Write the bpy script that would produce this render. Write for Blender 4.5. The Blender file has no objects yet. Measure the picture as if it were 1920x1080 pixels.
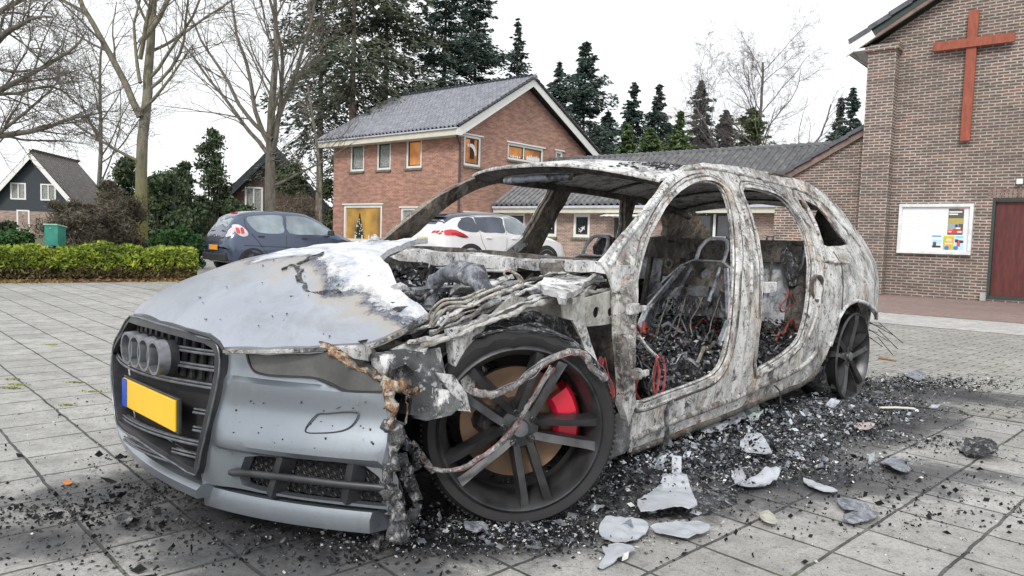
import bpy, bmesh, math, random
import numpy as np
from mathutils import Vector, Matrix, noise
from mathutils.geometry import delaunay_2d_cdt
sc = bpy.context.scene
COL = sc.collection
R_ = math.radians

# ------------------------------------------------------------------ camera
F, PITCH, ROLL, EYE = 1375.698, 0.06672, 0.03063, 0.9225
def cam_axes():
    cp, sp = math.cos(PITCH), math.sin(PITCH)
    f = np.array([0, cp, -sp]); r = np.array([1, 0, 0.]); u = np.array([0, sp, cp])
    c, s = math.cos(ROLL), math.sin(ROLL)
    return c*r + s*u, -s*r + c*u, f
CR, CU, CF = cam_axes()
cam_d = bpy.data.cameras.new('camera'); cam = bpy.data.objects.new('camera', cam_d); COL.objects.link(cam)
cam_d.lens = F/1920*36; cam_d.sensor_width = 36; cam_d.clip_start = .05; cam_d.clip_end = 2000
cam.matrix_world = Matrix(((CR[0], CU[0], -CF[0], 0), (CR[1], CU[1], -CF[1], 0), (CR[2], CU[2], -CF[2], EYE), (0, 0, 0, 1)))
sc.camera = cam
cam_d.dof.use_dof = False

# ------------------------------------------------------------------ world, sun, exposure
SUN_EL, SUN_ROT = R_(38), R_(200)
w = bpy.data.worlds.new('World'); sc.world = w; w.use_nodes = True
nt = w.node_tree; nt.nodes.clear()
wo = nt.nodes.new('ShaderNodeOutputWorld'); bg = nt.nodes.new('ShaderNodeBackground')
sky = nt.nodes.new('ShaderNodeTexSky'); sky.sky_type = 'NISHITA'; sky.sun_disc = False
sky.sun_elevation = SUN_EL; sky.sun_rotation = SUN_ROT; sky.dust_density = 4.0; sky.air_density = 1.0
hs = nt.nodes.new('ShaderNodeHueSaturation'); hs.inputs['Saturation'].default_value = .12
mx = nt.nodes.new('ShaderNodeMix'); mx.data_type = 'RGBA'; mx.inputs[0].default_value = .72
mx.inputs[7].default_value = (10.6, 10.9, 11.2, 1)     # the white cloud deck
nt.links.new(sky.outputs[0], hs.inputs['Color']); nt.links.new(hs.outputs[0], mx.inputs[6])
nt.links.new(mx.outputs[2], bg.inputs['Color']); bg.inputs['Strength'].default_value = .1
nt.links.new(bg.outputs[0], wo.inputs['Surface'])
sd = bpy.data.lights.new('sun', 'SUN'); sd.energy = 1.4; sd.angle = R_(11); sd.color = (1, .97, .93)
so = bpy.data.objects.new('sun', sd); COL.objects.link(so)
so.rotation_euler = (math.pi/2 - SUN_EL, 0, math.pi - SUN_ROT)
sc.view_settings.view_transform = 'Standard'; sc.view_settings.look = 'None'
sc.view_settings.exposure = .42; sc.view_settings.gamma = 1
sc.render.film_transparent = False
sc.cycles.max_bounces = 6; sc.cycles.diffuse_bounces = 3; sc.cycles.transparent_max_bounces = 12

# ------------------------------------------------------------------ pixels (of the 1920x1080 photograph) to rays and planes
def ray(u, v):
    return np.array([0, 0, EYE]), (u-960)/F*CR - (v-540)/F*CU + CF
def W(u, v, ax='z', val=0.):
    o, d = ray(u, v); i = 'xyz'.index(ax); t = (val-o[i])/d[i]; return o + t*d
def Hp(u, v, A, d):          # wall plane through A along d: (distance along, height)
    o, r = ray(u, v)
    t, k = np.linalg.solve(np.array([[r[0], -d[0]], [r[1], -d[1]]]), np.array(A)-o[:2]); return k, o[2]+t*r[2]

# ------------------------------------------------------------------ mesh helpers
def link(o, parent=None):
    COL.objects.link(o)
    if parent is not None: o.parent = parent
    return o
def tag(o, label=None, cat=None, group=None, kind=None):
    if label: o['label'] = label
    if cat: o['category'] = cat
    if group: o['group'] = group
    if kind: o['kind'] = kind
    return o
def empty(name, loc=(0, 0, 0), rz=0., label=None, cat=None, group=None):
    o = bpy.data.objects.new(name, None); o.location = loc; o.rotation_euler = (0, 0, rz); o.empty_display_size = .2
    COL.objects.link(o); return tag(o, label, cat, group)
def copy_tree(o, parent=None):
    c = o.copy(); COL.objects.link(c)
    if parent is not None: c.parent = parent
    for ch in list(o.children): copy_tree(ch, c)
    return c
def mk(name, V, Fc, mat, parent=None, smooth=None, uv=False, fix=False):
    me = bpy.data.meshes.new(name)
    me.from_pydata([tuple(map(float, q)) for q in V], [], [tuple(map(int, f)) for f in Fc])
    if fix:
        b = bmesh.new(); b.from_mesh(me); bmesh.ops.recalc_face_normals(b, faces=b.faces); b.to_mesh(me); b.free()
    me.update()
    if smooth:
        me.shade_smooth()
        if smooth < 3: me.set_sharp_from_angle(angle=smooth)
    if uv: auto_uv(me)
    me.materials.append(mat)
    return link(bpy.data.objects.new(name, me), parent)
def mkfast(name, V, quads, mat, parent=None, smooth=False, uv=None, n=4):
    V = np.asarray(V, dtype=np.float32); Q = np.asarray(quads, dtype=np.int32)
    me = bpy.data.meshes.new(name); me.vertices.add(len(V)); me.vertices.foreach_set('co', V.ravel())
    me.loops.add(Q.size); me.loops.foreach_set('vertex_index', Q.ravel())
    me.polygons.add(len(Q)); me.polygons.foreach_set('loop_start', np.arange(0, Q.size, n, dtype=np.int32))
    me.update(calc_edges=True); me.validate()
    if smooth: me.shade_smooth()
    if uv == 'auto': auto_uv(me)
    me.materials.append(mat)
    return link(bpy.data.objects.new(name, me), parent)
def auto_uv(me):
    ul = me.uv_layers.new(name='uv').data
    for p in me.polygons:
        n = p.normal
        if abs(n.z) > .97: t = Vector((1, 0, 0)); b = Vector((0, 1, 0))
        else:
            t = Vector((-n.y, n.x, 0)).normalized(); b = n.cross(t)
            if b.z < 0: b = -b
            # one direction for parallel walls
            if t.x < -1e-4 or (abs(t.x) <= 1e-4 and t.y < 0): t = -t
        for li in p.loop_indices:
            c = me.vertices[me.loops[li].vertex_index].co
            ul[li].uv = (c.dot(t), c.dot(b))
class MB:
    def __init__(s): s.v = []; s.f = []
    def add(s, V, Fc):
        k = len(s.v); s.v += [tuple(q) for q in V]; s.f += [tuple(i+k for i in f) for f in Fc]; return s
    def box(s, c, d, rot=None, taper=1.):
        V = []
        for z in (-.5, .5):
            for y in (-.5, .5):
                for x in (-.5, .5):
                    t = taper if z > 0 else 1
                    q = Vector((x*d[0]*t, y*d[1]*t, z*d[2]))
                    if rot is not None: q = rot @ q
                    V.append(q + Vector(c))
        return s.add(V, [(0, 2, 3, 1), (4, 5, 7, 6), (0, 1, 5, 4), (2, 6, 7, 3), (0, 4, 6, 2), (1, 3, 7, 5)])
    def bar(s, a, b, w, h, up=(0, 0, 1)):
        a = Vector(a); b = Vector(b); d = (b-a); L = d.length; d.normalize(); u = Vector(up)
        x = d.cross(u)
        if x.length < 1e-4: x = d.cross(Vector((1, 0, 0)))
        x.normalize(); z = x.cross(d)
        m = Matrix((x, d, z)).transposed()
        return s.box((a+b)/2, (w, L, h), m)
    def tube(s, P, r, n=8, cap=True, flat=1.):
        P = [Vector(q) for q in P]; rs = r if isinstance(r, (list, tuple)) else [r]*len(P)
        k0 = len(s.v); x = None
        for i, q in enumerate(P):
            d = (P[min(i+1, len(P)-1)] - P[max(i-1, 0)]);
            if d.length < 1e-7: d = Vector((0, 0, 1))
            d.normalize()
            if x is None: x = d.cross(Vector((0, 0, 1)) if abs(d.z) < .9 else Vector((1, 0, 0)))
            else: x = x - d*x.dot(d)
            if x.length < 1e-6: x = d.orthogonal()
            x.normalize(); y = d.cross(x)
            for j in range(n):
                a = 2*math.pi*j/n; s.v.append(tuple(q + (x*math.cos(a) + y*math.sin(a)*flat)*rs[i]))
        for i in range(len(P)-1):
            for j in range(n):
                a = k0+i*n+j; b = k0+i*n+(j+1) % n; s.f.append((a, b, b+n, a+n))
        if cap:
            s.f.append(tuple(k0+j for j in range(n))[::-1]); s.f.append(tuple(k0+(len(P)-1)*n+j for j in range(n)))
        return s
    def lathe(s, prof, n=32, M=None, cap=False):
        k0 = len(s.v); m = M or Matrix.Identity(4)
        for (r, h) in prof:
            for j in range(n):
                a = 2*math.pi*j/n; s.v.append(tuple(m @ Vector((r*math.cos(a), r*math.sin(a), h))))
        for i in range(len(prof)-1):
            for j in range(n):
                a = k0+i*n+j; b = k0+i*n+(j+1) % n; s.f.append((a, b, b+n, a+n))
        if cap: s.f.append(tuple(k0+j for j in range(n))[::-1]); s.f.append(tuple(k0+(len(prof)-1)*n+j for j in range(n)))
        return s
    def prism(s, poly, f0, f1):    # polygon in 2D, f0/f1 map (a,b) to the two faces
        n = len(poly); V = [f0(*q) for q in poly] + [f1(*q) for q in poly]
        return s.add(V, [tuple(range(n))[::-1], tuple(range(n, 2*n))] + [(i, (i+1) % n, n+(i+1) % n, n+i) for i in range(n)])
    def build(s, name, mat, parent=None, smooth=None, uv=False, bevel=0., fix=True, conv=None):
        V = [conv(*q) for q in s.v] if conv else s.v
        o = mk(name, V, s.f, mat, parent, smooth, uv, fix)
        if bevel:
            m = o.modifiers.new('b', 'BEVEL'); m.width = bevel; m.segments = 2; m.limit_method = 'ANGLE'; m.angle_limit = .6
        return o
def rect(x0, y0, x1, y1): return [(x0, y0), (x1, y0), (x1, y1), (x0, y1)]
def catmull(P, k=4, closed=True):
    n = len(P); out = []
    rng = range(n) if closed else range(n-1)
    for i in rng:
        g = (lambda j: np.array(P[j % n], float)) if closed else (lambda j: np.array(P[min(max(j, 0), n-1)], float))
        p0, p1, p2, p3 = g(i-1), g(i), g(i+1), g(i+2)
        for j in range(k):
            t = j/k; out.append(tuple(.5*((2*p1)+(-p0+p2)*t+(2*p0-5*p1+4*p2-p3)*t*t+(-p0+3*p1-3*p2+p3)*t**3)))
    if not closed: out.append(tuple(map(float, P[-1])))
    return out
def dens(P, step, closed=True):
    out = []; n = len(P)
    for i in range(n if closed else n-1):
        a = np.array(P[i], float); b = np.array(P[(i+1) % n], float); k = max(1, int(np.linalg.norm(b-a)/step))
        out += [tuple(a+(b-a)*j/k) for j in range(k)]
    if not closed: out.append(tuple(P[-1]))
    return out
def pip(X, Y, poly):
    inside = np.zeros(X.shape, bool); n = len(poly)
    for i in range(n):
        x1, y1 = poly[i]; x2, y2 = poly[(i+1) % n]
        if y1 == y2: continue
        c = ((y1 > Y) != (y2 > Y)) & (X < (x2-x1)*(Y-y1)/(y2-y1)+x1); inside ^= c
    return inside
def segdist(X, Y, poly):
    D = np.full(X.shape, 1e9); n = len(poly)
    for i in range(n):
        ax, ay = poly[i]; bx, by = poly[(i+1) % n]; dx, dy = bx-ax, by-ay; L = dx*dx+dy*dy+1e-12
        t = np.clip(((X-ax)*dx+(Y-ay)*dy)/L, 0, 1); D = np.minimum(D, np.hypot(X-ax-t*dx, Y-ay-t*dy))
    return D
def cdt(outer, holes=(), step=None):
    loops = [outer]+list(holes); V = []; E = []
    for L in loops:
        k = len(V); V += [Vector(q) for q in L]; E += [(k+i, k+(i+1) % len(L)) for i in range(len(L))]
    if step:
        o = np.array(outer); gx = np.arange(o[:, 0].min()+step*.5, o[:, 0].max(), step); gy = np.arange(o[:, 1].min()+step*.5, o[:, 1].max(), step)
        X, Y = np.meshgrid(gx, gy); X = X.ravel(); Y = Y.ravel(); ok = pip(X, Y, outer) & (segdist(X, Y, outer) > step*.45)
        for h in holes: ok &= ~pip(X, Y, h) & (segdist(X, Y, h) > step*.45)
        V += [Vector((x, y)) for x, y in zip(X[ok], Y[ok])]
    r = delaunay_2d_cdt(V, E, [], 0, 1e-7)
    vs = np.array([(q[0], q[1]) for q in r[0]]); tr = [f for f in r[2]]
    cx = np.array([vs[list(f)].mean(0) for f in tr]); ok = pip(cx[:, 0], cx[:, 1], outer)
    for h in holes: ok &= ~pip(cx[:, 0], cx[:, 1], h)
    return vs, [f for f, k in zip(tr, ok) if k]
def slab(name, outer, holes, f0, f1, mat, parent=None, step=None, smooth=None, uv=False, conv=None):
    """a sheet with holes: f0 maps (a,b) to its face, f1 to its back"""
    vs, tr = cdt(outer, holes, step); n = len(vs)
    V = [tuple(f0(a, b)) for a, b in vs] + [tuple(f1(a, b)) for a, b in vs]
    Fc = [tuple(f) for f in tr] + [tuple(i+n for i in f[::-1]) for f in tr]
    ed = {}
    for f in tr:
        for i in range(3):
            e = (f[i], f[(i+1) % 3]); ed[e] = 1
    for (a, b) in ed:
        if (b, a) not in ed: Fc.append((b, a, a+n, b+n))
    if conv: V = [conv(*q) for q in V]
    return mk(name, V, Fc, mat, parent, smooth, uv, True)

# ------------------------------------------------------------------ materials
MATS = {}
def nm(name):
    m = bpy.data.materials.new(name); m.use_nodes = True; t = m.node_tree; t.nodes.clear()
    o = t.nodes.new('ShaderNodeOutputMaterial'); b = t.nodes.new('ShaderNodeBsdfPrincipled'); t.links.new(b.outputs[0], o.inputs[0])
    MATS[name] = m; return m, t, b
def N(t, ty, **k):
    n = t.nodes.new('ShaderNode'+ty)
    for a, v in k.items():
        if a.startswith('i_'):
            key = a[2:]; n.inputs[int(key) if key.isdigit() else key.replace('_', ' ')].default_value = v
        else: setattr(n, a, v)
    return n
def L_(t, a, b): t.links.new(a, b)
def coord(t, kind='Object', scale=(1, 1, 1), rz=0):
    c = N(t, 'TexCoord'); m = N(t, 'Mapping'); m.inputs['Scale'].default_value = scale; m.inputs['Rotation'].default_value = (0, 0, rz)
    L_(t, c.outputs[kind], m.inputs[0]); return m.outputs[0]
def noi(t, vec, scale, detail=4, rough=.55, dist=0.):
    n = N(t, 'TexNoise'); n.inputs['Scale'].default_value = scale; n.inputs['Detail'].default_value = detail
    n.inputs['Roughness'].default_value = rough; n.inputs['Distortion'].default_value = dist; L_(t, vec, n.inputs['Vector']); return n.outputs['Fac']
def ramp(t, fac, stops, interp='LINEAR'):
    r = N(t, 'ValToRGB'); r.color_ramp.interpolation = interp; e = r.color_ramp.elements
    while len(e) < len(stops): e.new(.5)
    for i, (p, c) in enumerate(stops):
        e[i].position = p; e[i].color = (c, c, c, 1) if isinstance(c, (int, float)) else (*c, 1)
    L_(t, fac, r.inputs[0]); return r.outputs[0]
def mixc(t, fac, a, b, mode='MIX'):
    m = N(t, 'Mix', data_type='RGBA', blend_type=mode)
    for k, q in ((0, fac), (6, a), (7, b)):
        if isinstance(q, (int, float)): m.inputs[k].default_value = q
        elif isinstance(q, tuple): m.inputs[k].default_value = (*q, 1) if len(q) == 3 else q
        else: L_(t, q, m.inputs[k])
    return m.outputs[2]
def mth(t, op, a, b=None, c=None):
    m = N(t, 'Math', operation=op)
    for k, q in enumerate((a, b, c)):
        if q is None: continue
        if isinstance(q, (int, float)): m.inputs[k].default_value = q
        else: L_(t, q, m.inputs[k])
    return m.outputs[0]
def bump(t, b, h, dist=.01, s=.6):
    n = N(t, 'Bump'); n.inputs['Strength'].default_value = s; n.inputs['Distance'].default_value = dist; L_(t, h, n.inputs['Height']); L_(t, n.outputs[0], b.inputs['Normal'])
def plain(name, col, rough=.6, metal=0., var=.15, scale=8., bmp=0., coat=0.):
    if name in MATS: return MATS[name]
    m, t, b = nm(name); v = coord(t); n = noi(t, v, scale, 5)
    c2 = tuple(q*(1-var) for q in col); c1 = tuple(min(1, q*(1+var)) for q in col)
    L_(t, ramp(t, n, [(.3, c2), (.7, c1)]), b.inputs['Base Color'])
    b.inputs['Roughness'].default_value = rough; b.inputs['Metallic'].default_value = metal; b.inputs['Coat Weight'].default_value = coat
    if bmp: bump(t, b, n, bmp)
    return m
def brick_mat(name, c1, c2, mortar, bw=.21, bh=.062, ms=.012, stain=.5, cdark=None):
    m, t, b = nm(name); c = N(t, 'TexCoord'); uv = c.outputs['UV']
    def br(a1, a2, bias=0., fr=2):
        k = N(t, 'TexBrick'); k.offset_frequency = fr; k.inputs['Scale'].default_value = 1; k.inputs['Brick Width'].default_value = bw; k.inputs['Row Height'].default_value = bh
        k.inputs['Mortar Size'].default_value = ms; k.inputs['Mortar Smooth'].default_value = .15; k.inputs['Bias'].default_value = bias
        k.inputs['Color1'].default_value = (*a1, 1); k.inputs['Color2'].default_value = (*a2, 1); k.inputs['Mortar'].default_value = (*mortar, 1)
        return k
    wob = N(t, 'VectorMath', operation='ADD'); nn = N(t, 'TexNoise'); nn.inputs['Scale'].default_value = 9; L_(t, uv, nn.inputs['Vector'])
    sc_ = N(t, 'VectorMath', operation='SCALE'); L_(t, nn.outputs['Color'], sc_.inputs[0]); sc_.inputs['Scale'].default_value = .012
    L_(t, uv, wob.inputs[0]); L_(t, sc_.outputs[0], wob.inputs[1])
    k = br(c1, c2); L_(t, wob.outputs[0], k.inputs['Vector'])
    big = noi(t, uv, .5, 5, .6); fine = noi(t, uv, 14, 4, .6)
    col = mixc(t, ramp(t, fine, [(.42, 0), (.62, 1)]), k.outputs['Color'], cdark or tuple(q*.55 for q in c1), 'MIX')
    mfac = k.outputs['Fac']
    # mortar stays mortar
    col = mixc(t, mfac, col, mixc(t, big, mortar, tuple(q*.75 for q in mortar)))
    mid = N(t, 'TexNoise'); mp_ = N(t, 'Mapping'); mp_.inputs['Scale'].default_value = (2.2, 7, 1); L_(t, uv, mp_.inputs[0]); L_(t, mp_.outputs[0], mid.inputs['Vector']); mid.inputs['Scale'].default_value = 1.; mid.inputs['Detail'].default_value = 5
    col = mixc(t, ramp(t, mid.outputs['Fac'], [(.4, .45), (.55, 0)]), col, tuple(q*.5 for q in c2))
    col = mixc(t, ramp(t, mid.outputs['Fac'], [(.52, 0), (.68, .35)]), col, tuple(min(.9, q*1.35) for q in c1))
    col = mixc(t, ramp(t, big, [(.35, stain), (.62, 0.)]), col, (.1, .085, .07), 'MIX')
    L_(t, col, b.inputs['Base Color']); b.inputs['Roughness'].default_value = .9
    bump(t, b, mth(t, 'ADD', mth(t, 'MULTIPLY', mfac, -1.), mth(t, 'MULTIPLY', fine, .4)), .008, .8)
    return m
def leaf_mat(name, a, b_, c, scale=3.):
    m, t, b = nm(name); v = coord(t)
    col = ramp(t, noi(t, v, scale, 3, .7), [(.33, a), (.5, b_), (.7, c)])
    L_(t, col, b.inputs['Base Color']); b.inputs['Roughness'].default_value = .65; b.inputs['Specular IOR Level'].default_value = .25
    return m
def emis(name, c1, c2, s, scale=3):
    m, t, b = nm(name); v = coord(t)
    col = ramp(t, noi(t, v, scale, 3), [(.35, c1), (.65, c2)]); L_(t, col, b.inputs['Emission Color']); b.inputs['Emission Strength'].default_value = s
    L_(t, col, b.inputs['Base Color']); b.inputs['Roughness'].default_value = .8
    return m
def glass_mat(name, tint=(.03, .035, .04), rough=.05):
    m, t, b = nm(name); v = coord(t)
    L_(t, ramp(t, noi(t, v, 2.2, 3), [(.35, tint), (.7, tuple(q*2.2 for q in tint))]), b.inputs['Base Color']); b.inputs['Roughness'].default_value = rough
    b.inputs['Specular IOR Level'].default_value = .6; b.inputs['Coat Weight'].default_value = .5; return m
# ================================================================== SETTING
TH = R_(-46.5)      # paving grid
TB = R_(-40.3)      # building grid
DB = np.array([math.cos(TB), math.sin(TB)]); EB = np.array([-DB[1], DB[0]])
def ellmask(t, vec, blobs, dist):
    """union of soft ellipses in world coordinates, edges broken up by noise"""
    out = None
    for (cx, cy, rx, ry, rz, k) in blobs:
        m = N(t, 'Mapping'); m.vector_type = 'TEXTURE'; m.inputs['Location'].default_value = (cx, cy, 0); m.inputs['Rotation'].default_value = (0, 0, rz); m.inputs['Scale'].default_value = (rx, ry, 1)
        L_(t, vec, m.inputs[0]); ln = N(t, 'VectorMath', operation='LENGTH'); L_(t, m.outputs[0], ln.inputs[0])
        q = mth(t, 'MULTIPLY', mth(t, 'SUBTRACT', 1.15, ln.outputs['Value']), k)
        out = q if out is None else mth(t, 'MAXIMUM', out, q)
    return mth(t, 'ADD', out, mth(t, 'MULTIPLY', mth(t, 'SUBTRACT', dist, .5), 1.5))
def paving_mat(name, bw, bh, off, tone, joint, ms, soot=True, c3=None):
    m, t, b = nm(name); g = N(t, 'TexCoord').outputs['Object']
    mp = N(t, 'Mapping'); mp.inputs['Rotation'].default_value = (0, 0, -TH); mp.inputs['Location'].default_value = off; L_(t, g, mp.inputs[0]); v = mp.outputs[0]
    wob = N(t, 'VectorMath', operation='ADD'); nn = N(t, 'TexNoise'); nn.inputs['Scale'].default_value = 6; nn.inputs['Detail'].default_value = 6; L_(t, g, nn.inputs['Vector'])
    s_ = N(t, 'VectorMath', operation='SCALE'); L_(t, nn.outputs['Color'], s_.inputs[0]); s_.inputs['Scale'].default_value = .02; L_(t, v, wob.inputs[0]); L_(t, s_.outputs[0], wob.inputs[1])
    k = N(t, 'TexBrick'); k.offset = 0 if bw == bh else .5; k.inputs['Scale'].default_value = 1; k.inputs['Brick Width'].default_value = bw; k.inputs['Row Height'].default_value = bh
    k.inputs['Mortar Size'].default_value = ms; k.inputs['Mortar Smooth'].default_value = .3
    k.inputs['Color1'].default_value = (*tone, 1); k.inputs['Color2'].default_value = (*(c3 or tuple(q*.74 for q in tone)), 1); k.inputs['Mortar'].default_value = (.5, .5, .5, 1)
    L_(t, wob.outputs[0], k.inputs['Vector'])
    big = noi(t, g, .9, 6, .62); mid = noi(t, g, 7, 5, .65); fine = noi(t, g, 90, 4, .7); fine2 = noi(t, g, 260, 3, .7)
    col = mixc(t, .55, k.outputs['Color'], ramp(t, big, [(.35, tuple(q*.7 for q in tone)), (.65, tuple(min(.8, q*1.2) for q in tone))]))
    col = mixc(t, ramp(t, mid, [(.42, 0), (.66, .6)]), col, tuple(q*.42 for q in tone))
    col = mixc(t, ramp(t, noi(t, g, 26, 6, .75), [(.52, 0), (.64, .6)]), col, tuple(q*.32 for q in tone))
    col = mixc(t, ramp(t, fine, [(.5, 0), (.66, .7)]), col, tuple(q*.35 for q in tone))
    col = mixc(t, ramp(t, fine2, [(.56, 0), (.68, .6)]), col, tuple(min(.85, q*1.7) for q in tone))
    moss = mixc(t, ramp(t, noi(t, g, 1.6, 4, .7), [(.56, 0), (.66, 1)]), joint, (.09, .13, .02))
    jw = mth(t, 'MINIMUM', 1., mth(t, 'MULTIPLY', k.outputs['Fac'], mth(t, 'ADD', .35, mid)))
    col = mixc(t, jw, col, moss)
    rough = .85
    if soot:
        so1 = ellmask(t, g, SOOT, noi(t, g, 3.2, 8, .75, .4))
        sm = ramp(t, so1, [(.05, 0), (.3, .68), (.7, .96)])
        col = mixc(t, sm, col, ramp(t, mid, [(.35, (.012, .013, .016)), (.7, (.06, .062, .07))]))
        rr = N(t, 'MapRange'); L_(t, mth(t, 'MULTIPLY', sm, mid), rr.inputs[0]); rr.inputs[3].default_value = .85; rr.inputs[4].default_value = .35; L_(t, rr.outputs[0], b.inputs['Roughness'])
    else: b.inputs['Roughness'].default_value = rough
    L_(t, col, b.inputs['Base Color'])
    h = mth(t, 'ADD', mth(t, 'MULTIPLY', k.outputs['Fac'], -1.2), mth(t, 'ADD', mth(t, 'MULTIPLY', fine, .35), mth(t, 'MULTIPLY', mid, .5)))
    bump(t, b, h, .008, .9); return m
def E_(u, v): q = W(u, v); return (q[0], q[1])
SOOT = [(*E_(1330, 850), 1.05, .55, R_(45), 1.3), (*E_(1560, 770), 1.0, .6, R_(45), 1.4), (*E_(1720, 735), .8, .35, R_(-20), .9), (*E_(860, 960), .7, .42, R_(20), 1.3),
        (*E_(470, 990), .8, .35, R_(-30), .75), (*E_(230, 930), .55, .3, R_(0), .5), (*E_(90, 1010), .3, .17, R_(10), .6), (*E_(1500, 900), .8, .3, R_(10), .75), (*E_(1700, 880), .5, .2, R_(-10), .4), (.5, 4.2, 2.3, .9, R_(45), 1.5)]
TONE = (.46, .45, .43)
m_pave = paving_mat('paving_slabs', .275, .275, (.06, -.035, 0), TONE, (.035, .035, .03), .006, c3=(.3, .29, .27))
m_block = paving_mat('paving_blocks', .2, .1, (0, 0, 0), (.42, .41, .38), (.07, .07, .05), .006)
m_redb = paving_mat('red_brick_paving', .2, .05, (0, 0, 0), (.36, .25, .22), (.2, .17, .15), .006, False, (.29, .2, .19))
m_band = paving_mat('concrete_band', .9, 1.9, (0, 0, 0), (.56, .55, .53), (.3, .3, .28), .004, False, (.5, .49, .47))
m_soil, t, b = nm('soil'); v = coord(t); L_(t, ramp(t, noi(t, v, .6, 8, .7), [(.35, (.05, .06, .025)), (.5, (.09, .08, .05)), (.65, (.07, .1, .03))]), b.inputs['Base Color']); b.inputs['Roughness'].default_value = 1
def sheet(name, P, z, mat):
    o = mk(name, [(x, y, z) for x, y in P], [tuple(range(len(P)))], mat); tag(o, kind='structure'); return o
sheet('ground', rect(-400, -60, 400, 700), -.012, m_soil)
HA, HB = W(0, 530)[:2], W(380, 527)[:2]; hd = (HB-HA)/np.linalg.norm(HB-HA)
hl = HA - hd*14; hr = HB + hd*.6
sheet('paving', [(-25, -9), (22, -9), (22, 30), (9, 40), (-14, 44), (-16, 30), (-9.6, 19), tuple(hr), tuple(hl)], 0, m_pave)
CH = np.array([7.74, 15.2])
def cw(x, y): q = CH + x*DB + y*EB; return (q[0], q[1])
sheet('block_paving', [cw(-12, -11.75), cw(14, -11.75), cw(14, -6.4), cw(-12, -6.4)], .004, m_block)
sheet('concrete_band', [cw(-9, -6.53), cw(14, -6.53), cw(14, -4.75), cw(-9, -4.75)], .008, m_band)
sheet('brick_path', [cw(-9, -4.83), cw(14, -4.83), cw(14, .3), cw(-9, .3)], .012, m_redb)

# ================================================================== BUILDINGS
m_brick_house = brick_mat('orange_brick', (.6, .25, .15), (.46, .19, .13), (.55, .43, .36), bw=.22, bh=.066, ms=.014, stain=.3, cdark=(.28, .11, .08))
m_brick_church = brick_mat('brown_brick', (.27, .135, .1), (.17, .125, .105), (.62, .59, .53), bw=.2, bh=.058, ms=.011, stain=.5, cdark=(.09, .07, .07))
m_brick_wing = brick_mat('wing_brick', (.5, .28, .21), (.38, .25, .2), (.6, .54, .48), stain=.3, cdark=(.15, .1, .09))
m_white = plain('white_paint', (.78, .78, .75), .5, var=.05)
m_cream = plain('cream_paint', (.62, .6, .5), .5, var=.08, scale=4)
m_sill = plain('mossy_sill', (.17, .16, .12), .9, var=.4, scale=9)
m_conc = plain('concrete_trim', (.38, .38, .36), .85, var=.2)
m_darkwood = plain('dark_frame', (.03, .045, .04), .5)
m_glass = glass_mat('window_glass'); 
m_curt = plain('net_curtain', (.28, .29, .28), .9, var=.5, scale=14)
m_pipe = plain('drain_pipe', (.06, .06, .065), .6)
m_lit = emis('lit_room', (.6, .25, .08), (.22, .085, .03), .38, .8)
m_lit2 = emis('lit_hall', (.48, .28, .06), (.14, .08, .025), .42, .5)
m_paper = plain('paper_white', (.8, .8, .78), .7, var=.03)
m_gutter = plain('gutter', (.5, .5, .56), .4)
def tile_mat(name, c1, c2, c3):
    m, t, b = nm(name); v = coord(t); L_(t, ramp(t, noi(t, v, 3, 6, .7), [(.35, c1), (.52, c2), (.68, c3)]), b.inputs['Base Color']); b.inputs['Roughness'].default_value = .42; bump(t, b, noi(t, v, 40, 3), .004); return m
m_tile_h = tile_mat('slate_grey_tiles', (.11, .118, .145), (.18, .19, .225), (.27, .28, .31))
m_tile_w = tile_mat('pantiles', (.05, .052, .055), (.09, .092, .1), (.16, .16, .15))
m_thatch = tile_mat('old_brown_tiles', (.09, .075, .065), (.15, .13, .115), (.22, .2, .18))
def roof_tiles(name, L, S, org, du, dv, mat, parent, cw_=.26, rh=.33, amp=.035, diag=True):
    """pantiled slope as real relief: org + u*du + v*dv (v up the slope)"""
    du = np.array(du, float); dv = np.array(dv, float); nr = np.cross(du, dv); nr /= np.linalg.norm(nr); org = np.array(org, float)
    if nr[2] < 0: nr = -nr
    us = np.arange(0, L+1e-6, cw_/6); rows = int(S/rh); vs = []
    for i in range(rows+1): vs += [(i*rh, 1.), (i*rh+rh*.96, 0.)]
    prof = np.maximum(0, np.cos(2*math.pi*us/cw_))**.7*amp*1.4 + np.cos(2*math.pi*us/cw_)*amp*.3
    V = []
    for v, k in vs:
        V.append(org + us[:, None]*du + v*dv + (prof+.035*k)[:, None]*nr)
    n = len(us); V = np.concatenate(V); q = []
    for i in range(len(vs)-1):
        a = np.arange(n-1)+i*n; q.append(np.stack([a, a+1, a+n+1, a+n], 1))
    return mkfast(name, V, np.concatenate(q), mat, parent, smooth=False)
WL = lambda a, o, z: (a, o, z)           # wall facing -y (front) of the building frame
WG = lambda a, o, z: (-o, a, z)          # wall facing +x: a runs along y
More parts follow.
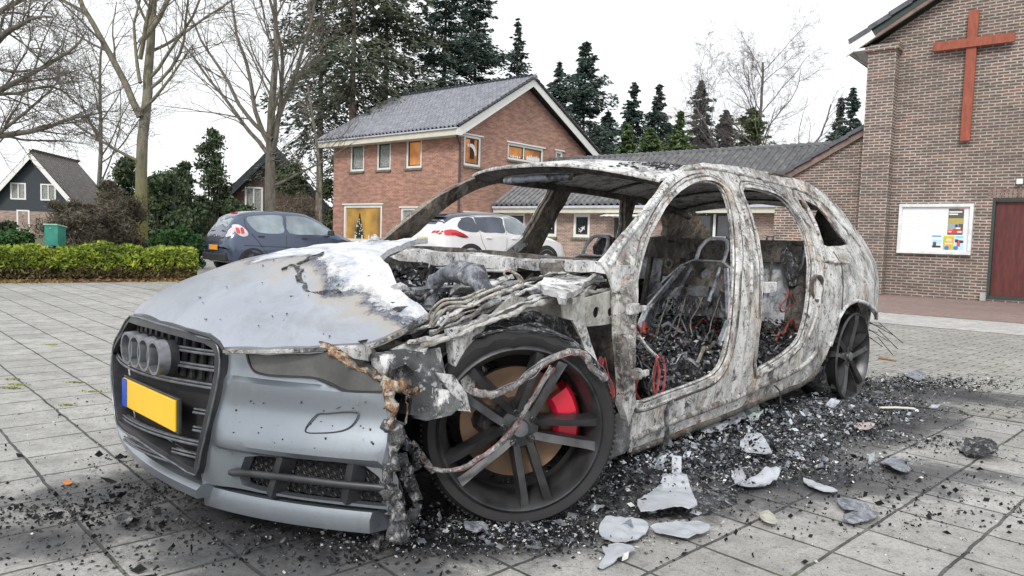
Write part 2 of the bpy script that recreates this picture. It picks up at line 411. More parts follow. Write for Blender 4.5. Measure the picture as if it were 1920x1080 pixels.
def window(root, cv, x0, z0, x1, z1, pane, mull=(), frame=.11, sash=True, sill=True, lintel=True, inset=.06, fm=None, name='window'):
    fr = MB(); d = .09
    def bx(a0, b0, a1, b1, o0, o1, mb):
        V = [cv(a, o, z) for o in (o0, o1) for a, z in ((a0, b0), (a1, b0), (a1, b1), (a0, b1))]
        mb.add(V, [(0, 3, 2, 1), (4, 5, 6, 7), (0, 1, 5, 4), (1, 2, 6, 5), (2, 3, 7, 6), (3, 0, 4, 7)])
    o0 = inset-.03; o1 = inset+d; g = .002
    bx(x0+g, z0+g, x0+frame, z1-g, o0, o1, fr); bx(x1-frame, z0+g, x1-g, z1-g, o0, o1, fr)
    bx(x0+frame, z1-frame, x1-frame, z1-g, o0, o1, fr); bx(x0+frame, z0+g, x1-frame, z0+frame, o0, o1, fr)
    for mm in mull: bx(mm-frame*.35, z0+frame, mm+frame*.35, z1-frame, o0+.01, o1, fr)
    f = fr.build(name, fm or m_white, root)
    ed = [x0+frame]+[q for mm in mull for q in (mm-frame*.35, mm+frame*.35)]+[x1-frame]
    for i in range(0, len(ed), 2):
        a0, a1 = ed[i], ed[i+1]
        if sash:
            s = MB(); w_ = .05
            bx(a0, z0+frame, a0+w_, z1-frame, o0+.03, o1, s); bx(a1-w_, z0+frame, a1, z1-frame, o0+.03, o1, s)
            bx(a0+w_, z1-frame-w_, a1-w_, z1-frame, o0+.03, o1, s); bx(a0+w_, z0+frame, a1-w_, z0+frame+w_, o0+.03, o1, s)
            s.build('sash', m_darkwood, f)
        p = MB(); bx(a0+.002, z0+frame+.002, a1-.002, z1-frame-.002, o0+.07, o1-.01, p)
        p.build('pane', pane[i//2] if isinstance(pane, list) else pane, f)
    if sill:
        s = MB(); bx(x0-.06, z0-.1, x1+.06, z0-.003, -.09, .1, s); s.build('sill', m_sill, f)
    if lintel:
        s = MB(); bx(x0-.08, z1+.003, x1+.12, z1+.07, -.05, .1, s); s.build('lintel', m_white, f)
    return f, bx
def rpx(A, d, u0, v0, u1, v1):
    a = Hp(u0, v0, A, d); b = Hp(u1, v1, A, d); return a[0], min(a[1], b[1]), b[0], max(a[1], b[1])

# ---- two-storey house
RY = 4.45
HC = np.array([-2.47, 33.])
house = empty('brick_house', (HC[0], HC[1], 0), TB, 'two storey orange brick house with grey tiled gable roof and lit windows', 'house')
hw = [rpx(HC, DB, *q) for q in ((657, 272, 682, 321), (707, 264, 732, 318), (762, 254, 790, 312))]
zt = 5.5; zb = 4.12
hw = [(a, zb, c, zt) for a, _, c, _ in hw]
big = (-8.45, .55, -5.35, 2.42); sm = (-3.95, 1.5, -2.4, 2.25)
slab('wall', rect(-9.35, 0, -.3, 5.72), [rect(*q) for q in hw+[big, sm]], lambda a, b: (a, 0, b), lambda a, b: (a, .3, b), m_brick_house, house, uv=True)
gh = [(.22, 4.15, 1.32, 5.52), (3.2, 4.72, 5.95, 5.52), (7.05, 5.1, 7.75, 5.65), (9.0, 5.0, 9.55, 5.5), (.35, 1.2, 2.1, 2.05)]
gh = [gh[0], gh[1], (7.0, 4.95, 7.6, 5.55), gh[4]]
slab('wall', [(0, 0), (9.7, 0), (9.7, 5.72), (RY, 8.36), (0, 5.72)], [rect(*q) for q in gh], lambda a, b: (0, a, b), lambda a, b: (-.3, a, b), m_brick_house, house, uv=True)
slab('wall', rect(.3, 0, 9.7, 5.72), [], lambda a, b: (-9.35, a, b), lambda a, b: (-9.05, a, b), m_brick_house, house, uv=True)
for i, q in enumerate(hw):
    f, bx = window(house, WL, *q, pane=[m_curt, m_curt, m_lit][i], lintel=True)
f, bx = window(house, WL, *big, pane=m_lit2, frame=.14, sash=False, sill=False)
s = MB()
for z in np.arange(.75, 1.9, .12):   # the christmas tree inside the window
    r = .42*(1-(z-.75)/1.3)
    s.lathe([(r, z), (r*.45, z+.16)], 9, Matrix.Translation((-7.2, .078, 0)) @ Matrix.Diagonal((1, .05, 1, 1)))
s.build('window_tree', plain('dark_fir', (.02, .035, .02), .9, var=.5), f)
rnd = random.Random(3); s = MB()
for _ in range(22):
    z = rnd.uniform(.72, 1.7); r = .42*(1-(z-.75)/1.3); s.box((-7.2+rnd.uniform(-r, r), .055, z), (.05, .01, .06))
for k in range(4): s.box((-7.5+k*.55, .055, .78), (.09, .01, .22))
s.build('tree_ornament', m_paper, f)
window(house, WL, *sm, pane=m_curt, sash=False)
f, bx = window(house, WG, *gh[0], pane=m_lit)
s = MB()        # paper comet in the window
s.prism([(.52+.09*math.cos(2*math.pi*i/10+math.pi/2)*(1 if i % 2 == 0 else .45)+.02, 5.08+.11*math.sin(2*math.pi*i/10+math.pi/2)*(1 if i % 2 == 0 else .45)) for i in range(10)], lambda a, b: (-.05, a, b), lambda a, b: (-.055, a, b))
arc = [(.62, 5.16), (.8, 5.17), (.95, 5.08), (1.05, 4.9), (1.06, 4.68), (.98, 4.62), (.93, 4.8), (.85, 4.93), (.74, 5.0), (.62, 5.03)]
s.prism(arc, lambda a, b: (-.05, a, b), lambda a, b: (-.056, a, b)); s.build('comet_decoration', m_paper, f)
s = MB(); s.box((-.065, .8, 4.95), (.02, .26, .9)); s.build('dark_curtain', plain('dark_room', (.05, .02, .015), .8), f)
f, bx = window(house, WG, *gh[1], pane=[m_lit, m_lit], mull=(4.45,))
s = MB()
for k in range(7): s.lathe([(.09, 4.84), (.07, 4.98), (.02, 5.05+.03*(k % 3))], 8, Matrix.Translation((-.052, 4.75+k*.15, 0)) @ Matrix.Diagonal((.04, 1, 1, 1)), True)
for k in range(5): s.box((-.052, 3.5+k*.16, 4.9), (.01, .08, .08+.05*(k % 2)))
s.build('sill_ornament', m_paper, f)
window(house, WG, *gh[2], pane=m_curt, sash=False, sill=False)
window(house, WG, *gh[3], pane=m_curt, sash=False)
sl = math.hypot(RY+.55, 3.0); dv = (0, (RY+.55)/sl, 3.0/sl); sl2_ = math.hypot(10.3-RY, 3.0)
roof = slab('roof', [(-.62, 5.68), (RY, 8.7), (10.32, 5.68), (10.32, 5.5), (RY, 8.46), (-.62, 5.5)], [], lambda a, b: (-9.85, a, b), lambda a, b: (.42, a, b), m_darkwood, house)
roof_tiles('roof_tiles', 10.45, sl+.3, (-9.95, -.68, 5.7), (1, 0, 0), dv, m_tile_h, roof, amp=.05)
roof_tiles('roof_tiles', 10.45, sl2_+.1, (-9.95, 10.38, 5.7), (1, 0, 0), (0, -(10.3-RY)/sl2_, 3.0/sl2_), m_tile_h, roof)
s = MB()
for k in range(33): s.tube([(-9.98+k*.32, RY, 8.77), (-9.98+k*.32+.34, RY, 8.75)], [.13, .11], 8)
s.build('ridge_tiles', m_tile_h, roof)
s = MB(); nrm = Vector((0, -3.18, 5.4)).normalized()
for f0 in (lambda y: y, lambda y: RY+(RY-y)*(10.32-RY)/(RY+.62)):
    P = [(f0(-.72), 5.62), (f0(RY), 8.68), (f0(RY), 8.32), (f0(-.45), 5.36), (f0(-.72), 5.36)]
    s.prism(P, lambda a, b: (.43, a, b), lambda a, b: (.46, a, b))
s.build('barge_board', m_white, house)
s = MB()
for f0 in (lambda y: y, lambda y: RY+(RY-y)*(10.32-RY)/(RY+.62)):
    for k in range(17):
        q0, q1 = k/17, (k+1)/17; s.tube([(.5, f0(-.66+(RY+.66)*q0), 5.76+2.98*q0+.03), (.5, f0(-.66+(RY+.66)*q1), 5.76+2.98*q1)], [.075, .06], 6)
s.build('verge_tiles', m_pipe, roof)
s = MB(); s.box((-4.7, -.66, 5.52), (10.3, .04, .3)); s.box((-4.7, -.34, 5.4), (10.1, .6, .03)); s.build('fascia', m_cream, house)
s = MB(); s.box((-4.7, -.73, 5.66), (10.35, .09, .06)); s.build('gutter', m_gutter, house)
s = MB(); s.tube([(.3, -.6, 5.4), (.05, -.1, 5.05), (.02, -.07, 4.8), (.02, -.07, 0)], .055, 8); s.build('drain_pipe', m_pipe, house)
s = MB()
for k in range(11): s.box((.02, 2.75+.22*k+.1, 2.55+.16*k), (.03, .26, .16))
s.build('stepped_flashing', m_conc, house)

# ---- long single-storey wing
AW = np.array([9.3, 26.0]); AWw = AW + .45*EB
wing = empty('annex', (AW[0], AW[1], 0), TB, 'low brick wing with dark pantiled roof, white gutter and small windows behind the burnt car', 'building')
ww = [rpx(AWw, DB, *q) for q in ((1015, 405, 1043, 442), (1075, 403, 1105, 445))]
ww = [(a, 1.08, c, 2.1) for a, _, c, _ in ww]
dw = rpx(AWw, DB, 948, 401, 982, 470); dw = (dw[0], .0, dw[2], 2.12)
aw = rpx(AWw, DB, 1152, 410, 1198, 480); aw = (aw[0], .0, aw[2]+.4, 1.95)
d3 = rpx(AWw, DB, 1290, 395, 1375, 480); d3 = (d3[0], 0.02, d3[2], 2.15)
slab('wall', rect(-13.45, 0, 3, 2.42), [rect(*q) for q in ww+[dw, aw, d3]], lambda a, b: (a, .45, b), lambda a, b: (a, .7, b), m_brick_wing, wing, uv=True)
WW = lambda a, o, z: (a, .45+o, z)
for q in ww:
    f, bx = window(wing, WW, *q, pane=m_glass, frame=.13); cx = (q[0]+q[2])/2; s = MB()
    for k in range(5):
        a = k*1.25; s.tube([(cx-.1+.1*math.cos(a), .44+.07, 1.4+.1*math.sin(a)), (cx+.05*math.cos(a+1), .5, 1.45+.1*math.sin(a+1.4)), (cx+.14, .5, 1.42+.04*k)], .018, 4)
    s.build('paper_bow', m_paper, f)
window(wing, WW, *dw, pane=m_glass, sash=True, sill=False, name='door')
window(wing, WW, *aw, pane=m_glass, sash=True, sill=False, name='door', fm=m_darkwood)
dd = (d3[2]-d3[0])/2+d3[0]
f, bx = window(wing, WW, *d3, pane=[m_glass, m_glass], mull=(dd,), sill=False, fm=m_darkwood, sash=False)
s = MB(); bx(dd+.1, .9, dd+.2, 2.1, .0, .03, s); bx(dd+.1, 1.15, dd+.62, 1.25, .0, .03, s); s.build('glazing_bar', m_white, f)
s = MB(); a0 = aw[0]-.2; n_ = 16; wd = (aw[2]+.3-a0)/n_
for k in range(n_): s.box((a0+wd*(k+.5), .05, 2.07+.012*(k % 2)), (wd, .85, .02), Matrix.Rotation(.22, 3, 'X'))
s.build('awning', m_white, wing)
sw = math.hypot(4.1, 2.5)
rf = slab('roof', [(0, 2.4), (4.1, 4.85), (8.2, 2.4)], [], lambda a, b: (-13.45, a, b), lambda a, b: (3.2, a, b), m_darkwood, wing)
roof_tiles('roof_tiles', 16.7, sw, (-13.45, -.12, 2.42), (1, 0, 0), (0, 4.1/sw, 2.5/sw), m_tile_w, rf, cw_=.3, rh=.36, amp=.05)
s = MB()
for k in range(51): s.tube([(-13.4+k*.33, 4.1, 4.97), (-13.4+k*.33+.35, 4.1, 4.94)], [.15, .12], 8)
s.build('ridge_tiles', m_tile_w, rf)
s = MB(); s.box((-5.1, -.16, 2.37), (16.6, .1, .1)); s.build('gutter', m_gutter, wing)
s = MB(); s.box((-5.1, -.08, 2.22), (16.6, .06, .2)); s.box((-5.1, .2, 2.2), (16.6, .5, .03)); s.build('fascia', m_cream, wing)
s = MB()
for k in range(14): s.tube([(-13.2+k*.75, -.02, 2.1), (-12.9+k*.75, -.02, 2.08), (-12.6+k*.75, -.02, 2.11)], .012, 4)
for k in range(22): s.lathe([(.0, -.03), (.03, 0), (0, .03)], 6, Matrix.Translation((-13.2+k*.5, -.02, 2.07)))
s.build('light_string', m_cream, wing)

# ---- church: gable front, pilaster and low end wall
church = empty('church', (CH[0], CH[1], 0), TB, 'brown brick church gable with corner pilaster, arched window and dark red door', 'church')
dr = (1.77, 0.06, 3.3, 1.97)
slab('wall', [(-.5, 0), (8.5, 0), (8.5, 5.15), (4, 7.75), (-.5, 5.15)], [rect(*dr)], lambda a, b: (a, 0, b), lambda a, b: (a, .35, b), m_brick_church, church, uv=True)
slab('wall', rect(.35, 0, 9, 5.1), [], lambda a, b: (-.5, a, b), lambda a, b: (-.15, a, b), m_brick_church, church, uv=True)
s = MB(); s.box((-.26, -.17, 2.47), (.52, .335, 4.94)); s.box((-.26, -.19, 4.99), (.62, .42, .1)); s.box((-.26, -.1, 5.08), (.56, .2, .08)); s.build('pilaster', m_brick_church, church, uv=True)
s = MB(); s.box((.0, 0, 0), (.001, .001, .001))
sl2 = math.atan(.58)
rf2 = slab('roof', [(-.95, 5.1), (4, 7.97), (8.95, 5.1), (8.95, 4.98), (4, 7.85), (-.95, 4.98)], [], lambda a, b: (a, -.32, b), lambda a, b: (a, 9, b), m_darkwood, church)
s = MB()
for k in range(14):
    x = -.9+k*.37; z = 5.2+(x+.9)*.58
    s.box((x+.19, -.25, z+.11), (.44, .26, .09), Matrix.Rotation(-sl2+.05, 3, 'Y'))
s.build('verge_tiles', plain('dark_verge_tile', (.09, .095, .11), .5, var=.3), rf2)
s = MB(); s.bar((-.62, -.28, 5.17), (3.9, -.28, 7.77), .06, .13); s.build('barge_board', plain('faded_brown_board', (.2, .14, .12), .7, var=.3), church)
s = MB(); s.bar((-1.0, -.33, 5.0), (-.45, -.33, 5.32), .05, .2); s.box((-.72, .9, 5.02), (.4, 2.5, .05)); s.box((-.92, .9, 5.1), (.05, 2.5, .22)); s.build('eaves_box', m_white, church)
s = MB(); s.tube([(-.85, -.2, 5.0), (-.8, -.05, 4.9), (-.58, .1, 4.75), (-.57, .1, 3.4)], .03, 8); s.build('drain_pipe', m_conc, church)
arc = [(x_, z_) for x_, z_ in []]
wx0, wx1 = Hp(1531, 430, CH+.12*EB, DB)[0], Hp(1570, 430, CH+.12*EB, DB)[0]; wz0 = Hp(1550, 470, CH+.12*EB, DB)[1]; wz1 = Hp(1550, 400, CH+.12*EB, DB)[1]
rr = (wx1-wx0)/2; cx = (wx0+wx1)/2; arch = [(wx0, wz0), (wx1, wz0)]+[(cx+rr*math.cos(a), wz1-rr+rr*math.sin(a)) for a in np.linspace(0, math.pi, 12)]
slab('end_wall', [(-2.45, 0), (-.53, 0), (-.53, 3.42), (-2.45, 2.36)], [arch], lambda a, b: (a, .12, b), lambda a, b: (a, .4, b), m_brick_church, church, uv=True)
slab('end_wall', rect(.4, 0, 8, 2.3), [], lambda a, b: (-2.45, a, b), lambda a, b: (-2.2, a, b), m_brick_church, church, uv=True)
af = slab('arched_window', arch, [[(cx+(x-cx)*.86, wz0+.02+(z-wz0)*.9) for x, z in arch]], lambda a, b: (a, .2, b), lambda a, b: (a, .26, b), m_conc, church)
slab('pane', [(cx+(x-cx)*.9, wz0+(z-wz0)*.93) for x, z in arch], [], lambda a, b: (a, .235, b), lambda a, b: (a, .245, b), glass_mat('leaded_glass', (.09, .11, .15), .2), af)
s = MB()
for k in range(1, 5): s.box((wx0+(wx1-wx0)*k/5, .225, (wz0+wz1)/2-.05), (.008, .01, wz1-wz0-.16))
for k in range(1, 7): s.box((cx, .222, wz0+(wz1-wz0)*k/7.5), ((wx1-wx0)*.85, .01, .008))
s.build('lead_bars', m_conc, af)
s = MB()
for a in np.linspace(.05, math.pi-.05, 13):
    s.box((cx+(rr+.06)*math.cos(a), .115, wz1-rr+(rr+.06)*math.sin(a)), (.1, .02, .045), Matrix.Rotation(-a, 3, 'Y'))
s.build('brick_arch', plain('arch_brick', (.3, .18, .13), .9, var=.35, scale=12), af)
rf3 = slab('low_roof', [(-2.75, 2.25), (-.53, 3.5), (-.53, 3.42), (-2.75, 2.17)], [], lambda a, b: (a, .05, b), lambda a, b: (a, 8, b), m_darkwood, church)
s = MB()
for k in range(6):
    x = -2.78+k*.37; z = 2.3+(x+2.78)*.56
    s.box((x+.19, .1, z+.1), (.43, .25, .08), Matrix.Rotation(-math.atan(.56)+.05, 3, 'Y'))
s.build('verge_tiles', MATS['dark_verge_tile'], rf3)
s = MB(); s.bar((-2.7, .06, 2.22), (-.54, .06, 3.43), .05, .12); s.build('barge_board', MATS['faded_brown_board'], rf3)
m_door, t, b = nm('dark_red_door'); v = coord(t, scale=(9, 9, 1.2)); L_(t, ramp(t, noi(t, v, 3, 5), [(.35, (.075, .014, .014)), (.7, (.13, .028, .022))]), b.inputs['Base Color']); b.inputs['Roughness'].default_value = .5
s = MB(); s.box((2.55, .12, 1.02), (1.45, .05, 1.8)); do = s.build('door', m_door, church)
s = MB(); s.box((1.795, .08, 1.02), (.05, .16, 1.92)); s.box((2.55, .08, 1.95), (1.46, .16, .05)); s.build('door_frame', m_darkwood, do)
s = MB(); s.box((2.53, .04, .09), (1.5, .12, .06)); s.build('threshold', m_darkwood, do)
s = MB(); rnd = random.Random(1)
for k in range(24): s.box((1.72+k*.066, -.002, 2.065), (.052, .02, .17))
s.build('soldier_course', plain('soldier_brick', (.24, .17, .15), .9, var=.45, scale=15), church)
s = MB(); s.box((1.74, -.1, .1), (.09, .12, .16)); s.build('corner_stone', m_conc, church)
# things fixed to the church
m_cross, t, b = nm('rust_red_wood'); v = coord(t, scale=(4, 4, 1)); L_(t, ramp(t, noi(t, v, 5, 5), [(.3, (.22, .05, .025)), (.7, (.34, .085, .045))]), b.inputs['Base Color']); b.inputs['Roughness'].default_value = .6
def on_wall(name, x, y, z, label, cat):
    q = cw(x, y); return empty(name, (q[0], q[1], z), TB, label, cat)
cr = on_wall('wall_cross', 1.26, 0, 3.07, 'large rust red wooden cross fixed high on the brown brick church wall', 'cross')
s = MB(); s.box((0, -.1, 1.23), (.17, .07, 2.46)); s.build('upright', m_cross, cr, bevel=.006)
s = MB(); s.box((.02, -.142, 1.85), (1.34, .07, .17)); s.build('crossbar', m_cross, cr, bevel=.006)
s = MB(); s.box((0, -.03, .5), (.05, .07, .05)); s.box((0, -.03, 2.1), (.05, .07, .05)); s.build('bracket', m_pipe, cr)
nb = on_wall('notice_board', .18, 0, .88, 'white framed notice board with colourful posters on the church wall beside the red door', 'notice board')
s = MB(); bw_, bh_ = 1.3, .99
for c_, d_ in (((bw_/2, -.045, .03), (bw_, .09, .06)), ((bw_/2, -.045, bh_-.03), (bw_, .09, .06)), ((.03, -.045, bh_/2), (.06, .09, bh_-.12)), ((bw_-.03, -.045, bh_/2), (.06, .09, bh_-.12))): s.box(c_, d_)
s.build('frame', plain('aluminium_frame', (.72, .75, .75), .4, .2), nb, bevel=.004)
s = MB(); s.box((bw_/2, -.02, bh_/2), (bw_-.12, .03, bh_-.12)); s.build('back_panel', plain('board_white', (.76, .77, .8), .4, var=.02), nb)
def pflat(name, x0, z0, x1, z1, mat, par, o=.0): s = MB(); s.box(((x0+x1)/2, -.037-o, (z0+z1)/2), (x1-x0, .003, z1-z0)); return s.build(name, mat, par)
def col(nme, c, r=.6): return plain(nme, c, r, var=.08)
for i, (x, z) in enumerate(((.1, .62), (.1, .35), (.1, .12), (.3, .62), (.3, .36), (.3, .12), (.5, .62), (.47, .36))):
    p_ = pflat('paper_sheet', x, z, x+.17, z+.23, m_paper, nb); s = MB()
    for k in range(3): s.box((x+.08, -.04, z+.19-k*.07), (.12-.02*(k % 2), .001, .004))
    s.build('text_lines', col('faint_blue', (.5, .55, .7)), p_)
P1 = pflat('poster', .88, .39, 1.14, .9, col('poster_dark', (.09, .09, .085)), nb, .002)
for nme, q, c in (('poster_field', (.885, .6, 1.135, .71), (.42, .34, .1)), ('poster_water', (.885, .5, 1.06, .6), (.3, .38, .42)), ('poster_band', (.88, .41, 1.14, .48), (.6, .05, .04)), ('poster_flash', (.885, .48, .97, .505), (.8, .3, .05)), ('poster_corner', (1.06, .88, 1.14, .9), (.7, .1, .12)), ('poster_dot', (1.0, .53, 1.05, .59), (.03, .05, .2))):
    pflat('poster_print', *q, col(nme, c), P1, .004)
for q in ((.89, .82, 1.11, .845), (.89, .775, 1.04, .8), (.9, .435, .95, .46), (1.05, .43, 1.12, .46), (1.02, .5, 1.1, .53)): pflat('poster_lettering', *q, m_paper, P1, .007)
P2 = pflat('poster', .82, .09, 1.0, .37, col('poster_orange', (.85, .38, .03)), nb, .002)
for nme, q, c in (('poster_green', (.82, .09, .845, .37), (.35, .6, .05)), ('poster_green', (.975, .09, 1.0, .2), (.35, .6, .05)), ('poster_yellow', (.845, .34, 1.0, .37), (.6, .65, .05))): pflat('poster_print', *q, col(nme, c), P2, .004)
for q in ((.87, .29, .96, .31), (.865, .26, .97, .275), (.85, .2, .98, .225)): pflat('poster_lettering', *q, m_paper, P2, .006)
P3 = pflat('poster', 1.002, .09, 1.17, .37, col('poster_sky', (.45, .72, .85)), nb, .002)
for nme, q, c in (('poster_black', (1.02, .24, 1.07, .3), (.04, .04, .06)), ('poster_black', (1.1, .23, 1.16, .28), (.04, .04, .06)), ('poster_red', (1.05, .16, 1.11, .29), (.6, .08, .1)), ('poster_blue', (1.04, .34, 1.15, .355), (.08, .35, .6))): pflat('poster_print', *q, col(nme, c), P3, .004)
s = MB()
for cx_ in (.885, 1.04): s.lathe([(.0, -.047), (.04, -.047), (.04, -.044)], 20, Matrix.Translation((cx_, 0, .13)) @ Matrix.Rotation(-math.pi/2, 4, 'X') @ Matrix.Translation((0, 0, 0)))
s.build('round_badge', col('poster_blue2', (.03, .2, .55)), P2)
P4 = pflat('poster', .62, .12, .8, .37, m_paper, nb, .002)
for nme, q, c in (('poster_blue', (.62, .34, .78, .37), (.08, .35, .6)), ('poster_sky', (.63, .2, .79, .29), (.45, .72, .85)), ('poster_black', (.63, .13, .78, .17), (.04, .04, .06)), ('poster_dark', (.64, .15, .7, .24), (.09, .09, .085))): pflat('poster_print', *q, col(nme, c), P4, .004)
lx, lz = Hp(1913, 341, CH, DB)
wl = on_wall('wall_lamp', lx, 0, lz-.06, 'small white lamp on the church wall above the red door', 'lamp')
s = MB(); s.box((0, -.06, .06), (.1, .12, .1)); s.build('lamp_housing', m_white, wl, bevel=.01)
s = MB(); s.box((.08, -.03, .1), (.09, .06, .08)); s.build('lamp_bracket', m_pipe, wl)

# ---- far houses on the left
def far_house(u, dist, label, gw, zr, ze, ln, wallm, rz, wins, gwall=None, zlow=None, trim=m_white):
    x = (u-960)/F*dist; h = empty('gabled_house', (x, dist, 0), rz, label, 'house')
    slab('wall', [(-gw, 0), (gw, 0), (gw, ze), (0, zr), (-gw, ze)], [rect(*q) for q in wins], lambda a, b: (a, 0, b), lambda a, b: (a, .3, b), wallm, h, uv=True)
    if zlow: slab('lower_wall', [(-gw+.02, 0), (gw-.02, 0), (gw-.02, zlow), (-gw+.02, zlow)], [rect(*q) for q in wins if q[3] < zlow], lambda a, b: (a, -.02, b), lambda a, b: (a, -.003, b), gwall, h, uv=True)
    for sx in (-1, 1): slab('wall', rect(.3, 0, ln, ze), [], lambda a, b: (sx*gw, a, b), lambda a, b: (sx*(gw-.3), a, b), wallm, h, uv=True)
    for q in wins: window(h, WL, *q, pane=m_curt, mull=((q[0]+q[2])/2,), frame=.12, sash=False, sill=False, lintel=False, inset=0)
    k = (zr-ze)/gw; o = .7
    rf = slab('roof', [(-gw-o, ze-o*k), (0, zr), (gw+o, ze-o*k), (gw+o, ze-o*k+.25), (0, zr+.3), (-gw-o, ze-o*k+.25)], [], lambda a, b: (a, -.5, b), lambda a, b: (a, ln+.3, b), m_thatch, h)
    S = math.hypot(gw+o, (gw+o)*k)
    for sx in (-1, 1): roof_tiles('roof_tiles', ln+.8, S, (sx*(gw+o), -.5, ze-o*k+.27), (0, 1, 0), (-sx*(gw+o)/S, 0, (gw+o)*k/S), m_thatch, rf, cw_=.5, rh=.4, amp=.03)
    s = MB()
    for sx in (-1, 1): s.bar((sx*(gw+o), -.53, ze-o*k-.02), (0, -.53, zr+.02), .06, .35)
    s.build('barge_board', trim, h)
    return h
m_darkboard = plain('dark_weatherboard', (.035, .045, .055), .7, var=.25)
far_house(62, 62, 'far house at the left edge with dark gable, white trim and two white windows', 3.9, 6.6, 1.9, 9, m_darkboard, R_(10), [(-1.75, 2.95, -.55, 4.35), (.55, 2.95, 1.75, 4.35), (-1.3, .3, -.3, 2.1)], m_brick_wing, 2.0)
far_house(510, 52, 'brown brick house half hidden behind the bare tree, roof sloping to the right', 5.2, 6.6, 1.0, 9, brick_mat('dark_brick', (.16, .07, .055), (.12, .055, .045), (.15, .11, .1)), R_(24), [(-1.9, 1.9, -.7, 4.0)], trim=m_darkboard)
# ================================================================== VEGETATION
rs = np.random.RandomState(11)
def gp(u, dist):      # ground point seen in column u at that distance
    return np.array([(u-960)/F*dist, dist, 0.])
def ztop(v, u, dist):
    o, d = ray(u, v); return EYE + d[2]/d[1]*dist
def leaves(P, size, r, asp=.5, flat=0., dirs=None):
    n = len(P); a = r.normal(size=(n, 3)); a[:, 2] *= (1-flat)
    if dirs is not None: a = dirs + a*.35
    a /= np.linalg.norm(a, axis=1)[:, None]+1e-9
    b = r.normal(size=(n, 3)); b -= (b*a).sum(1)[:, None]*a; b /= np.linalg.norm(b, axis=1)[:, None]+1e-9
    s = (size*(.6+.8*r.rand(n)))[:, None]; bb = b*s*asp*.5
    V = np.stack([P-a*s*.5, P+bb, P+a*s*.5, P-bb], 1).reshape(-1, 3)
    return V, np.arange(4*n).reshape(n, 4)
def tube_np(acc, P, R, n):
    P = np.asarray(P); k = acc['k']; d = np.gradient(P, axis=0); d /= np.linalg.norm(d, axis=1)[:, None]+1e-9
    ref = np.array([0, 0, 1.]) if abs(d[0, 2]) < .9 else np.array([1., 0, 0])
    x = np.cross(d, ref); x /= np.linalg.norm(x, axis=1)[:, None]+1e-9; y = np.cross(d, x)
    a = np.arange(n)*2*math.pi/n
    V = P[:, None]+(x[:, None]*np.cos(a)[None, :, None]+y[:, None]*np.sin(a)[None, :, None])*np.asarray(R)[:, None, None]
    acc['V'].append(V.reshape(-1, 3)); m = len(P)
    i = np.arange(m-1)[:, None]*n; j = np.arange(n)[None]; j2 = (j+1) % n
    acc['Q'].append(np.stack([k+i+j, k+i+j2, k+i+n+j2, k+i+n+j], -1).reshape(-1, 4)); acc['k'] += m*n
def bare(acc, p, d, L, r0, lev, r, cfg):
    ns = max(3, int(L/cfg.get('seg', .35))); P = [p]; q = p.copy(); dd = d.copy()
    for i in range(ns):
        dd = dd + r.normal(size=3)*cfg['wob']*(1 if lev else .35) + np.array([0, 0, cfg['up'][min(lev, 3)]])
        dd /= np.linalg.norm(dd); q = q+dd*L/ns; P.append(q.copy())
    P = np.array(P); R = np.linspace(r0, max(r0*cfg.get('tip', .35), .003), len(P))
    tube_np(acc[min(lev, 1)], P, R, 9 if lev == 0 else 5 if lev == 1 else 3)
    if lev >= cfg['levels']: return
    nc = cfg['n'][lev]; t0 = cfg['start'][lev]
    for i in range(nc):
        t = t0+(1-t0)*(i+r.rand())/nc; j = min(int(t*(len(P)-1)), len(P)-2); f = t*(len(P)-1)-j
        c = P[j]*(1-f)+P[j+1]*f; td = P[j+1]-P[j]; td /= np.linalg.norm(td)
        s = r.normal(size=3); s -= s.dot(td)*td; s /= np.linalg.norm(s)
        an = cfg['ang'][lev]*(.7+.6*r.rand()); nd = td*math.cos(an)+s*math.sin(an)
        rr = (r0*(1-t*.65))*cfg['rr'][lev]*.82; LL = L*cfg['lr'][lev]*(1-.45*t)*(.7+.6*r.rand())
        bare(acc, c, nd, LL, max(rr, .004), lev+1, r, cfg)
def bare_tree(base, H, r0, seed, label, cfg, mat, d0=(0, 0, 1), group=None, name='bare_tree', forks=None):
    r = np.random.RandomState(seed); acc = [{'V': [], 'Q': [], 'k': 0}, {'V': [], 'Q': [], 'k': 0}]
    root = empty(name, base, 0, label, 'tree', group)
    d0 = np.array(d0, float); d0 /= np.linalg.norm(d0)
    bare(acc, np.zeros(3)-[0, 0, .1], d0, H, r0, 0, r, cfg)
    if forks:
        for (h, d, L, rr) in forks:
            d = np.array(d, float); d /= np.linalg.norm(d); bare(acc, d0*h, d, L, rr, 1, r, cfg)
    mkfast('trunk', np.concatenate(acc[0]['V']), np.concatenate(acc[0]['Q']), mat, root, True)
    mkfast('crown', np.concatenate(acc[1]['V']), np.concatenate(acc[1]['Q']), mat, root, True)
    return root
def bark(name, a, b_, c, moss=None):
    m, t, b = nm(name); v = coord(t, scale=(1, 1, .3)); col = ramp(t, noi(t, v, 9, 6, .7), [(.35, a), (.5, b_), (.68, c)])
    if moss:
        sep = N(t, 'SeparateXYZ'); L_(t, coord(t), sep.inputs[0]); mr = N(t, 'MapRange'); L_(t, sep.outputs[2], mr.inputs[0]); mr.inputs[1].default_value = moss; mr.inputs[2].default_value = moss*.4
        col = mixc(t, mth(t, 'MULTIPLY', mr.outputs[0], ramp(t, noi(t, coord(t), 3, 5), [(.3, .3), (.6, 1.)])), col, (.17, .17, .03))
    L_(t, col, b.inputs['Base Color']); b.inputs['Roughness'].default_value = .95; bump(t, b, noi(t, v, 22, 4), .02); return m
m_bark = bark('bark_grey', (.08, .07, .055), (.15, .135, .11), (.22, .2, .16))
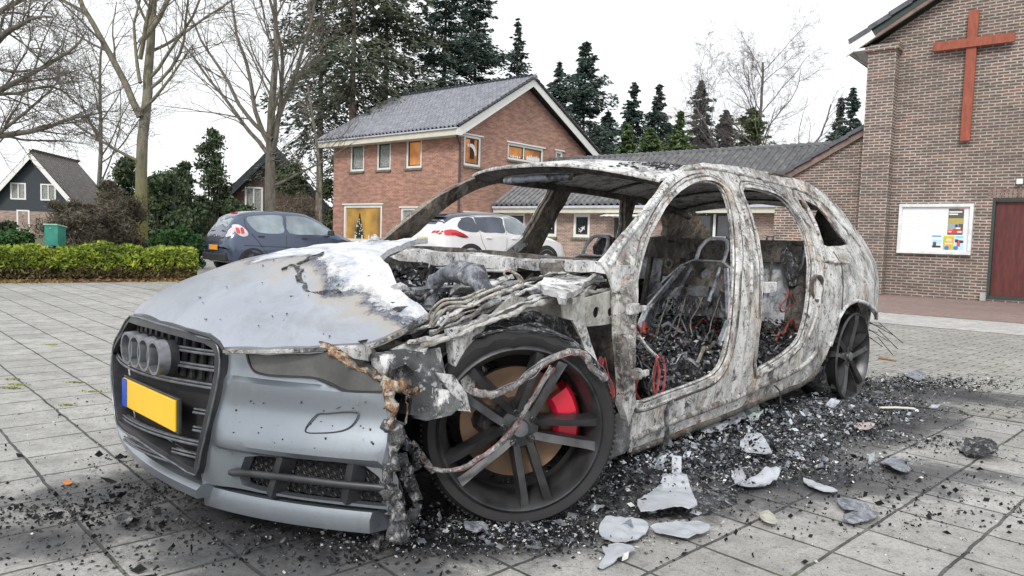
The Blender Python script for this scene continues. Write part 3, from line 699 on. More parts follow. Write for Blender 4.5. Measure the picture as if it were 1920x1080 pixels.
m_barkm = bark('bark_mossy', (.1, .09, .06), (.18, .165, .12), (.26, .24, .18), moss=2.9)
m_birch = bark('bark_twig_purple', (.11, .09, .09), (.18, .15, .15), (.26, .22, .22))
m_barkc = bark('bark_conifer', (.1, .075, .06), (.17, .13, .105), (.24, .19, .16))
C1 = dict(levels=4, wob=.09, up=[0, .05, .03, .02], n=[11, 7, 6, 5], start=[.3, .2, .15, .15], ang=[.75, .65, .7, .8], rr=[.5, .55, .55, .6], lr=[.5, .55, .5, .5], seg=.4)
def base_h(u, v0, vtop, dist): return ztop(vtop, u, dist)
# beside the parking bay: a tall tree that forks low
p = gp(262, 19)
bare_tree(p, 9.5, .17, 4, 'bare tree with mossy lower trunk rising behind the green letter box and hedge', dict(C1, n=[10, 8, 6, 5], start=[.45, .2, .15, .15], up=[.0, .03, .01, 0], wob=.1), m_barkm,
          forks=[(3.75, (-.75, .1, 1.3), 4.6, .1), (3.9, (.9, 0, .6), 2.2, .05), (5.6, (1., .2, .8), 4., .075), (5.2, (.45, -.3, 1.5), 3.6, .06), (4.6, (-.5, .4, 1.2), 3.2, .05), (2.6, (-1.2, -.1, .5), 2.6, .045)])
p = gp(508, 24)
bare_tree(p, 9.0, .2, 9, 'bare tree with many steep limbs rising behind the parked hatchback', dict(C1, n=[10, 8, 6, 5], rr=[.4, .5, .55, .6], start=[.4, .15, .15, .15], ang=[.55, .5, .6, .7], up=[0, .05, .03, .01], wob=.08, tip=.3), m_bark,
          forks=[(3.4, (-.45, .1, 1.2), 6.5, .09), (3.5, (.35, .2, 1.2), 6.5, .09), (3.9, (-1.0, .1, .8), 5.5, .08), (4.2, (.6, -.1, 1.3), 5.5, .09), (3.2, (-.9, .2, 1.1), 5.8, .08), (2.4, (1.2, 0, .55), 3., .05)])
p = gp(186, 38)
bare_tree(p, 10.5, .14, 6, 'slender bare tree behind the thatched looking roof of the far left house', dict(C1, n=[13, 7, 5, 5], start=[.3, .2, .15, .15], ang=[.6, .6, .7, .8], wob=.09), m_bark)
p = gp(-60, 13)
bare_tree(p, 6.5, .16, 21, 'large bare tree at the left edge reaching into the picture with dense fine twigs', dict(C1, levels=4, n=[8, 9, 8, 8], start=[.3, .15, .1, .1], ang=[1.0, .6, .75, .85], up=[0, .01, 0, -.02], lr=[.6, .55, .5, .5], wob=.16, tip=.2, seg=.25), m_bark,
          forks=[(2.3, (1, .3, .55), 2.3, .07), (2.9, (1, .1, .75), 2.5, .07), (3.6, (.8, -.2, 1.), 2.4, .08), (4.2, (1, .4, .7), 2.3, .06), (2.0, (1, -.1, .35), 2.2, .05)])
p = gp(1437, 52)
bc = dict(C1, levels=4, n=[13, 10, 9, 9], start=[.38, .2, .15, .15], ang=[.75, .6, .75, .8], up=[0, .04, .0, -.03], wob=.13, lr=[.5, .55, .42, .4])
bare_tree(p, 13.8, .2, 31, 'tallest bare birch with purple grey twigs above the low wing roof', bc, m_birch, forks=[(5, (.9, 0, 1), 7., .12), (6.5, (-.7, 0, 1), 5.5, .1)])
bare_tree(gp(1392, 54), 12.6, .13, 33, 'thin bare birch leaning left of the tallest birch', dict(bc, n=[12, 9, 9, 8]), m_birch, d0=(-.12, 0, 1))
bare_tree(gp(1478, 58), 8, .1, 35, 'short bare birch between the tallest birch and the church corner spruces', dict(bc, n=[10, 8, 8, 6]), m_birch)
bare_tree(gp(1600, 58), 8.5, .08, 36, 'faint bare tree behind the spruces next to the church corner', dict(bc, n=[6, 5, 5, 4]), m_birch, d0=(-.1, 0, 1))
bare_tree(gp(600, 34), 8, .1, 37, 'small bare tree with arching branches left of the brick house', dict(C1, n=[9, 6, 5, 4], ang=[.9, .7, .7, .8], up=[0, -.01, -.02, 0]), m_bark)
# conifers
m_fir = leaf_mat('needles_dark', (.025, .045, .038), (.06, .095, .078), (.12, .16, .13), 1.0)  # needle tones lightened; distance haze is put into these colours
m_fir2 = leaf_mat('needles_brown_green', (.04, .05, .038), (.08, .1, .065), (.15, .17, .11), .8)
m_fir3 = leaf_mat('needles_light', (.05, .085, .04), (.11, .16, .065), (.2, .26, .1), 1.5)
def conifer(u, dist, vtop, wpx, seed, label, mat=None, group='conifers behind the houses', bare_to=.08, dens_=1., droop=.25, leafs=.3, name='conifer_tree', twig=True, gap=0., power=.85):
    r = np.random.RandomState(seed); H = ztop(vtop, u, dist); Rm = wpx/2*dist/F*(1.35 if wpx > 115 and vtop < 60 else 2.0)
    root = empty(name, gp(u, dist), r.rand()*6, label, 'tree', group); acc = {'V': [], 'Q': [], 'k': 0}
    tube_np(acc, np.array([[0, 0, z] for z in np.linspace(-.1, H, 10)])+np.c_[r.normal(size=(10, 2))*.03, np.zeros(10)], np.linspace(max(.1, H*.014), .012, 10), 8)
    z = H*bare_to; PP = []; DD = []; big = {'V': [], 'Q': [], 'k': 0}
    while z < H*.985:
        f = 1-(z-H*bare_to)/(H*(1-bare_to)); Rl = Rm*(f**power)*(.45+.75*r.rand()+.25*math.sin(z*1.7+seed))
        nb = 5
        for k in range(nb):
            if r.rand() < gap: continue
            a = r.rand()*2*math.pi; L = max(.12, Rl*(.5+.75*r.rand())); n = max(3, int(L/.3)); t = np.linspace(0, 1, n+1)
            up = .35*(1-f)-droop*f+.25*(r.rand()-.5)
            B = np.c_[np.cos(a)*L*t, np.sin(a)*L*t, z+L*(up*t-droop*.9*t**2+.35*t**4*droop)]
            tube_np(acc, B, np.linspace(.035*f+.008, .004, n+1), 3)
            m = int(dens_*(13+26*L)); tt = .12+.88*r.rand(m)**.8; c = np.c_[np.interp(tt, t, B[:, 0]), np.interp(tt, t, B[:, 1]), np.interp(tt, t, B[:, 2])]
            wd = .32*L*(1.15-tt)+.07; off = (r.rand(m)-.5)*2*wd
            c[:, 0] += -np.sin(a)*off; c[:, 1] += np.cos(a)*off; c[:, 2] += -np.abs(off)*.35+(r.rand(m)-.75)*.3*(L*.5)
            d = np.c_[np.full(m, np.cos(a)), np.full(m, np.sin(a)), np.full(m, -.35)]; d[:, 0] += -np.sin(a)*np.sign(off)*.8; d[:, 1] += np.cos(a)*np.sign(off)*.8
            PP.append(c); DD.append(d)
        z += H*.0125*(.3+1.4*r.rand())*(.6+.5*f)
    PP = np.concatenate(PP); DD = np.concatenate(DD)
    V, Q = leaves(PP, leafs, r, .32, 0, DD)
    mkfast('trunk', np.concatenate(acc['V']), np.concatenate(acc['Q']), m_barkc, root, True)
    mkfast('crown', V, Q, mat or m_fir, root)
    return root
conifer(655, 42, -220, 250, 1, 'tall sparse conifer with bare brown trunk left behind the house roof', m_fir2, bare_to=.42, dens_=.8, droop=.5, gap=.3, leafs=.34, power=.45)
conifer(596, 46, -140, 170, 22, 'ragged conifer hanging over the left end of the house roof', m_fir, bare_to=.35, dens_=.7, droop=.5, gap=.35, leafs=.32, power=.45)
conifer(715, 46, -180, 210, 2, 'dense tall conifer behind the middle of the house roof', m_fir2, bare_to=.3, dens_=.9, droop=.45, gap=.2, leafs=.32, power=.5)
conifer(822, 50, -120, 190, 3, 'broad dark spruce behind the house ridge', m_fir, bare_to=.1, dens_=1., leafs=.32, power=.6)
conifer(880, 52, -60, 160, 4, 'dark spruce right of the broad one above the house ridge', m_fir, bare_to=.1, leafs=.32, power=.65)
conifer(957, 50, 28, 120, 5, 'thin open spruce with sky showing between its branches above the roof ridge', m_fir, bare_to=.1, dens_=.7, gap=.25, leafs=.28)
conifer(1035, 56, 112, 85, 6, 'narrow spruce just right of the house gable', m_fir)
conifer(1083, 54, 72, 150, 7, 'tall pointed spruce beside the narrow one right of the gable', m_fir)
conifer(1128, 58, 205, 95, 8, 'low dark spruce at the foot of the tall pointed spruce', m_fir)
conifer(1175, 60, 148, 85, 9, 'slim spruce with thin tip above the burnt car roof', m_fir)
conifer(1221, 57, 152, 90, 10, 'full rounded spruce in the middle of the row', m_fir)
conifer(1298, 58, 146, 95, 12, 'dark spruce with stepped branches in the middle of the row', m_fir)
conifer(1165, 50, 230, 80, 13, 'light green conifer below the slim spruce', m_fir3)
conifer(1207, 49, 235, 85, 14, 'light green conifer in front of the full rounded spruce', m_fir3)
conifer(1262, 50, 205, 85, 15, 'bright green conifer between the two dark spruces', m_fir3)
conifer(1346, 56, 200, 80, 16, 'small conifer left of the birch trunk', m_fir)
conifer(1394, 52, 196, 90, 17, 'green conifer standing against the thin birch', m_fir3, power=.7)
conifer(1557, 56, 178, 60, 18, 'left one of the twin dark spruces beside the church corner', m_fir)
conifer(1578, 55, 160, 75, 19, 'right one of the twin dark spruces beside the church corner', m_fir)
conifer(1242, 64, 230, 90, 20, 'background spruce filling the gap in the row', m_fir)
conifer(1110, 64, 240, 120, 23, 'background spruce behind the gable end', m_fir)
# evergreen shrubs and small trees on the left
m_yew = leaf_mat('yew_green', (.025, .04, .022), (.06, .09, .045), (.14, .17, .08), 2.)
m_laurel = leaf_mat('laurel_green', (.02, .06, .02), (.05, .12, .035), (.1, .2, .06), 5)
m_brush = leaf_mat('dry_brush', (.06, .05, .035), (.12, .105, .075), (.2, .18, .13), 3)
def lump(name, u, dist, vtop, wpx, label, mat, seed, size=.13, n=6000, nl=9, trunk=False, zb=0., cat='shrub', group=None, asp=.55):
    r = np.random.RandomState(seed); H = ztop(vtop, u, dist); R = wpx/2*dist/F
    root = empty(name, gp(u, dist), 0, label, cat, group); P = []
    nl = int(nl*1.9)
    for i in range(nl):
        a = r.rand()*6.28; q = r.rand()**.5*R*.65; rad = R*(.2+.3*r.rand())
        zc = zb+(H-zb-rad*.7)*((i+.6)/nl) if nl > 1 else H/2
        c = np.array([math.cos(a)*q*(1.15-.6*(zc/H)), math.sin(a)*q*.8, max(rad*.4+zb, zc)])
        d = r.normal(size=(n//nl, 3)); d /= np.linalg.norm(d, axis=1)[:, None]; rr_ = rad*(.2+.75*r.rand(n//nl)+.55*r.rand(n//nl)**5)*(1+.25*np.sin(d[:, 0]*7+i)*np.sin(d[:, 2]*6+d[:, 1]*5))
        P.append(c+d*rr_[:, None]*[1, 1, .75])
    P = np.concatenate(P); P = P[P[:, 2] > 0.02]; V, Q = leaves(P, size, r, asp)
    mkfast('foliage', V, Q, mat, root)
    acc = {'V': [], 'Q': [], 'k': 0}
    for k in range(7):
        a = r.rand()*6.28; L = H*(.6+.3*r.rand()); t = np.linspace(0, 1, 6)[:, None]
        tube_np(acc, t*np.array([[math.cos(a)*R*.5, math.sin(a)*R*.4, L]])+r.normal(size=(6, 3))*.03, np.linspace(.05 if trunk else .025, .006, 6), 4)
    mkfast('stem', np.concatenate(acc['V']), np.concatenate(acc['Q']), m_bark, root)
    return root
lump('evergreen_tree', 398, 30, 236, 90, 'small dark pine with clumped branches left of the brown house', m_yew, 41, .16, 5200, 13, True, .6, 'tree')
lump('yew_shrub', 222, 27, 292, 100, 'dark yew beside the roof of the far left house', m_yew, 42, .17, 9000, 8)
lump('yew_shrub', 300, 25, 318, 110, 'dense dark yew right of the mossy tree trunk', m_yew, 43, .17, 10000, 8)
lump('yew_shrub', 345, 28, 300, 90, 'tall dark evergreen bush left of the small pine', m_yew, 44, .17, 8000, 9)
lump('yew_shrub', 440, 30, 372, 110, 'dark bush in front of the brown house above the hatchback', m_yew, 45, .16, 6000, 6)
lump('yew_shrub', 545, 40, 303, 100, 'dark ivy bush lying over the chimney of the brown house', m_yew, 59, .2, 5000, 6, zb=3.)
lump('brush_shrub', 150, 16, 372, 120, 'brown leafless thicket behind the letter box', m_brush, 46, .12, 9000, 8, asp=.18)
lump('brush_shrub', 235, 17, 362, 130, 'brown leafless thicket around the mossy trunk', m_brush, 47, .12, 9000, 8, asp=.18)
lump('brush_shrub', 195, 21, 335, 120, 'grey tangled thicket higher behind the letter box', m_brush, 48, .13, 8000, 8, asp=.16)
lump('laurel_shrub', 340, 17, 424, 110, 'green laurel bush left of the hatchback', m_laurel, 49, .1, 8000, 6)
lump('laurel_shrub', 300, 16.5, 436, 70, 'low green laurel under the mossy trunk', m_laurel, 50, .1, 5000, 5)
lump('holly_shrub', 30, 16, 428, 90, 'blue green holly bush behind the hedge at the left edge', m_laurel, 51, .09, 6000, 5)
lump('holly_shrub', -20, 20, 405, 120, 'dark bush below the branches at the left edge', m_yew, 52, .14, 5000, 5)
lump('yew_shrub', 615, 46, 330, 70, 'dark bush against the left wall of the orange brick house', m_yew, 53, .2, 3500, 6)
lump('brush_shrub', 560, 36, 355, 130, 'brown brush between the brown house and the orange brick house', m_brush, 54, .18, 5000, 6, asp=.2)
lump('yew_shrub', 395, 38, 372, 130, 'dark evergreen mass behind the laurel', m_yew, 55, .2, 6000, 6)
lump('brush_shrub', 105, 30, 372, 110, 'dry brush in front of the far left house wall', m_brush, 56, .16, 5000, 5, asp=.2)
def mass(name, u0, u1, dist, vt, mat, seed, n, size, label):
    r = np.random.RandomState(seed); P = []
    for i in range(n):
        u = u0+(u1-u0)*r.rand(); D = dist*(.95+.2*r.rand()); H = ztop(vt+14*math.sin(u/31.)+10*math.sin(u/11.), u, D); g = gp(u, D); g[2] = H*r.rand()**.7; P.append(g)
    V, Q = leaves(np.array(P), size, r, .5); o = mkfast(name, V, Q, mat); tag(o, label, 'trees', kind='stuff')
mass('woodland', -1400, 640, 80, 385, m_yew, 61, 26000, .8, 'dark far wood closing the view between the houses on the left')
mass('woodland', 1000, 1660, 75, 320, m_fir, 62, 12000, .7, 'dark far wood behind the low wing roof')
# low conifer hedge along the parking place
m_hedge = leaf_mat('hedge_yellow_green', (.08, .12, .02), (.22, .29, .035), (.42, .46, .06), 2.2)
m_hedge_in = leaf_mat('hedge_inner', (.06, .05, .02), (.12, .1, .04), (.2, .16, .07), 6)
r = np.random.RandomState(71); n = 42000; hr = HB+hd*.25; L = np.linalg.norm(hr-hl)-.3; nn_ = np.array([-hd[1], hd[0]])
t = r.rand(n)*L; f = r.rand(n); top = .5+.035*np.sin(t*2.1)+.03*np.sin(t*5.3+1)+.02*np.sin(t*13+2)+.10*r.rand(n)**2
sh = r.rand(n); z = np.where(sh < .55, top*(1-.06*r.rand(n)), top*(.1+.85*r.rand(n))); y = np.where(sh < .55, f*.95, .05*r.rand(n)+.06*np.sin(t*7)*z)
y = y+.1*(z/.6 < .25)*0; lo = r.rand(n)
P = np.c_[hl[0]+hd[0]*t+nn_[0]*(y+.12), hl[1]+hd[1]*t+nn_[1]*(y+.12), z]
hedge = empty('hedge', (0, 0, 0), 0, 'low yellow green clipped hedge along the left side of the paved yard', 'hedge')
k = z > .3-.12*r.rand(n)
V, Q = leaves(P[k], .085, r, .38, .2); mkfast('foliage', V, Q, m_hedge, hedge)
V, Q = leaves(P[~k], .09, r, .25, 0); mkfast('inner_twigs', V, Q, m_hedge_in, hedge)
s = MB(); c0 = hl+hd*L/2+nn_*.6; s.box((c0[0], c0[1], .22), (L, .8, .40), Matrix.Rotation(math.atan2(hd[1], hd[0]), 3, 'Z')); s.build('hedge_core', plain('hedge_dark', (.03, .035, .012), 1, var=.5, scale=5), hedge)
n = 5000; t = r.rand(n)*L; y = r.normal(size=n)*.09-.02; P = np.c_[hl[0]+hd[0]*t+nn_[0]*y, hl[1]+hd[1]*t+nn_[1]*y, .012+.03*r.rand(n)]
V, Q = leaves(P, .07, r, .6, .8); o = mkfast('leaf_litter', V, Q, leaf_mat('litter', (.1, .04, .02), (.22, .1, .05), (.3, .2, .1), 9)); tag(o, 'strip of brown fallen leaves at the foot of the hedge', 'leaves', kind='stuff')
n = 4000; t = r.rand(n)*L; y = r.normal(size=n)*.05-.12; P = np.c_[hl[0]+hd[0]*t+nn_[0]*y, hl[1]+hd[1]*t+nn_[1]*y, .008+.012*r.rand(n)]
V, Q = leaves(P, .04, r, .5, .3); o = mkfast('moss_edge', V, Q, leaf_mat('moss', (.14, .15, .02), (.25, .26, .04), (.34, .34, .08), 9)); tag(o, 'thin mossy grass edge of the paving by the hedge', 'moss', kind='stuff')
# post and letter box
q = W(62, 524)[:2]; post = empty('wooden_post', (q[0], q[1], 0), .6, 'short dark wooden post in front of the hedge', 'post')
s = MB(); s.box((0, 0, .18), (.075, .075, .36)); s.build('post_shaft', plain('black_wood', (.035, .035, .035), .9, var=.4), post, bevel=.008)
s = MB(); s.box((0, 0, .37), (.08, .08, .02)); s.build('post_cap', m_conc, post, bevel=.005)
D = 12.6; g = gp(102, D); g[0] -= 0; zt_ = ztop(422, 102, D); zb_ = ztop(461, 102, D)
lb = empty('letter_box', tuple(g), -.28, 'green metal letter box on a dark post behind the hedge', 'letter box')
m_green, t_, b_ = nm('green_metal'); L_(t_, ramp(t_, noi(t_, coord(t_), 7, 5), [(.3, (.015, .16, .125)), (.7, (.04, .26, .2))]), b_.inputs['Base Color']); b_.inputs['Roughness'].default_value = .45
hh = zt_-zb_; s = MB(); s.prism([(-.17, 0), (.17, 0), (.17, hh*.88), (-.17, hh)], lambda a, b: (-.145, a*.5, zb_+b), lambda a, b: (.145, a*.5, zb_+b)); s.build('box_body', m_green, lb, bevel=.008)
s = MB(); s.box((0, 0, zb_+hh*.97), (.31, .21, .025), Matrix.Rotation(-.18, 3, 'X')); s.build('box_lid', plain('pale_green_metal', (.25, .45, .38), .5, var=.15), lb, bevel=.005)
s = MB(); s.box((0, -.09, zb_+hh*.84), (.035, .01, .02)); s.build('lock', plain('steel', (.5, .5, .5), .3, .8), lb)
s = MB(); s.box((.02, 0, zb_/2), (.07, .07, zb_-.002)); s.build('box_post', MATS['black_wood'], lb)
# ================================================================== PARKED CARS
def paint(name, col, metal=.3, rough=.3):
    m, t, b = nm(name); L_(t, ramp(t, noi(t, coord(t), 3, 5), [(.3, tuple(q*.9 for q in col)), (.7, col)]), b.inputs['Base Color'])
    b.inputs['Metallic'].default_value = metal; b.inputs['Roughness'].default_value = rough; b.inputs['Coat Weight'].default_value = .7; b.inputs['Coat Roughness'].default_value = .06; return m
m_black = plain('black_plastic', (.022, .023, .025), .55, var=.2)
m_tyre = plain('rubber', (.02, .02, .021), .85, var=.25, bmp=.002)
m_rim = plain('alloy', (.35, .36, .38), .35, .8)
m_chrome = plain('chrome', (.7, .7, .72), .15, 1., var=.02)
m_cglass = glass_mat('car_glass', (.15, .18, .2), .04)  # pale tint puts sky reflection and see-through into the base colour
m_cdark = glass_mat('tinted_glass', (.035, .045, .065), .04)
m_red = plain('lamp_red', (.5, .02, .025), .15, var=.1, coat=1.)
m_lwhite = plain('lamp_white', (.6, .55, .55), .15, var=.1, coat=1.)
m_plate = plain('plate_orange', (.8, .33, .02), .4, var=.04)
m_platey = plain('plate_yellow', (.82, .5, .015), .35, var=.04)
m_blue = plain('plate_blue', (.02, .08, .45), .4, var=.04)
class Shell:
    def __init__(s, st): s.st = st; s.xs = [q[0] for q in st]
    def par(s, x):
        i = max(0, min(len(s.xs)-2, sum(1 for q in s.xs if q <= x)-1)); a, b = s.st[i], s.st[i+1]; t = min(1, max(0, (x-a[0])/(b[0]-a[0])))
        p0 = s.st[max(i-1, 0)]; p3 = s.st[min(i+2, len(s.st)-1)]
        out = []
        for k in range(1, 7):
            y0, y1, y2, y3 = p0[k], a[k], b[k], p3[k]
            m1 = (y2-y0)/max(1e-6, b[0]-p0[0])*(b[0]-a[0]); m2 = (y3-y1)/max(1e-6, p3[0]-a[0])*(b[0]-a[0]); t2, t3 = t*t, t*t*t
            out.append((2*t3-3*t2+1)*y1+(t3-2*t2+t)*m1*.8+(-2*t3+3*t2)*y2+(t3-t2)*m2*.8)
        return out
    def sec(s, x):
        zs, zb, zr, wl, wb, wr = s.par(x); h = max(zr-zb, .01)
        return [(0, zs), (wl*.8, zs), (wl*.97, zs+.05), (wl, zs+.16), (wl*1.012, (zs+zb)/2), (wb*1.005, zb-.06), (wb, zb), (wb+(wr-wb)*.5, zb+h*.46), (wr+.02, zr-.09*min(1, h*3)), (wr-.05, zr-.03*min(1, h*3)), (wr*.55, zr-.006), (0, zr)]
    def Y(s, x, z):
        P = s.sec(x); best = P[0][0]
        for a, b in zip(P[1:-2], P[2:-1]):
            if min(a[1], b[1])-1e-6 <= z <= max(a[1], b[1])+1e-6 and abs(b[1]-a[1]) > 1e-6: best = a[0]+(b[0]-a[0])*(z-a[1])/(b[1]-a[1])
        return best
    def Xr(s, y, z, front=False):
        # first x (from the end) where the shell is at least y wide and z high
        X = np.linspace(s.xs[0], s.xs[-1], 90)
        if front: X = X[::-1]
        for x in X:
            P = s.sec(x)
            if P[-1][1] >= z and P[0][1] <= z and s.Y(x, min(z, P[-2][1])) >= abs(y)*.98: return x
        return X[0]
    def build(s, name, mat, root, zmin=None, nx=44):
        X = np.linspace(s.xs[0], s.xs[-1], nx); V = []; k = 12
        for x in X:
            P = s.sec(x); full = [(y, z) for y, z in P]+[(-y, z) for y, z in P[::-1][1:-1]]
            V += [(x, y, z) for y, z in full]
        m = 22; Fc = []
        for i in range(nx-1):
            for j in range(m): Fc.append((i*m+j, i*m+(j+1) % m, (i+1)*m+(j+1) % m, (i+1)*m+j))
        Fc += [tuple(range(m))[::-1], tuple(range((nx-1)*m, nx*m))]
        return mk(name, V, Fc, mat, root, R_(38), fix=True)
def side(sh, poly, name, mat, par, sg=1, out=.008, step=.07, th=.02, k=3):
    P = catmull(poly, k) if k else dens(poly, .08)
    return slab(name, P, [], lambda a, b: (a, sg*(sh.Y(a, b)+out), b), lambda a, b: (a, sg*(sh.Y(a, b)+out-th), b), mat, par, step, R_(40))
def rearp(sh, poly, name, mat, par, out=.01, step=.06, k=2, front=False):
    P = catmull(poly, k) if k else dens(poly, .08); q = 1 if front else -1
    return slab(name, P, [], lambda a, b: (sh.Xr(a, b, front)+q*out, a, b), lambda a, b: (sh.Xr(a, b, front)+q*(out-.02), a, b), mat, par, step, R_(40))
def wheel(root, x, y, r, wd, sg, rim=m_rim):
    M = Matrix.Translation((x, y, r)) @ Matrix.Rotation(-math.pi/2*sg, 4, 'X')
    s = MB(); s.lathe([(r*.66, -wd/2), (r*.93, -wd/2), (r, -wd*.36), (r, wd*.36), (r*.95, wd/2), (r*.66, wd/2)], 32, M); wh = s.build('wheel', m_tyre, root, R_(40))
    s = MB(); s.lathe([(r*.68, wd*.47), (r*.63, wd*.44), (r*.6, wd*.1), (0, wd*.1)], 28, M)
    for k in range(5):
        a = k*2*math.pi/5
        for w_ in (-.1, .1): s.add([M @ Vector((r*.12*math.cos(a)+w_*r*math.sin(a)*.4, r*.12*math.sin(a)-w_*r*math.cos(a)*.4, wd*.36+dz)) for dz in (0, .02)]+[M @ Vector((r*.64*math.cos(a+w_)+q*math.sin(a), r*.64*math.sin(a+w_)-q*math.cos(a), wd*.4+dz)) for q in (-.03, .03) for dz in (0, .02)], [(0, 2, 4), (1, 5, 3), (0, 1, 3, 2), (0, 4, 5, 1), (2, 3, 5, 4)])
    s.build('rim', rim, wh, R_(40)); return wh
def parked(name, u, d, hd_, label, cat='car'):
    g = gp(u, d); return empty(name, tuple(g), hd_, label, cat)
def arch(cx, r0, r1, a0=-8, a1=188, zc=0): return [(cx+r1*math.cos(R_(a)), zc+r1*math.sin(R_(a))) for a in np.linspace(a0, a1, 18)]+[(cx+r0*math.cos(R_(a)), zc+r0*math.sin(R_(a))) for a in np.linspace(a1, a0, 18)]
# hatchback
S1 = Shell([(-1.66, .42, .66, .7, .52, .5, .42), (-1.6, .3, .74, .84, .66, .62, .5), (-1.5, .24, .8, 1.0, .71, .69, .52), (-1.33, .22, .88, 1.24, .74, .71, .53), (-1.05, .2, .9, 1.34, .75, .72, .54), (-.4, .2, .88, 1.375, .75, .73, .55),
            (.1, .2, .86, 1.36, .75, .73, .55), (.45, .2, .84, 1.25, .75, .72, .55), (.95, .2, .8, .93, .74, .71, .6), (1.3, .22, .72, .8, .72, .67, .52), (1.5, .26, .6, .66, .64, .58, .42), (1.6, .34, .5, .54, .46, .44, .35)])
m_hatch = paint('dusk_blue_paint', (.085, .11, .17), .5, .22)
HR = R_(43); gr = gp(402, 15.6); hc = gr[:2]+np.array([math.cos(HR), math.sin(HR)])*1.62
car1 = empty('hatchback', (hc[0], hc[1], 0), HR, 'small blue grey hatchback parked with its rear towards the hedge', 'car')
b1 = S1.build('body', m_hatch, car1)
for sg in (-1, 1):
    side(S1, [(-1.08, .95), (-1.2, 1.16), (-1.05, 1.24), (-.45, 1.275), (-.42, 1.1), (-.45, .9), (-.9, .885)], 'window', m_cglass, b1, sg)
    side(S1, [(-.3, .9), (-.32, 1.2), (-.28, 1.275), (.15, 1.255), (.5, 1.12), (.8, .92), (.7, .87), (.3, .88)], 'window', m_cglass, b1, sg)
    s = MB()
    for ln in ([(-.37, 1.3), (-.37, .86), (-.42, .35), (-.5, .27)], [(-1.2, 1.28), (-1.24, 1.0), (-1.0, .7), (-.72, .32)], [(.62, .3), (.7, .6), (.82, .85)], [(-1.3, .62), (-.6, .6), (.6, .58)]):
        P = catmull(ln, 4, False); s.tube([(a, sg*(S1.Y(a, b_)+.001), b_) for a, b_ in P], .006, 4)
    s.build('door_seam', m_black, b1)
    s = MB(); s.box((-.93, sg*(S1.Y(-.93, .8)+.015), .81), (.13, .03, .03)); s.build('door_handle', m_black, b1, bevel=.01)
    s = MB(); s.box((.05, sg*(S1.Y(.05, .78)+.015), .79), (.13, .03, .03)); s.build('door_handle', m_black, b1, bevel=.01)
    s = MB(); s.box((.66, sg*(.8), .93), (.12, .16, .11), taper=.8); s.build('mirror', m_black, car1, bevel=.02)
    side(S1, [(-1.44, .86), (-1.47, 1.02), (-1.38, 1.05), (-1.26, .95), (-1.22, .84), (-1.32, .8)], 'tail_lamp', m_lwhite, car1, sg, .02)
    for q in (-1.42, -1.34): side(S1, [(q-.02, .87), (q-.02, .98), (q+.03, .98), (q+.04, .88)], 'lamp_lens', m_red, car1, sg, .026, k=2)
    for x in (-1.12, 1.08):
        side(S1, arch(x, .255, .3, zc=.27), 'wheel_arch', m_black, car1, sg, .004, k=0)
        wheel(car1, x, sg*.67, .27, .17, sg, m_black)
rearp(S1, [(-.46, .96), (-.4, 1.2), (0, 1.22), (.4, 1.2), (.46, .96), (0, .93)], 'rear_window', m_cglass, b1)
rearp(S1, [(-.44, .7), (-.5, .88), (0, .93), (.5, .88), (.44, .7), (0, .66)], 'tailgate_panel', m_black, b1, .014)
for sg in (-1, 1): rearp(S1, [(sg*.5, .8), (sg*.48, .93), (sg*.55, 1.0), (sg*.62, .95), (sg*.62, .8)], 'lamp_lens', m_lwhite, car1, .02)
xr = S1.Xr(0, .56)-.03
s = MB(); s.box((xr, -.05, .56), (.012, .48, .105)); pl = s.build('number_plate', m_plate, car1, bevel=.003)
s = MB(); s.box((xr-.008, .165, .56), (.004, .04, .1)); s.build('plate_band', m_blue, pl)
s = MB(); s.tube([(S1.Xr(0, .8)-.03, .05*math.cos(a), .8+.035*math.sin(a)) for a in np.linspace(0, 6.28, 17)], .007, 5); s.build('badge_ring', m_chrome, car1)
s = MB(); s.box((S1.Xr(0, 1.28)-.0, 0, 1.3), (.05, .26, .028)); s.build('brake_lamp', m_red, car1)
s = MB(); s.box((-1.62, 0, .36), (.12, 1.2, .16)); s.build('rear_bumper', m_black, car1, bevel=.03)
rearp(S1, [(-.46, .95), (-.42, 1.22), (0, 1.25), (.42, 1.22), (.46, .95), (0, .9)], 'windscreen', m_cglass, b1, front=True)
# white SUV
S2 = Shell([(-2.12, .5, .9, .95, .7, .66, .6), (-2.05, .38, 1.0, 1.12, .8, .78, .62), (-1.9, .32, 1.04, 1.36, .84, .82, .64), (-1.6, .3, 1.04, 1.5, .86, .84, .64), (-.9, .3, 1.02, 1.56, .86, .85, .66),
            (-.1, .3, 1.0, 1.57, .86, .85, .66), (.4, .3, .99, 1.47, .86, .84, .64), (.95, .3, .97, 1.12, .86, .83, .7), (1.4, .3, .92, 1.02, .85, .81, .66), (1.85, .32, .82, .9, .8, .76, .6), (2.08, .36, .66, .72, .68, .64, .5), (2.15, .42, .56, .6, .55, .52, .45)])
m_suv = paint('pearl_white_paint', (.78, .79, .8), .0, .25)
m_suvroof = paint('black_roof_paint', (.05, .06, .09), .2, .2)
HR2 = R_(39); gr = gp(792, 18.3); hc = gr[:2]+np.array([math.cos(HR2), math.sin(HR2)])*2.1
car2 = empty('suv', (hc[0], hc[1], 0), HR2, 'white SUV with dark roof parked in front of the orange brick house', 'car')
b2 = S2.build('body', m_suv, car2)
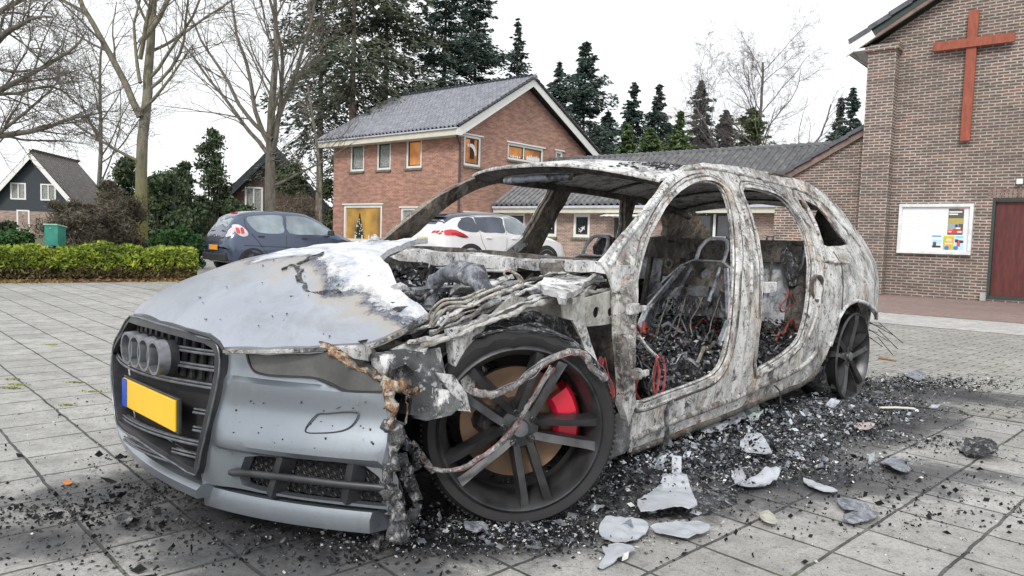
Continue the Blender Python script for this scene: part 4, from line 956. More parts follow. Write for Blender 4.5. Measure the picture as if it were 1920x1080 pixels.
def top(sh, x0, x1, mat, name, par):
    X = np.linspace(x0, x1, 24); V = []; Fc = []
    for x in X:
        P = sh.sec(x)[7:]; P = [(y*1.01, z+.008) for y, z in P[1:]]; full = P+[(-y, z) for y, z in P[::-1][1:]]; V += [(x, y, z) for y, z in full]
    m = 2*4-1
    for i in range(len(X)-1):
        for j in range(m-1): Fc.append((i*m+j, i*m+j+1, (i+1)*m+j+1, (i+1)*m+j))
    return mk(name, V, Fc, mat, par, R_(50), fix=True)
top(S2, -1.95, .42, m_suvroof, 'roof', b2)
for sg in (-1, 1):
    side(S2, [(-1.5, 1.1), (-1.62, 1.2), (-1.45, 1.38), (-1.15, 1.42), (-1.08, 1.3), (-1.0, 1.1), (-1.2, 1.06)], 'window', m_cdark, b2, sg)
    side(S2, [(-.95, 1.09), (-1.08, 1.4), (-1.0, 1.44), (-.25, 1.46), (-.2, 1.3), (-.18, 1.08), (-.5, 1.07)], 'window', m_cdark, b2, sg)
    side(S2, [(-.08, 1.08), (-.14, 1.4), (-.1, 1.455), (.25, 1.42), (.55, 1.28), (.85, 1.09), (.6, 1.05)], 'window', m_cglass, b2, sg)
    s = MB()
    P = catmull([(-1.5, 1.39), (-1.0, 1.475), (-.2, 1.49), (.25, 1.45), (.6, 1.28), (.92, 1.07)], 4, False); s.tube([(a, sg*(S2.Y(a, b_)+.006), b_) for a, b_ in P], .014, 5); s.build('window_trim', m_chrome, b2)
    s = MB()
    for ln in ([(-1.02, 1.42), (-.98, 1.05), (-.9, .8), (-.75, .55)], [(-.14, 1.46), (-.13, .9), (-.16, .5)], [(.72, .5), (.78, .8), (.88, 1.03)]):
        P = catmull(ln, 4, False); s.tube([(a, sg*(S2.Y(a, b_)+.001), b_) for a, b_ in P], .006, 4)
    s.build('door_seam', m_black, b2)
    for x in (-.72, .1): s = MB(); s.box((x, sg*(S2.Y(x, .95)+.018), .93), (.17, .03, .035)); s.build('door_handle', m_suv, b2, bevel=.01)
    s = MB(); s.box((.72, sg*.92, 1.08), (.14, .2, .13), taper=.8); s.build('mirror', m_suvroof, car2, bevel=.02)
    side(S2, [(-2.02, .98), (-1.98, 1.09), (-1.7, 1.1), (-1.35, .94), (-1.6, .97), (-1.85, .97)], 'tail_lamp', m_red, car2, sg, .02, k=2)
    side(S2, [(-1.72, .97), (-1.6, .98), (-1.36, .935), (-1.5, .92)], 'lamp_base', m_black, car2, sg, .018, k=2)
    side(S2, [(-1.85, .3), (-1.85, .42), (1.9, .42), (1.9, .3)], 'sill_cladding', m_black, car2, sg, .01, k=0)
    for x in (-1.27, 1.24):
        side(S2, arch(x, .33, .44, zc=.34), 'wheel_arch', m_black, car2, sg, .014, k=0)
        wheel(car2, x, sg*.77, .335, .2, sg, m_rim)
    rearp(S2, [(sg*.35, .98), (sg*.38, 1.06), (sg*.7, 1.1), (sg*.75, 1.0), (sg*.6, .97)], 'lamp_lens', m_red, car2, .02)
rearp(S2, [(-.52, 1.14), (-.46, 1.38), (0, 1.42), (.46, 1.38), (.52, 1.14), (0, 1.1)], 'rear_window', m_cdark, b2)
s = MB(); s.box((S2.Xr(0, .86)-.03, 0, .86), (.012, .46, .1)); s.build('number_plate', m_platey, car2, bevel=.003)
s = MB(); s.box((-2.1, 0, .48), (.14, 1.45, .26)); s.build('rear_bumper', m_black, car2, bevel=.04)
s = MB(); s.box((-1.93, 0, 1.47), (.3, 1.1, .03), Matrix.Rotation(-.1, 3, 'Y')); s.build('spoiler', m_suvroof, car2, bevel=.01)
rearp(S2, [(-.55, 1.1), (-.5, 1.42), (0, 1.45), (.5, 1.42), (.55, 1.1), (0, 1.05)], 'windscreen', m_cglass, b2, front=True)
# ================================================================== THE BURNT ESTATE CAR
CA = .7954264; CX, CY = -.60977, 2.94079
KB = np.array([math.cos(CA), math.sin(CA), 0]); KL = np.array([math.sin(CA), -math.cos(CA), 0]); KM = np.array([KB, KL, [0, 0, 1]])
car = empty('burnt_car', (CX, CY, 0), CA+math.pi, 'burnt out silver estate car, front paint intact, cabin and side reduced to scorched grey metal', 'car')
cv = lambda s, y, z: (-s, y, z)          # s backwards from the front axle, y to the car's left, z up
def cray(u, v):
    o, d = ray(u, v); return KM @ (o-np.array([CX, CY, 0])), KM @ d
def C(u, v, ax, val):
    o, d = cray(u, v); i = 'syz'.index(ax); t = (val-o[i])/d[i]; return o+t*d
IX = {'s': 0, 'y': 1, 'z': 2}
def hit(u, v, ax, fn, far=9., fb=None):
    o, d = cray(u, v); i = IX[ax]; j, k = [q for q in (0, 1, 2) if q != i]
    T = np.linspace(.6, far, 500); g = lambda t: (o[i]+t*d[i]) - fn(o[j]+t*d[j], o[k]+t*d[k])
    G = np.array([g(t) for t in T]); c = np.where(np.sign(G[:-1]) != np.sign(G[1:]))[0]
    if len(c) == 0:
        t = T[np.argmin(np.abs(G))]; q = o+t*d; q[i] = fn(q[j], q[k]); return q
    a, b = T[c[0]], T[c[0]+1]
    for _ in range(25):
        m = (a+b)/2
        if np.sign(g(a)) == np.sign(g(m)): a = m
        else: b = m
    return o+a*d
def interp(x, P): return float(np.interp(x, [q[0] for q in P], [q[1] for q in P]))
def smooth_interp(P):
    xs = np.linspace(P[0][0], P[-1][0], 120); ys = np.interp(xs, [q[0] for q in P], [q[1] for q in P])
    for _ in range(6): ys[1:-1] = (ys[:-2]+ys[1:-1]*2+ys[2:])/4
    return lambda x: float(np.interp(x, xs, ys))
# --- surfaces of the car
_tz = smooth_interp([(0, .84), (.12, .865), (.3, .895), (.5, .915), (.7, .915), (.84, .885), (.9, .85), (1.27, .625), (1.45, .5)])
def Ys(s, z):
    y = _tz(z)
    if s > 2.75: y -= .15*((s-2.75)/.95)**2
    if s < .4 and z < 1: y -= .035*((.4-s)/.9)**2
    if s > 2.2 and z < .75: y += .015*math.exp(-((s-2.92)/.35)**2)
    return y
_pz = smooth_interp([(0, .0), (.12, -.025), (.2, -.03), (.35, -.035), (.5, -.012), (.58, .0), (.66, .04), (.8, .12)])
Sf = lambda y, z: -.76+.46*y*y+_pz(z)
_zc = smooth_interp([(-1.2, .45), (-.9, .53), (-.80, .60), (-.75, .65), (-.7, .695), (-.6, .755), (-.4, .83), (-.2, .868), (0, .89), (.45, .92), (.8, .93)])
Zh = lambda s, y: _zc(s)-.38*y*y-.3*max(0, abs(y)-.72)
_zr = smooth_interp([(.8, 1.265), (1.0, 1.30), (1.3, 1.345), (1.7, 1.365), (2.2, 1.36), (2.8, 1.335), (3.2, 1.285), (3.5, 1.22), (3.8, 1.12)])
Zr = lambda s, y: _zr(s)-.085*(abs(y)/.6)**2.2+math.exp(-((s-1.1)/.35)**2)*(y/.6)**2*(-.03 if y > 0 else .045)
pS = lambda px: [tuple(hit(u, v, 'y', Ys)[[0, 2]]) for u, v in px]          # (s,z) on the left side
pF = lambda px, o=0.: [tuple(hit(u, v, 's', lambda y, z: Sf(y, z)-o)[[1, 2]]) for u, v in px]   # (y,z) on the front
pH = lambda px: [tuple(hit(u, v, 'z', Zh)[[0, 1]]) for u, v in px]          # (s,y) on the bonnet
# --- materials
def burnt(name, lo, mid, hi, rust=.25, scale=5., soot=.5, bmp=.006, wht=.3, rough=.75):
    m, t, b = nm(name); g = coord(t); g2 = coord(t, scale=(1, 1, .45))
    g3 = coord(t, scale=(1.6, 1.6, .35))
    n1 = noi(t, g, scale, 9, .7, .7); n2 = noi(t, g2, scale*3.2, 7, .72, .4); n3 = noi(t, g, scale*14, 4, .75); n4 = noi(t, g3, scale*.8, 6, .68, .5)
    n0 = noi(t, g3, scale*.42, 5, .62, .8); n6 = noi(t, g, scale*5, 8, .8, .6); n7 = noi(t, g, scale*13, 4, .7)
    col = ramp(t, n1, [(.40, lo), (.46, mid), (.52, hi), (.62, mid)])
    col = mixc(t, ramp(t, n0, [(.40, .6), (.50, 0)]), col, tuple(q*.5 for q in mid))
    col = mixc(t, ramp(t, n0, [(.53, 0), (.62, .6)]), col, tuple(min(.8, q*1.2) for q in hi))
    col = mixc(t, ramp(t, n2, [(.53, 0), (.60, wht)]), col, (.74, .74, .73))
    if rust: col = mixc(t, ramp(t, n4, [(.54, 0), (.62, rust)]), col, ramp(t, n2, [(.42, (.07, .045, .03)), (.5, (.2, .12, .065)), (.6, (.46, .27, .12))]))
    col = mixc(t, ramp(t, n6, [(.555, 0), (.60, soot)]), col, (.028, .028, .03))
    col = mixc(t, ramp(t, n2, [(.36, soot), (.43, 0)]), col, (.04, .038, .036))
    col = mixc(t, ramp(t, n7, [(.58, 0), (.63, wht*.55)]), col, (.72, .72, .71))
    col = mixc(t, ramp(t, n3, [(.58, 0), (.63, soot*.8)]), col, (.025, .025, .027))
    L_(t, col, b.inputs['Base Color']); b.inputs['Roughness'].default_value = rough; b.inputs['Metallic'].default_value = .15
    bump(t, b, mth(t, 'ADD', mth(t, 'MULTIPLY', n3, .5), n2), bmp, .9); return m
m_ash = burnt('burnt_panel', (.16, .155, .15), (.4, .395, .38), (.64, .635, .62), .5, 4., .88, wht=.7)
m_ash2 = burnt('burnt_side_metal', (.07, .062, .055), (.22, .205, .185), (.5, .49, .47), .7, 5., .95, wht=.6)
m_scorch = burnt('scorched_inner_metal', (.02, .019, .018), (.05, .045, .04), (.13, .115, .1), .3, 7., .8, wht=.12)
m_brown = burnt('brown_scorched_metal', (.05, .04, .03), (.12, .1, .08), (.25, .22, .18), .4, 6., .7, wht=.2)
m_seat = burnt('blued_steel', (.03, .033, .042), (.09, .1, .125), (.3, .33, .4), .08, 8., .7, wht=.4, rough=.45)
m_backp = burnt('seat_back_steel', (.14, .15, .17), (.32, .34, .37), (.6, .62, .66), .04, 3.5, .6, wht=.35, rough=.45)
m_char = burnt('charred_rubble', (.008, .008, .01), (.025, .025, .03), (.09, .095, .105), .0, 14., .8, .014, wht=.4, rough=.65)
m_white_ash = burnt('white_ash_metal', (.2, .2, .2), (.5, .5, .5), (.74, .74, .74), .18, 5., .9, wht=.8)
m_cu = plain('copper_wire', (.33, .08, .06), .5, .3, var=.5, scale=30)
m_wirered = plain('wire_red', (.36, .07, .075), .7, var=.6, scale=40)
m_pipe_b = burnt('heated_pipe', (.12, .11, .09), (.3, .27, .22), (.5, .47, .42), .3, 9., .7)
m_foam, t, b = nm('melted_plastic'); g = coord(t); n1 = noi(t, g, 22, 5, .7)
colr = ramp(t, noi(t, g, 16, 7, .8, .6), [(.40, (.025, .02, .018)), (.46, (.13, .09, .06)), (.49, (.40, .17, .04)), (.515, (.22, .19, .16)), (.58, (.5, .48, .44)), (.64, (.06, .055, .05))]); L_(t, colr, b.inputs['Base Color']); b.inputs['Roughness'].default_value = .45; bump(t, b, n1, .006, 1.)
# silver paint with the burn: intact in front, blistered to white and soot behind
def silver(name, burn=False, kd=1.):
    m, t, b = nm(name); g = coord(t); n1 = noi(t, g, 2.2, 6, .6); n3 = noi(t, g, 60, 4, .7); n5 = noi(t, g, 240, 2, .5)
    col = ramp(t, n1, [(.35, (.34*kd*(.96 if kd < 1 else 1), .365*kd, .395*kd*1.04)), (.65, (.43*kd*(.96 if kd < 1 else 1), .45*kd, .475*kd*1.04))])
    dirt = ramp(t, noi(t, g, 38, 6, .8), [(.67, 0), (.72, .8)])
    col = mixc(t, mth(t, 'MULTIPLY', dirt, ramp(t, n1, [(.45, .15), (.6, 1)])), col, (.03, .03, .03))
    col = mixc(t, ramp(t, n3, [(.68, 0), (.72, .8)]), col, (.02, .02, .02))
    col = mixc(t, ramp(t, noi(t, coord(t, scale=(1, 1, .25)), 6, 7, .7, .4), [(.5, 0), (.66, .35)]), col, (.2, .19, .175))
    met = None
    if burn:
        sep = N(t, 'SeparateXYZ'); L_(t, g, sep.inputs[0]); s_ = mth(t, 'MULTIPLY', sep.outputs[0], -1.); y_ = sep.outputs[1]
        wob = noi(t, g, 3.2, 7, .7, .5); wf = mth(t, 'MULTIPLY', mth(t, 'SUBTRACT', wob, .5), .8)
        # burn front: distance behind the line s = -.40 + .25*(y-.35)
        e = mth(t, 'ADD', mth(t, 'SUBTRACT', s_, mth(t, 'ADD', -.365, mth(t, 'MULTIPLY', y_, -.08))), wf)
        # the near corner burnt further back
        e2 = mth(t, 'ADD', mth(t, 'SUBTRACT', s_, mth(t, 'ADD', -.62, mth(t, 'MULTIPLY', y_, .45))), mth(t, 'MULTIPLY', wf, .8))
        e = mth(t, 'MINIMUM', e, e2)
        w_ = mth(t, 'ADD', e, 0.)
        ec = mth(t, 'MULTIPLY_ADD', e, 2.5, .5)
        haze_ = ramp(t, ec, [(.12, 0), (.30, .55), (.44, .9), (.5, 0)])
        col = mixc(t, haze_, col, (.42, .37, .3))
        col = mixc(t, ramp(t, ec, [(.36, 0), (.47, .85), (.53, .9), (.6, 0)]), col, ramp(t, n3, [(.4, (.03, .035, .05)), (.6, (.18, .2, .26))]))
        wh = ramp(t, ec, [(.5, 0), (.53, .5), (.64, 1)])
        wcol = ramp(t, noi(t, g, 4.5, 8, .7, .8), [(.34, (.2, .23, .3)), (.42, (.48, .51, .58)), (.5, (.62, .63, .65)), (.58, (.74, .74, .74)), (.68, (.42, .42, .42))])
        wcol = mixc(t, ramp(t, noi(t, g, 9, 8, .8, 1.2), [(.66, 0), (.69, 1)]), wcol, (.03, .03, .035))
        col = mixc(t, wh, col, wcol)
        L_(t, mth(t, 'MULTIPLY', mth(t, 'SUBTRACT', 1., wh), .75), b.inputs['Metallic'])
        col = mixc(t, mth(t, 'MULTIPLY', mth(t, 'SUBTRACT', 1., wh), .35), col, mixc(t, 1., col, (1.5, 1.5, 1.5), 'MULTIPLY'))  # unburnt bonnet paint brightened, sky reflection put into its colour
        rr = N(t, 'MapRange'); L_(t, wh, rr.inputs[0]); rr.inputs[3].default_value = .3; rr.inputs[4].default_value = .8; L_(t, rr.outputs[0], b.inputs['Roughness'])
        bump(t, b, mth(t, 'ADD', mth(t, 'MULTIPLY', wh, mth(t, 'MULTIPLY', noi(t, g, 6, 6, .7), 3.)), mth(t, 'MULTIPLY', n3, .1)), .02, .8)
    else:
        b.inputs['Metallic'].default_value = .75; b.inputs['Roughness'].default_value = .3; bump(t, b, n3, .0008, .3)
    L_(t, col, b.inputs['Base Color']); b.inputs['Coat Weight'].default_value = .0 if burn else .35; b.inputs['Coat Roughness'].default_value = .15
    return m
m_silver = silver('silver_paint_shaded', False, .74); m_hood = silver('silver_paint_burnt', True)  # bumper paint darkened, bonnet kept lighter: ground and sky reflections put in colour
m_gloss = plain('grille_black', (.03, .031, .034), .4, var=.4, scale=20)
m_gbar = plain('grille_bar', (.15, .155, .17), .3, .5, var=.4, scale=25)
m_badge = plain('badge_grey', (.22, .23, .25), .35, .5, var=.3, scale=30)
m_mesh = plain('mesh_black', (.012, .012, .013), .7)
m_lamp, t, b = nm('sooted_headlight'); g = coord(t); L_(t, ramp(t, noi(t, g, 5, 6, .65), [(.35, (.035, .035, .034)), (.5, (.065, .065, .062)), (.65, (.11, .108, .1))]), b.inputs['Base Color']); b.inputs['Roughness'].default_value = .42; b.inputs['Coat Weight'].default_value = .2
m_wheel = plain('anthracite_alloy', (.07, .071, .074), .38, .6, var=.5, scale=11)
m_disc = plain('rusty_disc', (.3, .19, .12), .6, .3, var=.4, scale=7)
m_caliper = plain('red_caliper', (.62, .012, .04), .35, .0, var=.12, scale=6, coat=.4)
def wob(P, a, sc_, seed=0.):
    return [Vector(q)+Vector(noise.noise_vector(Vector(q)*sc_+Vector((seed, seed*.7, 3))))*a for q in P]
def crumple(o, amp=.01, sc_=8., seed=0.):
    for q in o.data.vertices:
        p_ = Vector(q.co); n = noise.noise_vector(p_*sc_+Vector((seed, 0, 0))) + noise.noise_vector(p_*sc_*2.7)*.4; q.co = p_+n*amp
    return o
def chaik(px, k=3): return catmull(px, k)

# ---------- body side (both), openings, roof
side_px = [(1152, 545), (1140, 512), (1126, 492), (1150, 462), (1180, 428), (1215, 385), (1243, 347), (1262, 324), (1285, 311), (1320, 306), (1360, 309), (1400, 314), (1440, 322), (1480, 331), (1515, 343),
           (1545, 362), (1575, 390), (1600, 425), (1620, 450), (1638, 470), (1649, 488), (1655, 520), (1657, 550), (1654, 580), (1648, 600), (1643, 596), (1636, 583), (1626, 572), (1612, 566), (1598, 567), (1585, 577), (1574, 594), (1566, 620), (1558, 648),
           (1548, 672), (1533, 697), (1505, 716), (1470, 730), (1430, 747), (1380, 768), (1330, 787), (1285, 803), (1240, 821), (1180, 849), (1178, 838), (1186, 800), (1185, 770), (1172, 765), (1165, 700), (1158, 620)]
d1_px = [(1192, 750), (1190, 700), (1191, 640), (1194, 570), (1199, 515), (1212, 462), (1236, 412), (1262, 372), (1290, 348), (1320, 338), (1348, 343), (1366, 362), (1377, 400), (1383, 450), (1384, 500), (1381, 560), (1377, 610), (1370, 650), (1360, 682), (1342, 705), (1300, 724), (1250, 742), (1212, 756)]
d2_px = [(1396, 352), (1425, 355), (1455, 364), (1478, 380), (1498, 408), (1514, 440), (1524, 480), (1524, 525), (1520, 575), (1512, 615), (1498, 645), (1472, 668), (1440, 688), (1420, 697), (1421, 655), (1427, 600), (1431, 545), (1431, 500), (1424, 450), (1412, 402), (1398, 370)]
q_px = [(1497, 374), (1520, 380), (1538, 392), (1556, 415), (1574, 440), (1590, 458), (1565, 461), (1545, 459), (1532, 438), (1515, 405)]
So, D1, D2, Q1 = pS(side_px), pS(d1_px), pS(d2_px), pS(q_px)
D1s, D2s, Q1s = chaik(D1, 2), chaik(D2, 2), chaik(Q1, 2)
def bodyside(sg, mat, name):
    o = slab(name, dens(So, .05), [D1s, D2s, Q1s], lambda a, b: (a, sg*Ys(a, b), b), lambda a, b: (a, sg*(Ys(a, b)-.012), b), mat, car, .045, R_(35), conv=cv)
    return crumple(o, .004, 9., sg)
bs = bodyside(1, m_ash, 'body_side')
NYs = lambda a, z: -(Ys(a, z)+(.02 if z > 1.1 else 0))
pR = lambda px: [tuple(hit(u, v, 'y', NYs)[[0, 2]]) for u, v in px]
far_o = pR([(702, 456), (740, 424), (780, 391), (820, 364), (860, 343), (900, 327), (950, 317), (1020, 318), (1100, 325), (1180, 338), (1250, 350), (1278, 358), (1286, 385), (1301, 410), (1326, 442), (1330, 520), (1330, 640), (1200, 690), (1000, 690), (820, 640), (740, 560)])
far_h = [pR(q) for q in ([(738, 474), (776, 434), (816, 398), (862, 366), (908, 346), (960, 337), (1008, 340), (1028, 349), (1020, 372), (998, 410), (974, 450), (952, 485), (930, 540), (860, 560), (790, 530)],
    [(1048, 385), (1062, 358), (1090, 344), (1125, 347), (1150, 355), (1162, 368), (1162, 400), (1157, 445), (1148, 490), (1130, 550), (1010, 550), (996, 500), (1012, 450), (1030, 415)],
    [(1184, 370), (1210, 377), (1232, 392), (1240, 415), (1238, 440), (1200, 445), (1176, 440)])]
bs2 = slab('body_side', dens(far_o, .05), [catmull(q, 2) for q in far_h], lambda a, b: (a, NYs(a, b), b), lambda a, b: (a, NYs(a, b)+.05, b), m_brown, car, .045, R_(35), conv=cv); crumple(bs2, .004, 9.)
def shrink(P, d):
    P = np.array(P); c = P.mean(0); out = []
    n = len(P)
    for i in range(n):
        t = P[(i+1) % n]-P[i-1]; nr = np.array([-t[1], t[0]]); nr /= np.linalg.norm(nr)+1e-9
        if nr.dot(c-P[i]) < 0: nr = -nr
        out.append(tuple(P[i]+nr*d))
    return out
for sg, mt, HH in ((1, m_ash2, (D1s, D2s)), (-1, m_scorch, [catmull(q, 2) for q in far_h[:2]])):
    for H_ in HH:
        Y2 = (lambda a, b: Ys(a, b)) if sg > 0 else (lambda a, b: -NYs(a, b)); par = bs if sg > 0 else bs2
        inn = shrink(H_, .006 if sg > 0 else -.004); o = slab('door_flange', shrink(H_, -.012), [inn], lambda a, b: (a, sg*(Y2(a, b)-.018), b), lambda a, b: (a, sg*(Y2(a, b)-.034), b), mt, par, .05, R_(35), conv=cv); crumple(o, .003, 14.)
        inn2 = shrink(H_, .005); s = MB(); s.tube([(a, sg*(Y2(a, b)-.02), b) for a, b in inn2+inn2[:1]], .005, 6); s.build('door_flange_lip', m_ash if sg > 0 else m_brown, par, R_(60), conv=cv)
        if sg < 0:
            s = MB(); s.tube([(a, sg*(Y2(a, b)+.004), b) for a, b in H_+H_[:1]], .005, 6); crumple(s.build('door_edge_lip', m_ash, par, R_(60), conv=cv), .002, 30)
# raised ribs on the side: roof gutter line, sill step, shoulder crease
def rib(px, r, mat, par, nme, off=.0, surf='y', flat=1.):
    P = [hit(u, v, 'y', Ys) for u, v in px]; P = [(a, y+off, z) for a, y, z in P]; P = catmull(P, 4, False); s = MB(); s.tube(wob(P, .004, 20), r, 7, flat=flat); return s.build(nme, mat, par, R_(60), conv=cv)
rib([(1186, 822), (1240, 798), (1300, 775), (1380, 745), (1440, 718), (1500, 690), (1530, 660)], .016, m_ash2, bs, 'sill_ridge', -.004)
rib([(1185, 846), (1240, 826), (1300, 803), (1380, 772), (1440, 745), (1500, 722), (1540, 690)], .02, m_scorch, bs, 'sill_underside', -.01)
rib([(1280, 318), (1330, 316), (1400, 330), (1460, 345), (1510, 362), (1545, 385), (1580, 425), (1612, 462)], .009, m_ash2, bs, 'roof_gutter', .0)
rib([(1262, 333), (1225, 385), (1190, 430), (1160, 470), (1143, 500)], .012, m_white_ash, bs, 'pillar_crease', -.003)
rib([(1392, 372), (1404, 440), (1409, 520), (1402, 600), (1390, 680), (1385, 735)], .013, m_ash2, bs, 'pillar_crease', -.004)
rib([(1540, 490), (1590, 493), (1652, 493)], .007, m_ash2, bs, 'shoulder_crease', -.001)
rib([(1562, 472), (1577, 500), (1580, 540), (1578, 580)], .005, m_scorch, bs, 'panel_gap', .001)
rib([(1496, 362), (1520, 400), (1536, 440), (1545, 480), (1540, 540), (1528, 600), (1505, 650)], .012, m_ash2, bs, 'pillar_crease', -.004)
# fuel filler: burnt hole
f_c = hit(1532, 540, 'y', Ys); s = MB()
s.lathe([(.0, -.02), (.055, -.015), (.06, .006), (.072, .008), (.075, -.01)], 20, Matrix.Translation((f_c[0], f_c[1], f_c[2])) @ Matrix.Rotation(-math.pi/2, 4, 'X'))
crumple(s.build('fuel_filler', m_scorch, bs, R_(40), conv=cv), .008, 25.)
# wheel arch lip rear
rib([(1648, 598), (1640, 583), (1626, 571), (1612, 565), (1598, 566), (1584, 576), (1573, 594), (1565, 620), (1556, 650)], .011, m_white_ash, bs, 'arch_lip', .004)
# roof skin
hd_ = lambda y: .975+.19*(y/.58)**2+.05*y
ro = [(hd_(y), y) for y in np.linspace(-.60, .60, 15)]+[(s_, .60-.05*max(0, (s_-2.6))) for s_ in np.linspace(1.3, 3.35, 12)]+[(3.4, 0.)]+[(s_, -.60+.05*max(0, (s_-2.6))) for s_ in np.linspace(3.35, 1.3, 12)]
rf = slab('roof', ro, [], lambda a, b: (a, b, Zr(a, b)), lambda a, b: (a, b, Zr(a, b)-.012), m_white_ash, car, .06, R_(50), conv=cv); crumple(rf, .004, 6.)
hp = [(-.60, 0), (.60, 0)]
s = MB()
for y0, y1 in [(q, q+.05) for q in np.arange(-.6, .6, .05)]:
    for (da, db, za, zb) in ((.0, .08, -.014, -.035), (.08, .16, -.035, -.02)):
        V = [(hd_(y0)+da, y0, Zr(hd_(y0), y0)+za), (hd_(y1)+da, y1, Zr(hd_(y1), y1)+za), (hd_(y1)+db, y1, Zr(hd_(y1), y1)+zb), (hd_(y0)+db, y0, Zr(hd_(y0), y0)+zb)]
        s.add(V+[(a+.004, b, c-.006) for a, b, c in V], [(0, 1, 2, 3), (4, 7, 6, 5)])
o = s.build('header_rail', m_scorch, rf, conv=cv, fix=False)
s = MB(); P = [(hd_(y)-.006, y, Zr(hd_(y), y)-.012) for y in np.linspace(-.6, .6, 24)]; s.tube(P, .008, 6); s.build('windscreen_edge', m_ash, rf, R_(60), conv=cv)
for s_ in (1.75, 2.35, 2.95, 3.25):
    s = MB(); P = [(s_, y, Zr(s_, y)-.022) for y in np.linspace(-.58, .58, 12)]; s.tube(P, .014, 6, flat=.5); s.build('roof_bow', m_scorch, rf, R_(60), conv=cv)
for sg in (-1, 1):
    s = MB(); P = [(s_, sg*(.595-.04*max(0, s_-2.6)), Zr(s_, sg*.6)-.018) for s_ in np.linspace(1.25, 3.4, 16)]; s.tube(P, .026, 8); s.build('roof_rail_beam', m_ash if sg > 0 else m_scorch, rf, R_(60), conv=cv)
s = MB(); P = [(1.05, -.25, 1.225), (1.08, -.05, 1.235), (1.12, .14, 1.235)]; s.tube(P, .018, 10); s.build('mirror_bar', m_seat, rf, R_(50), conv=cv)
# roof bars / lifted strip at the back left
s = MB(); P = [hit(u, v, 'z', Zr) for u, v in ((1390, 318), (1402, 312), (1414, 318))]
s.tube([(2.3, .57, 1.31), (2.36, .58, 1.345), (2.6, .57, 1.338), (2.95, .55, 1.315), (3.3, .52, 1.25)], .012, 6); s.build('roof_rail', m_scorch, rf, conv=cv)
# A pillars forward of the side sheet + far windscreen pillar already in the side; cowl
def flat(name, px, ax, val, th, mat, par=None, holes=(), step=.06, seed=0., amp=.006, sc_=10.):
    i = IX[ax]; j, k = [q for q in (0, 1, 2) if q != i]
    fn = val if callable(val) else (lambda a, b: val)
    P = [hit(u, v, ax, fn)[[j, k]] for u, v in px]; H_ = [[hit(u, v, ax, fn)[[j, k]] for u, v in h] for h in holes]
    def f(a, b, o=0.):
        q = [0, 0, 0]; q[i] = fn(a, b)+o; q[j] = a; q[k] = b; return tuple(q)
    o = slab(name, dens([tuple(q) for q in P], .05), [[tuple(q) for q in h] for h in H_], lambda a, b: f(a, b), lambda a, b: f(a, b, th), mat, par or car, step, R_(35), conv=cv)
    return crumple(o, amp, sc_, seed)
cowl = flat('cowl', [(690, 452), (730, 462), (780, 468), (860, 476), (950, 483), (1050, 488), (1130, 490), (1160, 497), (1160, 520), (1110, 512), (1020, 507), (930, 503), (850, 497), (780, 493), (735, 483), (700, 466)], 's', lambda y, z: .62-.12*abs(y), .12, m_white_ash, amp=.012, sc_=9.)
flat('bulkhead', [(700, 455), (1160, 490), (1165, 640), (1165, 760), (900, 700), (700, 640)], 's', .72, .03, m_scorch, car, amp=.012)
# ---------- bonnet
hood_near = pH([(420, 651), (500, 652), (580, 649), (650, 644), (690, 642), (718, 632), (755, 614), (780, 598), (802, 584), (790, 572), (768, 556), (748, 540), (740, 524), (733, 508), (722, 492), (712, 478)])
fy = lambda y: -.735+.46*y*y
hood_out = hood_near + [(.42, -.1), (.46, -.4), (.46, -.66), (.2, -.74), (-.1, -.76), (-.35, -.76), (-.45, -.7)] + [(fy(y), y) for y in (-.6, -.5, -.42)] + pH([(250, 589), (300, 601), (350, 614), (395, 627), (413, 640)])
hood = slab('bonnet', dens(hood_out, .04), [], lambda a, b: (a, b, Zh(a, b)), lambda a, b: (a+.004, b, Zh(a, b)-.022), m_hood, car, .035, R_(45), conv=cv)
for q in hood.data.vertices:      # heat buckles only where the paint is gone
    s_, y_ = -q.co.x, q.co.y; k = min(1, max(0, (s_+.42)*4))
    q.co.z += k*(.012*noise.noise(Vector((s_*7, y_*7, 1)))+.006*noise.noise(Vector((s_*19, y_*19, 1))))
    for y0, sgn in ((.36, 1), (-.36, -1)): q.co.z += .006*math.exp(-((y_-y0-.1*(s_+.7)*sgn)/.035)**2)
# cracks and flakes along the burn line
rnd = random.Random(8); s = MB()
for px in ([(528, 506), (545, 497), (556, 503), (560, 520), (570, 535), (578, 548), (600, 550), (620, 547), (640, 548)], [(560, 495), (580, 485), (600, 480), (605, 474)], [(570, 505), (556, 515), (562, 528)]):
    P = [hit(u, v, 'z', Zh) for u, v in px]; P = [(a, b, c+.003) for a, b, c in P]; P = catmull(P, 3, False); s.tube(wob(P, .008, 40), [.003+.008*rnd.random() for _ in P], 5, flat=.35)
s.build('blister_crack', m_char, hood, conv=cv)
s = MB()
for _ in range(26):
    u = rnd.uniform(330, 740); v = rnd.uniform(470, 640)
    if v < 480+(560-u)*.15 or v > 640: continue
    q = hit(u, v, 'z', Zh)
    if q[1] > .7 or q[0] > .3: continue
    a = rnd.uniform(0, 3); r_ = rnd.uniform(.0015, .005); s.box((q[0], q[1], q[2]+.003), (r_*2, r_, .002), Matrix.Rotation(a, 3, 'Z'))
o = s.build('soot_flakes', m_char, hood, conv=cv); o['kind'] = 'stuff'
s = MB(); P = [(a, b, Zh(a, b)-.008) for a, b in pH([(250, 589), (300, 601), (350, 614), (395, 627), (413, 640), (420, 651)])]; s.tube(P, .006, 6); s.build('bonnet_seal', m_gloss, hood, conv=cv)
s = MB(); P = [(a, b, Zh(a, b)-.012) for a, b in hood_near[:9]]; s.tube(catmull(P, 3, False), .007, 5); s.build('bonnet_edge', m_ash2, hood, conv=cv)
